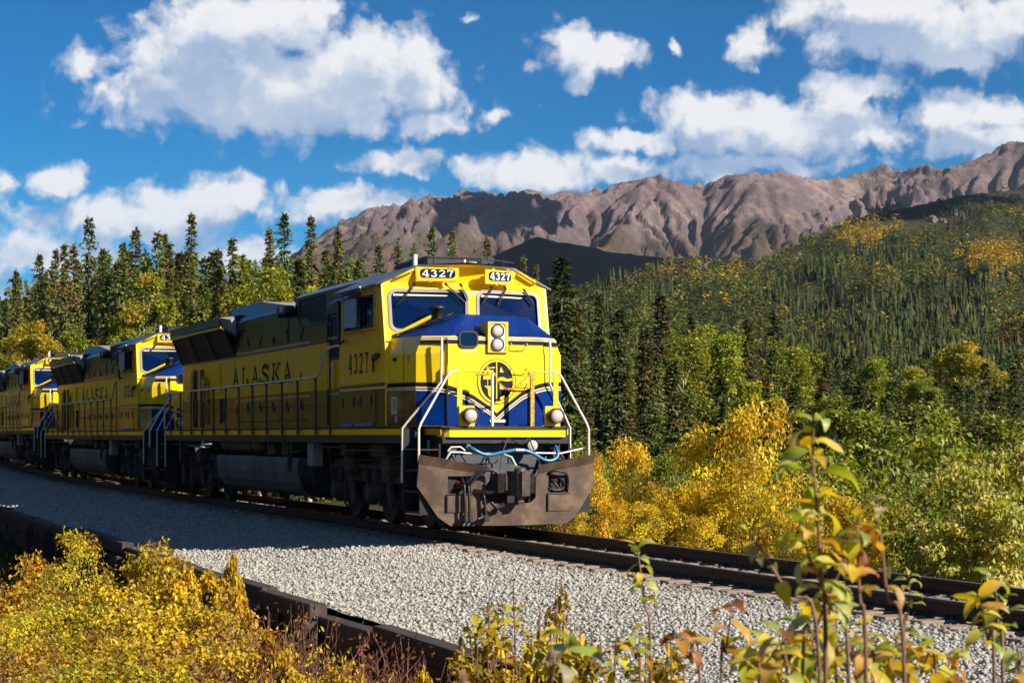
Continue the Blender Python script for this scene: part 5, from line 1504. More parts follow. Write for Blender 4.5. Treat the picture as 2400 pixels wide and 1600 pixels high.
def spruce_arrays(seed, H, Rm, dark, tip, brown, dens=1.0, slim=.8, spire=.12):
    r = np.random.default_rng(seed); out = []
    z = .10 * H
    C, A, L, Wd, K = [], [], [], [], []
    while z < H - .05:
        h = z / H
        rad = Rm * (1 - h) ** slim * (.62 + .55 * r.random()) + .10
        if h > 1 - spire: rad = Rm * (.20 + .22 * r.random()) * (1.15 - (h - 1 + spire) / spire)
        nb = int(6 + 6 * (1 - h) * dens + r.integers(0, 3))
        for k in range(nb):
            if r.random() < .12: continue
            a = r.uniform(0, 2 * np.pi); ln = rad * r.uniform(.55, 1.18); up = r.uniform(-.45, .12) - .25 * (1 - h)
            if h > 1 - spire: up = r.uniform(.0, .6)
            d = np.array([math.cos(a), math.sin(a), up]); ns = max(3, int(ln / .135 * dens))
            for q in range(ns):
                f = (q + r.random()) / ns; p = d * ln * f; p[2] -= .22 * ln * f * f; p[2] += z
                w = (.11 + .07 * r.random()) * (1.25 - .5 * f)
                c = tip if (f > .55 and r.random() < .6) else dark
                if brown and h > .72 and r.random() < brown: c = (.135, .085, .035)
                for sd in (-1, 1):
                    ax = np.array([math.cos(a + sd * r.uniform(.25, 1.0)), math.sin(a + sd * r.uniform(.25, 1.0)), up - .35 + r.normal() * .3])
                    C.append(p); A.append(ax); L.append(.13 + .13 * r.random() + .05 * (1 - h)); Wd.append(w * .34); K.append(np.array(c) * 1.8 * r.uniform(.6, 1.35))
        z += (.15 + .07 * r.random()) * (1.15 - .4 * h) / dens ** .5
    # leader
    for q in range(9):
        C.append(np.array([0, 0, H - .55 + q * .06])); A.append(np.array([r.normal() * .5, r.normal() * .5, 1.0])); L.append(.28); Wd.append(.05); K.append(np.array(dark))
    C = np.array(C); A = np.array(A); N = unit(np.array([0, 0, 1.0]) + r.normal(size=C.shape) * .55)
    return leaf_arrays(C, A, N, np.array(L), np.array(Wd), np.array(K))


def spruce(seed, H=12.0, Rm=1.5, dark=(.064, .085, .022), tip=(.128, .150, .034), brown=0.0, dens=1.0, slim=.8, spire=.12):
    V, F, Cc = spruce_arrays(seed, H, Rm, dark, tip, brown, dens, slim, spire)
    crown = npmesh('crown', V, F, Cc, M['needle'])
    m = MB(); m.tube([(0, 0, -1.5), (0, 0, .02 * H), (0.03, .02, H * .5), (0, 0, H - .1)], .012 * H + .02, 8, False, .015); tr = steal(m.build('trunk', M['bark']))
    return Proto('spruce_tree', [('trunk', tr), ('crown', crown)], 'spruce tree')


def broad_arrays(seed, H, Rw, cols, n, ls, z0=.25, clumps=46, taper=1.0, droop=.0):
    """leaf clumps spread through an uneven crown; returns leaves and clump centres"""
    r = np.random.default_rng(seed)
    hz = r.beta(1.3, 1.15, clumps) * (1 - z0) + z0
    rad = Rw * np.sqrt(np.clip(np.sin(np.pi * np.clip((hz - z0) / (1 - z0) * .86 + .10, 0, 1)), .05, 1)) ** taper
    an = r.uniform(0, 2 * np.pi, clumps); rr = rad * np.sqrt(r.uniform(.05, 1.0, clumps)) * r.uniform(.7, 1.12, clumps)
    cc = np.stack([rr * np.cos(an), rr * np.sin(an), hz * H], -1)
    size = Rw * r.uniform(.16, .34, clumps)
    w = size ** 1.6; k = r.choice(clumps, n, p=w / w.sum())
    d = rand_unit(r, n) * (r.random((n, 1)) ** .45) * size[k][:, None]; d[:, 2] *= .8
    C = cc[k] + d
    A = rand_unit(r, n) * .8 + unit(d) * .6; A[:, 2] -= .25 + droop
    N = unit(unit(C - np.array([0, 0, H * .45])) * .7 + np.array([.15, -.1, .8]) + r.normal(size=(n, 3)) * .55)
    cols = np.array(cols); cc_col = cols[r.integers(0, len(cols), clumps)]
    K = cc_col[k] * r.uniform(.7, 1.3, (n, 1)); sw = r.random(n) < .22
    K[sw] = cols[r.integers(0, len(cols), sw.sum())]
    L = ls * r.uniform(.7, 1.3, n)
    return leaf_arrays(C, A, N, L, L * .36, K), cc


def broad(seed, H, Rw, cols, n=4200, ls=.22, z0=.25, clumps=46, name='aspen_tree', cat='aspen tree', barkm='palebark', taper=1.0, stems=1, mat='leaf', droop=0.0):
    (V, F, Cc), cc = broad_arrays(seed, H, Rw, cols, n, ls, z0, clumps, taper, droop)
    crown = npmesh('crown' if stems == 1 else 'foliage', V, F, Cc, M[mat])
    q = random.Random(seed); m = MB()
    if stems == 1:
        m.tube([(0, 0, -1.2), (q.uniform(-.1, .1), q.uniform(-.1, .1), H * .4), (q.uniform(-.2, .2), q.uniform(-.2, .2), H * .93)], .013 * H + .02, 7, False, .012)
        for c in cc[:26]:
            limb_mb(m, (0, 0, max(.12 * H, c[2] - .16 * H)), tuple(c), .028, .006, .06, 5, 3, q)
    else:
        for c in cc[:stems * 2]:
            b0 = (q.uniform(-.18, .18) * Rw, q.uniform(-.18, .18) * Rw, -.35)
            limb_mb(m, b0, (c[0], c[1], c[2] + .1 * H), .011 + .004 * H, .004, .06 * Rw, 5, 4, q)
    tr = steal(m.build('trunk' if stems == 1 else 'stems', M[barkm]))
    return Proto(name, [('trunk' if stems == 1 else 'stems', tr), ('crown' if stems == 1 else 'foliage', crown)], cat)


GREEN = [(.21, .255, .018), (.28, .31, .022), (.150, .195, .018), (.35, .35, .026)]
DGREEN = [(.095, .125, .018), (.135, .165, .022), (.18, .20, .026)]
YGREEN = [(.36, .34, .026), (.28, .31, .026), (.44, .36, .03), (.20, .25, .024)]
GOLD = [(.72, .51, .018), (.78, .58, .024), (.64, .45, .020), (.66, .54, .030), (.52, .32, .018)]
GOLDG = [(.50, .38, .030), (.62, .42, .022), (.32, .30, .030), (.42, .34, .030)]
RUST = [(.22, .075, .030), (.30, .12, .040), (.16, .06, .035)]
PALE = [(.56, .53, .11), (.42, .43, .08), (.66, .58, .14), (.34, .36, .05)]

SPR = [spruce(101, 12, 1.15, brown=.35, slim=.85), spruce(102, 12, 1.4, brown=.15), spruce(103, 12, 1.0, brown=.35, slim=.7, spire=.22), spruce(104, 12, 1.4, dark=(.050, .070, .022), tip=(.095, .118, .03)), spruce(105, 12, 1.1, dark=(.078, .085, .022), tip=(.15, .142, .036), brown=.40), spruce(106, 12, 1.1, dark=(.07, .085, .024), spire=.28, slim=1.0, brown=.3), spruce(107, 12, 1.5, dark=(.09, .118, .026), tip=(.165, .195, .04))]
ASP = [broad(201, 9, 1.7, GREEN, 9500, .15, .12, 70), broad(202, 9, 1.5, GREEN + YGREEN, 9500, .145, .12, 66), broad(203, 8, 1.9, DGREEN + GREEN, 9500, .14, .08, 70), broad(204, 9, 1.5, YGREEN, 9500, .145, .12, 66), broad(205, 8, 1.8, YGREEN + GOLDG, 9500, .14, .12, 66)]
YNG = [broad(221, 5, 1.05, GREEN, 9500, .078, .05, 76), broad(222, 5, .95, GREEN + YGREEN, 9500, .078, .05, 76), broad(223, 5, 1.15, GREEN + YGREEN, 9500, .078, .04, 76), broad(224, 5, .95, YGREEN + GREEN, 9500, .078, .05, 76)]
def shrub(seed, H, Rw, cols, n, ls, z0=.10, clumps=40, stems=9, name='willow_shrub', cat='shrub', **k):
    return broad(seed, H, Rw, cols, n, ls, z0, clumps, name, cat, 'twig', stems=stems, **k)
SHR = {'gold': [shrub(301, 2.4, .85, GOLD, 5600, .064, .03, 60), shrub(302, 2.4, .75, GOLD + GOLDG, 5000, .064, .03, 56), shrub(303, 2.4, .95, GOLD + GOLDG, 5800, .066, .03, 64)],
       'green': [shrub(311, 3.0, 1.3, GREEN + YGREEN, 6000, .085, .05, 56), shrub(312, 3.0, 1.5, DGREEN + GREEN, 6000, .085, .05, 56)],
       'pale': [shrub(321, 2.8, 1.0, PALE, 3400, .095, .04, 46, droop=.4), shrub(322, 2.8, .85, PALE + YGREEN, 3200, .09, .04, 42, droop=.4)]}

# ---------------------------------------------------------------- spruces whose tops stand against the sky, left to right
def put(proto, px, D, top, label, group=None, wide=1.0, hmin=3.0, H0=None, base=None):
    x, y = at(px, D); zb = gz(x, y) if base is None else base
    H = max(hmin, zat(top, D) - zb); H0 = H0 or 12.0
    s = H / H0; w = (s * .55 + .45) * wide
    return proto.place((x, y, zb), (w, w, s), random.uniform(0, 6.28), label, group)


BROWNISH = 'with brownish cone-laden top'
HERO = [(38, 640, 5, 'short brown-topped spruce standing apart at the far left edge, above the rearmost engine'), (66, 700, 1, 'low green spruce tucked beside the brown leftmost spruce'), (92, 603, 3, 'dense dark spruce, second tall one from the left picture edge'), (130, 592, 2, 'thin spruce with ragged spire right of the dense dark one at far left'),
        (152, 577, 0, 'spruce with bare green tip left of the rusty brown-topped spruce'), (172, 578, 4, 'rusty brown-topped spruce just left of the tall narrow spire'), (209, 515, 1, 'tall narrow spruce spire rising high over the leftmost group of trees'), (240, 590, 3, 'bushy spruce leaning on the right side of the left tall spire'),
        (288, 577, 2, 'slender spruce halfway between the left tall spire and the next tall one'), (318, 540, 4, 'tall spruce with brown middle, left of the clump of three spires'), (340, 592, 6, 'short light green spruce under the brown-middled tall spruce'), (370, 549, 1, 'left and tallest spruce of the clump of three close spires'), (384, 556, 2, 'middle spruce of the clump of three close spires'), (398, 574, 0, 'right spruce of the clump of three close spires'),
        (427, 598, 5, 'brown short spruce leaning against the tallest spire above the second engine'), (449, 508, 2, 'tallest thin spruce with twisted top, above the second engine'), (497, 594, 1, 'spruce with two thin tops above the nearest radiator of the first engine'), (512, 592, 5, 'thin grey-green spruce spire beside the two-topped one'), (545, 563, 0, 'lone dark spire above the radiators of the leading engine'), (567, 604, 2, 'small spruce point right of the lone dark spire'),
        (632, 541, 5, 'thin pale spruce spire left of the big shaggy one in front of the mountain foot'), (666, 508, 3, 'big shaggy spruce where the mountain slope begins at left'), (729, 514, 2, 'shaggy spruce with thin top against the left mountain slope'), (764, 590, 1, 'low spruce between two spires, above the engine hood'), (792, 545, 5, 'narrow spruce above the black grille of the leading engine'),
        (820, 604, 6, 'soft green small spruce left of the cab roof'), (845, 600, 6, 'soft green small spruce close to the cab roof'), (886, 582, 3, 'dense dark spruce just above the blue cab roof'), (933, 576, 4, 'brown-tinted spruce peeking above the grey roof unit'), (970, 580, 6, 'green spruce right of the brown-tinted one above the roof unit'), (1012, 538, 3, 'dense bushy spruce rising behind the left number board'), (1060, 545, 0, 'dark spruce with brown top above the cab roof centre'),
        (1142, 562, 4, 'small spruce tip right above the right number board'), (1227, 607, 5, 'thin spruce tip beside the right roof edge of the cab'), (1256, 628, 2, 'small slim spruce right behind the cab windscreen edge')]
for px, top, k, lab in HERO:
    D = 150 - 46 * min(1, px / 330.0) if px < 330 else 104 + (px % 5) * 3
    if px > 800: D = 118 + (px % 4) * 3
    put(SPR[k], px, D, top - 4, lab, 'spruces against the sky behind the train', 1.05 if px < 800 else .85)

# ---------------------------------------------------------------- wood behind the train
ORD = 'first second third fourth fifth sixth seventh eighth ninth tenth eleventh twelfth thirteenth fourteenth fifteenth sixteenth seventeenth eighteenth nineteenth twentieth twenty-first twenty-second twenty-third twenty-fourth twenty-fifth twenty-sixth twenty-seventh twenty-eighth twenty-ninth thirtieth'.split()


def rank(objs):
    """gives look-alikes of one label their place from the left"""
    by = {}
    for px, o in objs: by.setdefault(o['label'], []).append((px, o))
    for lab, l in by.items():
        l.sort(key=lambda t: t[0])
        if 1 < len(l) <= 30:
            for i, (px, o) in enumerate(l): o['label'] = lab + ', ' + ORD[i] + ' such from the left'


def fill(n, p0, p1, d0, d1, env, protos, lab, group, seed, jit=45, hmin=4, hmax=17, wide=1.0, H0s=None, lift=0.0):
    r = random.Random(seed); done = []; tries = 0; objs = []
    while len(done) < n and tries < n * 40:
        tries += 1
        px = r.uniform(p0, p1); D = d0 + (d1 - d0) * r.random() ** .8
        x, y = at(px, D)
        if y < 7: continue
        if any(abs(px - q) < 9 and abs(D - e) < 7 for q, e in done): continue
        e = float(np.interp(px, env[0], env[1])) + r.uniform(0, jit) + lift * (d1 - D) / max(1, d1 - d0)
        zb = gz(x, y); H = zat(e, D) - zb
        if H < hmin: continue
        H = min(H, hmax * r.uniform(.85, 1.0)); k = r.randrange(len(protos)); H0 = H0s[k] if H0s else 12.0
        s = H / H0; w = (s * .6 + .4) * wide * r.uniform(.88, 1.18)
        lb = lab[k] if isinstance(lab, (list, tuple)) else lab
        objs.append((px, protos[k].place((x, y, zb), (w, w, s), r.uniform(0, 6.28), lb, group, .02))); done.append((px, D))
    rank(objs)
    return done


ENV_L = ([-150, 60, 150, 300, 420, 560, 640, 760, 860, 1300], [665, 635, 585, 575, 585, 598, 585, 600, 612, 655])
SL = ['dark slim spruce in the wood behind the train', 'green full spruce in the wood behind the train', 'thin ragged spruce in the wood behind the train', 'dense dark spruce in the wood behind the train', 'brownish spruce in the wood behind the train', 'spire-topped spruce in the wood behind the train', 'light green bushy spruce in the wood behind the train']
fill(150, -120, 900, 96, 165, ENV_L, SPR, SL, 'spruces in the wood behind the train', 1, 85, wide=1.15)
fill(14, -60, 860, 88, 112, ([-100, 250, 500, 640, 860], [755, 720, 690, 670, 670]), ASP, ['leafy green aspen before the spruces behind the train', 'green and yellow aspen before the spruces behind the train', 'low dark green aspen before the spruces behind the train', 'yellow-green aspen before the spruces behind the train', 'yellowing aspen before the spruces behind the train'], 'aspens behind the train', 2, 60, 3, 13, .9, [9, 9, 8, 9, 8])
put(ASP[4], 82, 96, 765, 'yellow aspen glowing over the roof of the rearmost engine', 'aspens behind the train', 1.0, 3, 8)
put(ASP[3], 20, 104, 800, 'pale yellow-green aspen at the left picture edge over the rearmost engine', 'aspens behind the train', 1.0, 3, 9)
put(ASP[3], 345, 96, 655, 'bright yellow-green aspen under the clump of three spires', 'aspens behind the train', 1.1, 3, 9)
put(ASP[0], 610, 96, 628, 'bright green aspen left of the shaggy mountain-foot spruce', 'aspens behind the train', 1.2, 3, 9)

# ---------------------------------------------------------------- wood right of the engine
SPD = [spruce(111, 12, 1.25, dark=(.030, .042, .013), tip=(.066, .078, .020), slim=.9), spruce(112, 12, 1.1, dark=(.034, .042, .013), tip=(.072, .078, .019), brown=.3, slim=.85, spire=.18), spruce(113, 12, 1.45, dark=(.028, .040, .013), tip=(.060, .074, .020), slim=1.0)]
HR = [(1316, 608, 62, 3, 'tall full spruce directly right of the engine cab', 1.25), (1352, 716, 74, 1, 'spruce standing just behind the tall one right of the cab', 1), (1405, 690, 84, 0, 'slim spruce between the cab-side spruce and the broad dark pair', 1), (1452, 728, 70, 3, 'left tree of the broad dark spruce pair right of the engine', 1.15), (1548, 690, 78, 4, 'tall brown-green spruce standing above the yellow shrubs', 1.15), (1512, 770, 66, 1, 'right tree of the broad dark spruce pair right of the engine', 1),
      (1620, 740, 120, 5, 'thin far spire over the bright green aspens', .9), (1752, 752, 84, 4, 'dark spruce with brown top right of the bright green aspens', 1.1), (1815, 738, 96, 5, 'very dark narrow spruce beside the brown-topped one', 1.05), (1938, 832, 92, 4, 'brown-topped spruce in the middle of the right-hand wood', 1), (1990, 838, 100, 2, 'slim spruce right of the brown-topped one in the right-hand wood', 1), (2080, 850, 96, 0, 'brown slender spruce above the pale shrub thicket', 1), (2200, 872, 92, 6, 'light green broad spruce in the right-hand wood', 1.1), (2310, 850, 98, 4, 'brown spruce near the right picture edge', 1.1), (2375, 858, 90, 2, 'slim brownish spruce at the right picture edge', 1)]
for px, top, D, k, lab, w in HR: put(SPD[k % 3], px, D * .92, top, lab, 'spruces right of the engine', w * 1.12)
HR2 = [(1862, 905, 60, 'dark spruce rising behind the top of the tallest foreground stem'), (1925, 885, 66, 'dark spruce between the two sunlit front aspens at right'), (2015, 900, 58, 'pointed dark spruce left of the broad front aspen at right'), (2095, 895, 64, 'dark spruce over the dark green round shrub'), (2180, 915, 58, 'dark slim spruce above the low dark shrub at right'), (2245, 900, 66, 'dark spruce behind the tallest pale shrub'), (2335, 905, 60, 'dark spruce above the pale shrubs near the right edge'), (1580, 850, 58, 'dark spruce at the left foot of the bright green aspens'), (1690, 880, 60, 'short dark spruce before the bright green aspens')]
for i, (px, top, D, lab) in enumerate(HR2): put(SPD[i % 3], px, D, top, lab, 'spruces right of the engine', 1.2)
HA = [(1605, 792, 74, 0, 'bright green aspen right of the tall brown-green spruce', 1.0), (1655, 778, 80, 0, 'brightest green aspen in the middle of the right-hand wood', 1.05), (1705, 785, 76, 1, 'sunlit green aspen left of the brown-topped dark spruce', 1.0), (1845, 815, 80, 0, 'green aspen right of the very dark narrow spruce', 1.0), (1895, 812, 88, 1, 'leafy green aspen with pointed top in the right-hand wood', 1.0), (2050, 842, 86, 1, 'yellow-green aspen over the thicket in the right-hand wood', 1.0), (2140, 868, 90, 3, 'yellow-green round aspen in the right-hand wood', 1.1), (2260, 812, 130, 4, 'yellow round-crowned aspen above the right-hand spruces', 1.4),
      (1965, 935, 52, 1, 'large sunlit aspen in front of the right-hand spruces', 1.15), (2060, 985, 46, 0, 'green aspen thicket crown right of the foreground stem', 1.2), (2140, 960, 54, 2, 'broad green aspen in front of the spruces at right', 1.2), (2290, 985, 50, 2, 'shaded green aspen behind the pale shrub at right', 1.1)]
for px, top, D, k, lab, w in HA: put(ASP[k], px, D, top, lab, 'aspens right of the engine', w, 3, [9, 9, 8, 9, 8][k])
ENV_R = ([1240, 1330, 1500, 1600, 1760, 1900, 2100, 2400, 2600], [690, 720, 760, 790, 775, 830, 862, 872, 870])
SR = [t.replace('behind the train', 'right of the engine') for t in SL]
fill(56, 1230, 2620, 66, 150, ENV_R, SPR[:4] + SPD, SR, 'spruces in the wood right of the engine', 3, 120, 5, 17, 1.0)
AL = ['green aspen among the spruces right of the engine', 'green and yellow aspen among the spruces right of the engine', 'dark green aspen among the spruces right of the engine', 'yellow-green aspen among the spruces right of the engine', 'yellowing aspen among the spruces right of the engine']
fill(30, 1240, 2600, 58, 170, ([1240, 1500, 1600, 1700, 1900, 2400], [860, 900, 820, 830, 880, 900]), ASP, AL, 'aspens in the wood right of the engine', 4, 110, 3.5, 12, 1.05, [9, 9, 8, 9, 8])
fill(44, 1260, 2560, 40, 62, ([1260, 1400, 1560, 1700, 1900, 2150, 2500], [1060, 1050, 1060, 1060, 990, 1030, 1050]), YNG, ['bushy young green aspen on the bank beyond the track', 'young green and yellow aspen on the bank beyond the track', 'dark bushy young aspen on the bank beyond the track', 'young yellow-green aspen on the bank beyond the track'], 'young aspens on the bank', 5, 150, 2.2, 7, .95, [5, 5, 5, 5])
fill(40, 1270, 2500, 46, 74, ([1260, 2500], [840, 900]), SPR[:4] + SPD, [t.replace('the wood behind the train', 'the lower wood beyond the track') for t in SL], 'spruces on the bank', 6, 120, 3, 13, .85)

# shrubs on the far bank
HG = [(1392, 1078, 35.5, 'gold', 0, 'upright golden shrub beside the right tip of the plow', .75), (1345, 1165, 34.5, 'gold', 1, 'low golden shrub half behind the right side of the plow', .9), (1478, 1045, 36, 'gold', 2, 'tall golden shrub with brown heart right of the plow', .85), (1440, 1180, 33.5, 'gold', 0, 'orange-gold shrub in front of the tall brown-hearted one', 1.0), (1545, 1120, 34, 'gold', 1, 'yellow shrub with greenish leaves between two tall golden ones', .9), (1510, 1200, 32.5, 'gold', 2, 'dense golden shrub low over the far rail', 1.0), (1605, 1150, 33, 'gold', 0, 'small golden shrub left of the biggest golden shrub', .9), (1660, 1020, 35, 'gold', 2, 'left shoulder of golden leaves beside the tallest golden shrub', .95), (1690, 1110, 33.2, 'gold', 1, 'broad golden shrub in front of the tallest one', 1.2), (1772, 962, 34.5, 'gold', 2, 'tallest golden shrub beyond the track with pointed top', .95), (1745, 1090, 32.5, 'gold', 0, 'golden shrub at the foot of the tallest golden shrub', 1.1), (1820, 1140, 32, 'gold', 1, 'golden shrub behind the foreground stem, beyond the rails', 1.0), (1640, 1215, 31.5, 'gold', 0, 'low golden thicket right over the far rail', 1.1), (1870, 1215, 30.5, 'gold', 2, 'low orange-gold shrub beyond the rails behind the foreground leaves', .9), (1965, 1250, 29.5, 'gold', 1, 'small golden shrub on the bank right of the foreground leaves', .8), (2040, 1290, 28, 'gold', 0, 'little golden shrub over the far rail at right', .8),
      (1905, 1120, 33, 'pale', 1, 'grey-green leafy shrub behind the big foreground stem', .9), (2085, 1165, 31, 'green', 0, 'dark green round shrub beyond the right-hand rails', 1.0), (2150, 1210, 29, 'green', 1, 'low dark green shrub left of the pale one', .9), (2262, 1098, 27, 'pale', 0, 'tall pale yellow-green shrub beyond the rails at right', .95), (2335, 1170, 26, 'pale', 1, 'pale yellow-green shrub in front of the tallest pale one', 1.0), (2380, 1062, 27.5, 'pale', 0, 'pale shrub with yellow top at the right picture edge', .9), (2235, 1225, 26, 'pale', 1, 'low pale leafy shrub over the far rail at right', .9), (2410, 1200, 25.5, 'pale', 0, 'pale leafy shrub cut by the right picture edge', 1.0)]
for px, top, D, kind, k, lab, w in HG:
    put(SHR[kind][k], px, D, top, lab, 'shrubs on the bank beyond the rails', w * (.72 if kind == 'gold' else .9), 1.2, {'gold': 2.4, 'green': 3.0, 'pale': 2.8}[kind])
r = random.Random(9); oo = []
GLAB = ['orange-gold shrub in the thicket beyond the rails', 'bright golden shrub in the thicket beyond the rails', 'dense golden shrub in the thicket beyond the rails']
for i in range(16):
    px = r.uniform(1290, 2060); D = r.uniform(32.5, 41) - (px - 1300) / 700 * 4.0
    if at(px, D)[1] < 4.2: continue
    oo.append((px, put(SHR['gold'][i % 3], px, D, r.uniform(1120, 1250), GLAB[i % 3], 'golden thicket on the bank', r.uniform(.5, .8), 1.0, 2.4)))
rank(oo); oo = []
for i in range(20):
    px = r.uniform(1340, 2400); D = r.uniform(37, 50)
    oo.append((px, put(SHR['green'][i % 2], px, D, r.uniform(1030, 1160), ('dark ' if i % 2 else '') + 'green shrub behind the golden thicket on the bank', 'green shrubs on the bank', r.uniform(.8, 1.1), 1.4, 3.0)))
rank(oo); oo = []
for i in range(26):
    px = r.uniform(-50, 560); D = r.uniform(86, 108)
    x, y = at(px, D)
    if y < 5: continue
    oo.append((px, put(ASP[(3, 4, 1)[i % 3]], px, D, r.uniform(755, 850), ('yellow-green', 'yellowing', 'green and yellow')[i % 3] + ' young aspen behind the train roofs', 'young aspens behind the train', .8, 2.5, 9)))
rank(oo)
# bare pale sapling leaning among the green leaves
m = MB(); limb_mb(m, (0, 0, -2), (.9, .3, 2.6), .05, .02, .12, 6, 6, random.Random(3)); limb_mb(m, (.7, .2, 1.9), (1.35, .5, 2.9), .02, .008, .05, 5, 3, random.Random(4))
o = m.build('bare_sapling', M['palebark']); x, y = at(1622, 40); o.location = (x, y, -2.4); tag(o, 'bare whitish sapling leaning among green leaves above the golden shrubs', 'dead tree')


# ---------------------------------------------------------------- far woods: one mass each
def tmpl_spruce(seed, n=90, big=1.0):
    V, F, C = spruce_arrays(seed, 12, 1.7, (.040, .055, .022), (.065, .075, .026), 0.0, .36, .85, .1)
    k = len(V) // 4; r = np.random.default_rng(seed); sel = r.choice(k, min(n, k), replace=False)
    Vq = V.reshape(k, 4, 3)[sel]; c = Vq.mean(1, keepdims=True); Vq = c + (Vq - c) * np.array([5.0, 5.0, 4.0]) * big
    i = (np.arange(len(sel)) * 4)[:, None]; F = np.concatenate([i + np.array([[0, 1, 2]]), i + np.array([[0, 2, 3]])], 0)
    Cq = C.reshape(k, 4, 3)[sel].mean((1, 2), keepdims=True) * np.ones((1, 4, 3)); return Vq.reshape(-1, 3) / 12.0, F, (Cq / Cq.mean()).reshape(-1, 3)


def tmpl_cone(seed):
    r = np.random.default_rng(seed); V, F = [], []; o = 0
    for z0, z1, rd in ((.0, .42, .165), (.18, .58, .14), (.36, .76, .112), (.54, .90, .085), (.70, 1.0, .055)):
        k = 7; a = np.arange(k) / k * 2 * np.pi + r.uniform(0, 6)
        ring = np.stack([np.cos(a) * rd * r.uniform(.35, 1.5, k), np.sin(a) * rd * r.uniform(.35, 1.5, k), z0 + r.uniform(-.08, .08, k)], -1)
        V.append(np.concatenate([ring, [[r.normal() * .01, r.normal() * .01, z1]]])); F.append(np.array([(o + j, o + (j + 1) % k, o + k) for j in range(k)])); o += k + 1
    V = np.concatenate(V); return V, np.concatenate(F), np.repeat(r.uniform(.7, 1.4, (len(V), 1)), 3, 1)


def tmpl_broad(seed, n=70):
    (V, F, C), _ = broad_arrays(seed, 1.0, .27, [(1, 1, 1)], n, .17, .15, 12)
    return V, F, C


def forest(name, X, Y, Z, H, Wd, kind, col, tm, mat):
    Vs, Fs, Cs = [], [], []; off = 0; n = len(X)
    pick = rng.integers(0, 1000, n)
    for ki, ts in enumerate(tm):
        for ti, (tv, tf, tcl) in enumerate(ts):
            sel = np.where((kind == ki) & (pick % len(ts) == ti))[0]
            if not len(sel): continue
            a = rng.uniform(0, 2 * np.pi, len(sel)); ca, sa = np.cos(a)[:, None], np.sin(a)[:, None]
            w = Wd[sel][:, None]; h = H[sel][:, None]
            vx = (tv[None, :, 0] * ca - tv[None, :, 1] * sa) * w + X[sel][:, None]; vy = (tv[None, :, 0] * sa + tv[None, :, 1] * ca) * w + Y[sel][:, None]
            vz = tv[None, :, 2] * h + Z[sel][:, None]
            Vs.append(np.stack([vx, vy, vz], -1).reshape(-1, 3)); k = len(tv)
            Fs.append((tf[None] + (np.arange(len(sel)) * k)[:, None, None]).reshape(-1, 3) + off); off += k * len(sel)
            Cs.append((tcl[None] * col[sel][:, None, :]).reshape(-1, 3))
    return mobj(name, npmesh(name, np.concatenate(Vs), np.concatenate(Fs), np.concatenate(Cs), mat))


TS = [tmpl_spruce(401 + i, 80) for i in range(4)]; TB = [tmpl_broad(411 + i, 90) for i in range(4)]
TCs = [tmpl_cone(421 + i) for i in range(9)] + [tmpl_spruce(421 + i, 30, 1.3) for i in range(4)]; TBs = [tmpl_broad(431 + i, 26) for i in range(5)]


def wood_cols(kind, px, D, n, gold):
    sp = np.array([(.045, .062, .020), (.062, .076, .022), (.036, .052, .018), (.075, .075, .024)])[rng.integers(0, 4, n)]
    br = np.array([(.085, .110, .022), (.060, .090, .020), (.120, .130, .025), (.165, .150, .028)])[rng.integers(0, 4, n)]
    gd = np.array([(.40, .25, .020), (.33, .23, .028), (.46, .30, .03)])[rng.integers(0, 3, n)]
    c = np.where(kind[:, None] == 0, sp, br); g = (kind == 1) & gold
    c = np.where(g[:, None], gd, c)
    return c * rng.uniform(.75, 1.25, (n, 1))


# middle distance 200..700 m
n = 1500; px = rng.uniform(1180, 2680, n); D = rng.uniform(200, 700, n)
x = CAM.x + D * (FWD.x + (px - 1200) / 4356 * RGT.x); y = CAM.y + D * (FWD.y + (px - 1200) / 4356 * RGT.y); z = ground_z(x, y)
kind = (fbm(px / 90, D / 60, 77, 3) + rng.uniform(-.2, .2, n) > .40).astype(int)
H = np.where(kind == 0, rng.uniform(7, 12.5, n), rng.uniform(5, 9, n)); Wd = np.where(kind == 0, H * rng.uniform(.8, 1.15, n), H * rng.uniform(.9, 1.3, n))
tag(forest('valley_forest', x, y, z, H, Wd, kind, wood_cols(kind, px, D, n, rng.random(n) < .10) * 1.45, [TS, TB], M['farleaf']), kind='stuff')

# back rows of the wood behind the train
n = 300; px = rng.uniform(-200, 930, n); D = rng.uniform(165, 260, n)
x = CAM.x + D * (FWD.x + (px - 1200) / 4356 * RGT.x); y = CAM.y + D * (FWD.y + (px - 1200) / 4356 * RGT.y); z = ground_z(x, y)
k = y > 8; px, D, x, y, z = px[k], D[k], x[k], y[k], z[k]; n = len(px)
H = np.clip(zat(np.interp(px, ENV_L[0], ENV_L[1]) + rng.uniform(5, 90, n), D) - z, 4, 26); kind = np.zeros(n, int)
tag(forest('back_wood', x, y, z, H, H * rng.uniform(.42, .6, n), kind, wood_cols(kind, px, D, n, np.zeros(n, bool)) * 2.0, [TS, TB], M['farleaf']), kind='stuff')

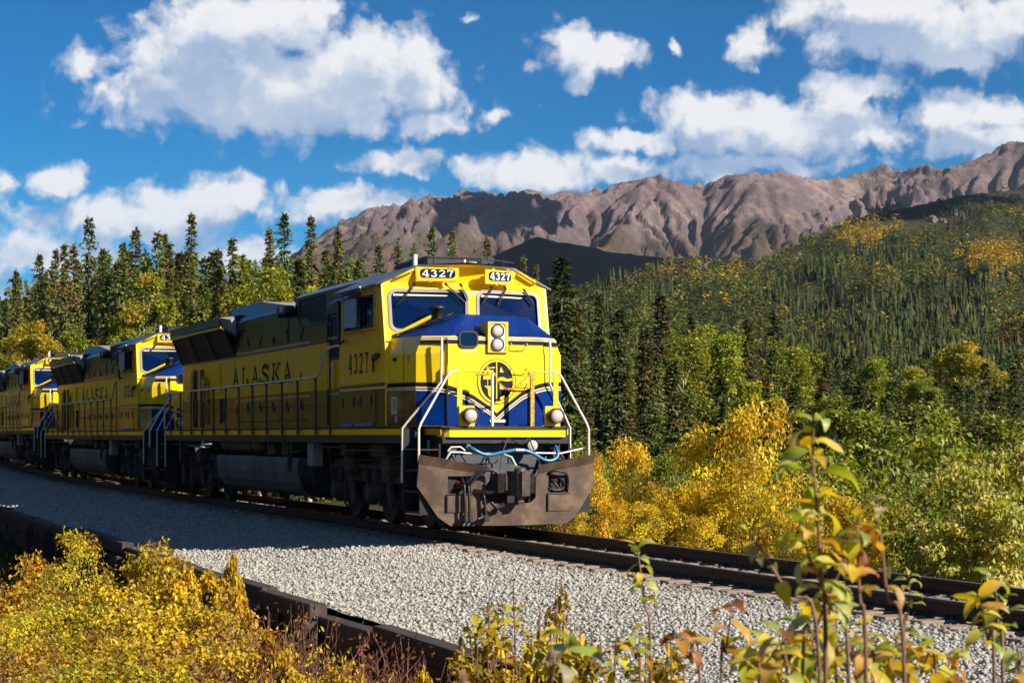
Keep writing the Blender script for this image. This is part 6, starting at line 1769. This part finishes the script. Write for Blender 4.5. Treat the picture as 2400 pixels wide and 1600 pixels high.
# hillside 700..2300 m
n = 17000; px = rng.uniform(1150, 2750, n); u = rng.random(n); D = 700 * (2300 / 700) ** u
hz = np.interp(px, HILL[:, 0], HILL[:, 1]); Dr = np.interp(px, [900, 1300, 1800, 1900, 2400, 3200], [1250, 1350, 1550, 1800, 2100, 2300])
keep = D < Dr * 1.01; px, D, hz, Dr = px[keep], D[keep], hz[keep], Dr[keep]; n = len(px)
x = CAM.x + D * (FWD.x + (px - 1200) / 4356 * RGT.x); y = CAM.y + D * (FWD.y + (px - 1200) / 4356 * RGT.y); z = ground_z(x, y)
s = (D - 480) / (Dr - 480)
mix_ = .5 + 1.7 * (fbm(px / 120, D / 170, 81, 4) - .5) + rng.uniform(-.12, .12, n) + .30 * s - np.where(px > 1850, .08, -.05)
pyv = 1020 - (z - CAM.z) * 4356 / D
kind = (mix_ > .49 + .13 * sstep(pyv, 620, 740) * sstep(px, 1750, 1950)).astype(int)
def blob(cx, cy, rx, ry): return np.exp(-(((px - cx) / rx) ** 2 + ((pyv - cy) / ry) ** 2) * 1.2)
gold = (blob(2010, 560, 70, 40) + blob(2080, 530, 55, 24) + blob(2340, 600, 75, 40) + blob(2300, 610, 45, 22) + blob(2370, 810, 50, 16) + .45 * blob(2250, 650, 160, 50) + .42 * blob(1560, 650, 210, 34) + .30 * blob(1750, 640, 160, 40) + .35 * blob(2280, 480, 90, 20)) > rng.uniform(.32, .75, n)
gold |= rng.random(n) < .025
kind = np.where(gold, 1, kind)
H = np.where(kind == 0, rng.choice([4, 6, 8, 9, 12], n) * rng.uniform(.8, 1.2, n), rng.uniform(3.0, 8.5, n)) * np.interp(D, [700, 2200], [1.0, .95])
Wd = np.where(kind == 0, H * rng.uniform(.8, 1.35, n), H * rng.uniform(1.4, 2.2, n))
tone = .55 + .95 * fbm(px / 70, D / 110, 88, 4)
# bare ground near the top of the right-hand ridge and a few rocky gaps
bare = ((s > .93) & (px > 1990) & (fbm(px / 60, D / 90, 91, 3) > .42)) | ((s > .80) & (px > 2120) & (px < 2330) & (fbm(px / 35, D / 60, 92, 3) > .52))
k = ~bare
tag(forest('hillside_forest', x[k], y[k], z[k], H[k], Wd[k], kind[k], wood_cols(kind[k], px[k], D[k], k.sum(), gold[k]) * tone[k][:, None], [TCs, TBs], M['farleaf']), kind='stuff')

# low cover on the near banks
def ground_cover(name, n, xr, yr, cols, hmax):
    x = rng.uniform(*xr, n); y = rng.uniform(*yr, n); z = ground_z(x, y)
    C = np.stack([x, y, z - .03], -1); A = unit(np.stack([rng.normal(size=n) * .5, rng.normal(size=n) * .5, np.ones(n)], -1)); N = rand_unit(rng, n)
    L = rng.uniform(.3, 1.0, n) * hmax; cols = np.array(cols)
    V, F, Cc = leaf_arrays(C, A, N, L, L * .10 + .012, cols[rng.integers(0, len(cols), n)] * rng.uniform(.6, 1.2, (n, 1)))
    return tag(mobj(name, npmesh(name, V, F, Cc, M['leaf'])), kind='stuff')


ground_cover('bank_grass', 16000, (-30, 24), (2.3, 11), [(.22, .16, .03), (.12, .12, .03), (.30, .20, .03), (.10, .06, .03)], .38)
# the wood behind the photographer, seen only as a reflection in the paint
n = 1500; x = -330 + 375 * rng.random(n) ** .85; y = np.interp(x, [-330, -60, 0, 45], [-14, -15, -24, -30]) - 50 * rng.random(n) ** 1.5; z = ground_z(x, y)
kind = (rng.random(n) > .42).astype(int); H = np.where(kind == 0, rng.uniform(11, 18, n), rng.uniform(3, 9, n)); Wd = H * rng.uniform(.9, 1.4, n)
tag(forest('woodland', x, y, z, H, Wd, kind, wood_cols(kind, x, y, n, rng.random(n) < .45), [TS, TB], M['farleaf']), kind='stuff')

# ---------------------------------------------------------------- shrubs below the retaining wall
YEL = [(.66, .48, .018), (.58, .44, .022), (.72, .53, .025), (.46, .28, .018), (.30, .22, .03)]
LIME = [(.48, .46, .030), (.58, .50, .025), (.46, .40, .030), (.66, .50, .02), (.26, .20, .03)]
ORNG = [(.62, .34, .018), (.68, .42, .025), (.50, .24, .018), (.36, .16, .02)]
BSH = [shrub(501, 1.5, .75, YEL, 2900, .060, .03, 60, 12, 'autumn_shrub'), shrub(502, 1.5, .65, LIME, 2700, .056, .03, 54, 11, 'autumn_shrub'), shrub(503, 1.5, .8, ORNG + YEL + YEL + RUST, 2900, .064, .03, 60, 12, 'autumn_shrub'), shrub(504, 1.5, .6, LIME + YEL, 3000, .044, .03, 52, 12, 'autumn_shrub'), shrub(505, 1.5, .55, YEL + YEL + ORNG, 2000, .078, .04, 30, 9, 'autumn_shrub', droop=.7)]


def twiggy(seed, H, Rw, cols, n, nst=16):
    """half-bare shrub: many thin forked stems and a few curled leaves"""
    q = random.Random(seed); m = MB(); tips = []
    for i in range(nst):
        a = q.uniform(0, 6.28); d = q.uniform(.3, 1) * Rw; p1 = (d * math.cos(a), d * math.sin(a), H * q.uniform(.6, 1.0))
        limb_mb(m, (d * .15 * math.cos(a), d * .15 * math.sin(a), -.3), p1, .010, .003, .05, 5, 5, q); tips.append(p1)
        for j in range(4):
            t = q.uniform(.35, .9); b0 = tuple(c * t for c in p1[:2]) + (p1[2] * t,); a2 = q.uniform(0, 6.28); l = q.uniform(.12, .32)
            p2 = (b0[0] + l * math.cos(a2) * .8, b0[1] + l * math.sin(a2) * .8, b0[2] + l * .8); limb_mb(m, b0, p2, .005, .002, .02, 4, 3, q); tips += [b0, p2]
    st = steal(m.build('stems', M['twig'])); r = np.random.default_rng(seed); T_ = np.array(tips); k = r.integers(0, len(T_), n)
    C = T_[k] + r.normal(size=(n, 3)) * .05; A = rand_unit(r, n); A[:, 2] -= .6
    c = np.array(cols)[r.integers(0, len(cols), n)] * r.uniform(.6, 1.3, (n, 1))
    V, F, Cc = leaf_arrays(C, A, rand_unit(r, n), r.uniform(.04, .085, n), .013, c, .5)
    return Proto('dry_shrub', [('stems', st), ('foliage', npmesh('foliage', V, F, Cc, M['leaf']))], 'shrub')


DRY = [twiggy(601, 1.3, .5, RUST, 420), twiggy(602, 1.3, .6, RUST + [(.40, .26, .10)], 260), twiggy(603, 1.3, .45, RUST + GOLD, 380)]
# (px, top, D, proto, width, label)
FB = [(40, 1365, 22.5, 2, 1.1, 'orange-gold shrub at the left picture edge below the wall'), (85, 1308, 25, 2, .8, 'deep orange upright shrub, leftmost in front of the shaded wall'), (178, 1256, 26, 3, .95, 'tall lime-yellow shrub with pointed crown standing before the wall corner'), (150, 1330, 24, 1, .95, 'lime-yellow shrub low before the tall pointed one'), (262, 1372, 22, 0, 1.1, 'yellow shrub right of the tall pointed one'), (330, 1300, 23.6, 0, .9, 'yellow shrub leaning on the lit end of the wall'), (382, 1284, 23.2, 2, .85, 'golden shrub with tips over the top timber of the wall'), (425, 1335, 22.4, 4, .8, 'bright leafy shrub just below the top timber'), (505, 1345, 21.4, 4, .95, 'long-leaved yellow shrub below the gravel edge'), (545, 1300, 22.0, 4, .42, 'thin yellow sprig rising over the gravel edge'), (470, 1420, 20, 0, 1.0, 'yellow shrub in front of the long-leaved one'), (552, 1385, 20.8, 4, .7, 'small long-leaved shrub before the sunlit timber'),
      (350, 1420, 19.5, 0, 1.2, 'broad yellow shrub in the middle of the left thicket'), (225, 1430, 20, 1, 1.15, 'lime shrub in the middle of the left thicket'), (95, 1430, 20, 3, 1.2, 'fine-leaved yellow shrub at the left side of the thicket'), (10, 1455, 19, 3, 1.2, 'fine-leaved yellow shrub cut by the left picture edge'), (300, 1490, 17.6, 0, 1.1, 'yellow shrub low in the left thicket'), (165, 1500, 17.5, 3, 1.25, 'fine-leaved lime shrub low in the left thicket'), (60, 1520, 16.6, 2, 1.1, 'orange shrub in the bottom left corner'), (420, 1500, 17.5, 4, 1.1, 'leafy yellow shrub low beside the dry twigs'), (510, 1515, 17, 0, 1.0, 'yellow shrub at the bottom left of the dry twigs'), (640, 1480, 17.8, 4, .75, 'yellow and rust shrub at the foot of the wall'), (660, 1530, 16.8, 4, .7, 'small yellow shrub at the bottom below the broken timber'), (240, 1555, 15.5, 1, 1.2, 'lime shrub cut by the bottom picture edge'), (370, 1560, 15.6, 0, 1.1, 'yellow shrub cut by the bottom picture edge'), (120, 1575, 15, 3, 1.2, 'fine-leaved shrub cut by the bottom edge at left'), (790, 1560, 15.8, 2, .6, 'small golden shrub at the bottom under the rusty one'), (1000, 1575, 14, 4, .5, 'few golden leaves at the bottom below the wall')]
H5 = 1.5
for px, top, D, k, w, lab in FB:
    put(BSH[k], px, D, top, lab, 'autumn shrubs below the wall', w * .82, .7, H5)
for px, top, D, k, w, lab in ((600, 1400, 19.5, 1, 1.0, 'grey-brown dry twiggy shrub between the yellow shrubs and the wall'), (560, 1460, 18.2, 0, .9, 'dry brown shrub among the yellow ones'), (900, 1462, 16.6, 0, .9, 'rusty withered shrub standing before the dark wall'), (965, 1500, 16, 1, .8, 'bare twiggy shrub right of the rusty one'), (690, 1460, 17.6, 2, .7, 'rust and gold withered shrub at the wall foot'), (835, 1520, 15.6, 2, .8, 'dry shrub with a few yellow leaves at the bottom'), (300, 1395, 21, 2, .7, 'brown twigs between the yellow crowns at left'), (730, 1400, 18.6, 1, .5, 'thin bare twigs against the wall timber')):
    put(DRY[k], px, D, top, lab, 'dry shrubs below the wall', w, .6, 1.3)
r = random.Random(21); oo = []
for i in range(9):
    px = r.uniform(-60, 600); D = r.uniform(15, 23.5)
    oo.append((px, put(BSH[i % 5], px, D, 1370 + (24 - D) * 17 + r.uniform(20, 90), ('bright yellow', 'lime-yellow', 'orange', 'fine-leaved lime', 'long-leaved yellow')[i % 5] + ' shrub filling the thicket below the wall', 'thicket below the wall', r.uniform(.8, 1.1), .6, H5)))
rank(oo); oo = []
for i in range(16):
    px = r.uniform(-40, 640); D = r.uniform(15, 22)
    oo.append((px, put(DRY[i % 3], px, D, 1370 + (24 - D) * 17 + r.uniform(0, 60), 'brown dry twiggy shrub among the yellow crowns', 'dry shrubs below the wall', r.uniform(.8, 1.2), .6, 1.3)))
rank(oo)
# small-leaved plants in front of the gravel at bottom centre
LOW = [shrub(521, 1.5, .42, LIME + YEL, 520, .062, .1, 22, 9, 'leafy_plant', cat='plant'), shrub(522, 1.5, .36, YEL, 430, .064, .1, 18, 8, 'leafy_plant', cat='plant')]
for px, top, D, k, w, lab in ((1188, 1432, 12.2, 0, .9, 'slim yellow plant with the tallest tip before the middle of the gravel'), (1150, 1500, 11.6, 1, 1.0, 'yellow leafy plant left of the slim tall-tipped one'), (1235, 1490, 11.2, 0, 1.0, 'green-yellow plant right of the slim tall-tipped one'), (1305, 1425, 12.4, 1, .6, 'thin sprig with yellow top over the gravel'), (1290, 1520, 10.8, 0, 1.0, 'dense lime plant at the bottom centre'), (1110, 1560, 11, 1, .9, 'yellow plant at the bottom beside the wall end'), (1380, 1540, 10.6, 1, 1.0, 'yellow-brown plant at the bottom right of centre'), (1450, 1560, 10.2, 0, 1.0, 'lime leafy plant at the bottom before the gravel'), (1570, 1570, 9.8, 1, .9, 'yellow plant cut by the bottom edge before the bright gravel'), (1840, 1555, 9.5, 0, .8, 'yellow-green plant low between the blurred stems')):
    put(LOW[k], px, D, top, lab, 'small plants before the gravel', w, .8, 1.5)


def grass_patch():
    n = 9000; x = rng.uniform(-22, 26, n); y = rng.uniform(-14, -5.3, n); z = ground_z(x, y)
    C = np.stack([x, y, z - .03], -1); A = unit(np.stack([rng.normal(size=n) * .5, rng.normal(size=n) * .5, np.ones(n)], -1))
    cols = np.array([(.22, .15, .05), (.14, .09, .04), (.30, .22, .06), (.12, .11, .03)])
    L = rng.uniform(.15, .45, n)
    V, F, Cc = leaf_arrays(C, A, rand_unit(rng, n), L, .012, cols[rng.integers(0, 4, n)] * rng.uniform(.6, 1.2, (n, 1)))
    tag(mobj('dry_grass', npmesh('dry_grass', V, F, Cc, M['leaf'])), kind='stuff')


grass_patch()


# ---------------------------------------------------------------- near stems with large leaves (out of focus)
def big_leaf(seed, col, tip, L=.085, wd=.019, curl=.5):
    q = random.Random(seed); V, F, C = [], [], []; k = 7
    for i in range(k + 1):
        t = i / k; w = wd * math.sin(math.pi * min(1, t * .93 + .05)) ** .8 * (1.15 - .3 * t); a = curl * t * t
        x = L * t * math.cos(a * .7); z = -L * t * math.sin(a * .7) * .9; fold = .35 + .25 * math.sin(t * 5 + seed)
        for sgn in (-1, 0, 1):
            V.append((x, sgn * w, z + abs(sgn) * w * fold + .002 * math.sin(9 * t + sgn)))
            f = max(0, (t - .45) / .55) if abs(sgn) else .2
            C.append(tuple(col[j] * (1 - f) + tip[j] * f for j in range(3)))
    for i in range(k):
        for s in (0, 1):
            a = i * 3 + s; F.append((a, a + 1, a + 4, a + 3))
    return npmesh('leaf', np.array(V), np.array(F), np.array(C), M['bigleaf'], True)


LV = {'y': [big_leaf(1, (.74, .56, .02), (.74, .44, .02)), big_leaf(2, (.62, .58, .03), (.72, .52, .02), curl=.9), big_leaf(3, (.78, .52, .015), (.60, .28, .015), .095, .022, .7)],
      'g': [big_leaf(4, (.30, .42, .03), (.48, .52, .03)), big_leaf(5, (.40, .50, .04), (.58, .54, .03), .09, .022, .8), big_leaf(6, (.48, .54, .12), (.46, .48, .06), .08, .021, 1.1)],
      'o': [big_leaf(7, (.58, .28, .02), (.42, .12, .02), .08, .020, 1.0), big_leaf(8, (.38, .13, .03), (.24, .07, .03), .075, .018, 1.4), big_leaf(9, (.66, .40, .10), (.60, .30, .05), .08, .022, .9)],
      'p': [big_leaf(10, (.56, .50, .28), (.50, .36, .20), .07, .021, 1.2)]}


def stem_plant(pts, label, leaves, mixc, r0=.008, lsz=1.0, seed=0, bare=.25, colour='twig'):
    """stem through world points; leaves set alternately along it, each an object"""
    q = random.Random(seed); base = Vector(pts[0]); o = empty('willow_sapling', base)
    tag(o, label, 'plant', 'blurred stems close to the camera')
    P = [Vector(p) - base for p in pts]; fine_ = []
    for i in range(len(P) - 1):
        p0, p1, p2, p3 = P[max(i - 1, 0)], P[i], P[i + 1], P[min(i + 2, len(P) - 1)]
        for j in range(6):
            t = j / 6; fine_.append(.5 * ((2 * p1) + (p2 - p0) * t + (2 * p0 - 5 * p1 + 4 * p2 - p3) * t ** 2 + (3 * p1 - p0 - 3 * p2 + p3) * t ** 3))
    fine_.append(P[-1])
    m = MB(); m.tube(fine_, r0, 8, True, r0 * .35); m.build('stem', M[colour], o)
    n = len(fine_)
    for k in range(leaves):
        f = bare + (1 - bare) * (k + .5) / leaves; f = min(.995, f + q.uniform(-.01, .01)); i = min(n - 2, int(f * (n - 1)))
        p = fine_[i].lerp(fine_[i + 1], f * (n - 1) - i); d = (fine_[i + 1] - fine_[i]).normalized()
        a = k * 2.4 + q.uniform(-.5, .5); c = q.choice(mixc); me = q.choice(LV[c])
        up = q.uniform(-.5, .75) + (.7 if f > .93 else 0)
        ax = Vector((math.cos(a), math.sin(a), up)).normalized(); nn = (Vector((0, 0, 1)) + Vector((q.uniform(-.6, .6), q.uniform(-.6, .6), 0)))
        by = nn.cross(ax).normalized(); bz = ax.cross(by)
        s = lsz * q.uniform(.7, 1.25) * (.75 if f > .95 else 1)
        lf = mobj('leaf', me, o); lf.matrix_local = Matrix.Translation(p + ax * r0) @ Matrix((ax, by, bz)).transposed().to_4x4() @ Matrix.Scale(s, 4)
    return o


def cp(px, py, D):
    x, y = at(px, D); return (x, y, zat(py, D))


def stem_path(D, *pp):
    x, y = at(pp[0][0], D); first = (x, y, gz(x, y) - .05)
    return [first] + [cp(px, py, D + dd) for px, py, dd in [(p[0], p[1], p[2] if len(p) > 2 else 0) for p in pp]]


stem_plant(stem_path(5.0, (1935, 1560), (1928, 1380), (1915, 1200), (1905, 1060), (1908, 985)), 'tallest blurred stem with long green and yellow leaves, right of centre', 22, 'gyyyg', .0078, 1.18, 1, .42)
stem_plant(stem_path(4.9, (2120, 1590), (2080, 1400), (2065, 1260), (2045, 1170)), 'dark reddish bare-topped blurred stem right of the tallest one', 7, 'oyp', .0066, .9, 2, .5)
stem_plant(stem_path(4.9, (1990, 1600), (1945, 1420), (1895, 1300), (1880, 1210)), 'blurred stem with orange leaves before the rails', 18, 'yygoy', .0062, 1.05, 3, .5)
stem_plant(stem_path(5.1, (1920, 1560), (1850, 1400), (1785, 1290), (1755, 1250)), 'thin blurred stem leaning left with a pale curled leaf', 8, 'gyp', .0065, .9, 4, .55)
stem_plant(stem_path(4.8, (2030, 1600), (2015, 1400), (2010, 1270), (2008, 1215)), 'blurred stem crowded with brown and orange leaves in front of the rails', 20, 'oyygy', .0062, 1.0, 5, .5)
stem_plant(stem_path(5.3, (1880, 1600), (1910, 1480), (1950, 1380), (1985, 1300)), 'blurred yellow stem crossing the brown-leaved one', 16, 'yyg', .0065, 1.1, 6, .45)
stem_plant(stem_path(8.0, (1525, 1560), (1512, 1420), (1500, 1330), (1492, 1275)), 'slim stem with green drooping leaves in front of the ties', 13, 'gggy', .0075, 1.0, 7, .5)
stem_plant(stem_path(8.2, (2118, 1560), (2126, 1450), (2132, 1390), (2128, 1345)), 'small slender green sprig in front of the right-hand rails', 10, 'gy', .0065, .75, 8, .6)
stem_plant(stem_path(6.2, (2350, 1600), (2340, 1480), (2335, 1400), (2328, 1345)), 'right blurred green stem at the lower right corner', 14, 'gyg', .0075, 1.1, 9, .45)
stem_plant(stem_path(6.0, (2330, 1600), (2315, 1500), (2300, 1430), (2292, 1395)), 'left blurred yellow stem at the lower right corner', 13, 'yyg', .007, 1.1, 10, .45)
stem_plant(stem_path(6.4, (1690, 1600), (1700, 1530), (1712, 1450), (1716, 1405)), 'dark thin stem with few orange leaves before the bright gravel', 7, 'yo', .006, 1.0, 11, .5)
stem_plant(stem_path(6.2, (1640, 1600), (1612, 1540), (1590, 1505), (1580, 1490)), 'yellow-leaved stem at the bottom before the bright gravel', 9, 'yyo', .006, 1.1, 12, .4)
stem_plant(stem_path(6.4, (1500, 1600), (1490, 1545), (1482, 1500), (1480, 1480)), 'short yellow stem at the bottom under the slim green one', 9, 'yyg', .006, 1.0, 13, .4)
stem_plant(stem_path(5.2, (1290, 1610), (1300, 1560), (1320, 1525), (1335, 1510)), 'blurred stem with one large pale leaf at the bottom centre', 5, 'ggp', .006, 1.35, 14, .5)
stem_plant(stem_path(2.3, (1090, 2300), (1089, 1900), (1088, 1680), (1085, 1575)), 'very blurred pinkish stem stub at the bottom edge beside the wall', 0, 'g', .012, 1, 15, .5)
oo = []
for i, (px, D) in enumerate(((1790, 5.6), (1840, 5.3), (1890, 5.7), (1960, 5.4), (2050, 5.6), (2100, 5.8), (2170, 6.2), (2230, 6.4), (1930, 6.2), (1760, 6.6), (2010, 6.6), (2390, 6.4))):
    q = random.Random(70 + i); top = 1420 + q.uniform(0, 60) + abs(px - 1950) * .28
    oo.append((px, stem_plant(stem_path(D, (px + q.uniform(-30, 30), 1640), (px + q.uniform(-20, 20), (1640 + top) / 2), (px + q.uniform(-15, 15), top)), ('low leafy stem in the blurred clump around the tallest stem'), 15, ('yyg', 'yog', 'gyy')[i % 3], .006, 1.1, 80 + i, .35)))
rank(oo)

# ---------------------------------------------------------------- thin blue air over the valley
hz = MB(); hz.box(CAM.x - 9150, CAM.x + 9150, CAM.y - 9150, CAM.y + 9150, -32, 1180)
hm = bpy.data.materials.new('haze'); hm.use_nodes = True; T = NT(hm.node_tree)
for n_ in list(T.n): T.n.remove(n_)
pv = T.new('ShaderNodeVolumePrincipled'); pv.inputs['Color'].default_value = (.66, .77, .95, 1); pv.inputs['Density'].default_value = 2.0e-5; pv.inputs['Anisotropy'].default_value = .2
ho = T.new('ShaderNodeOutputMaterial'); T.l.new(pv.outputs[0], ho.inputs['Volume'])
tag(hz.build('haze', hm), kind='stuff')
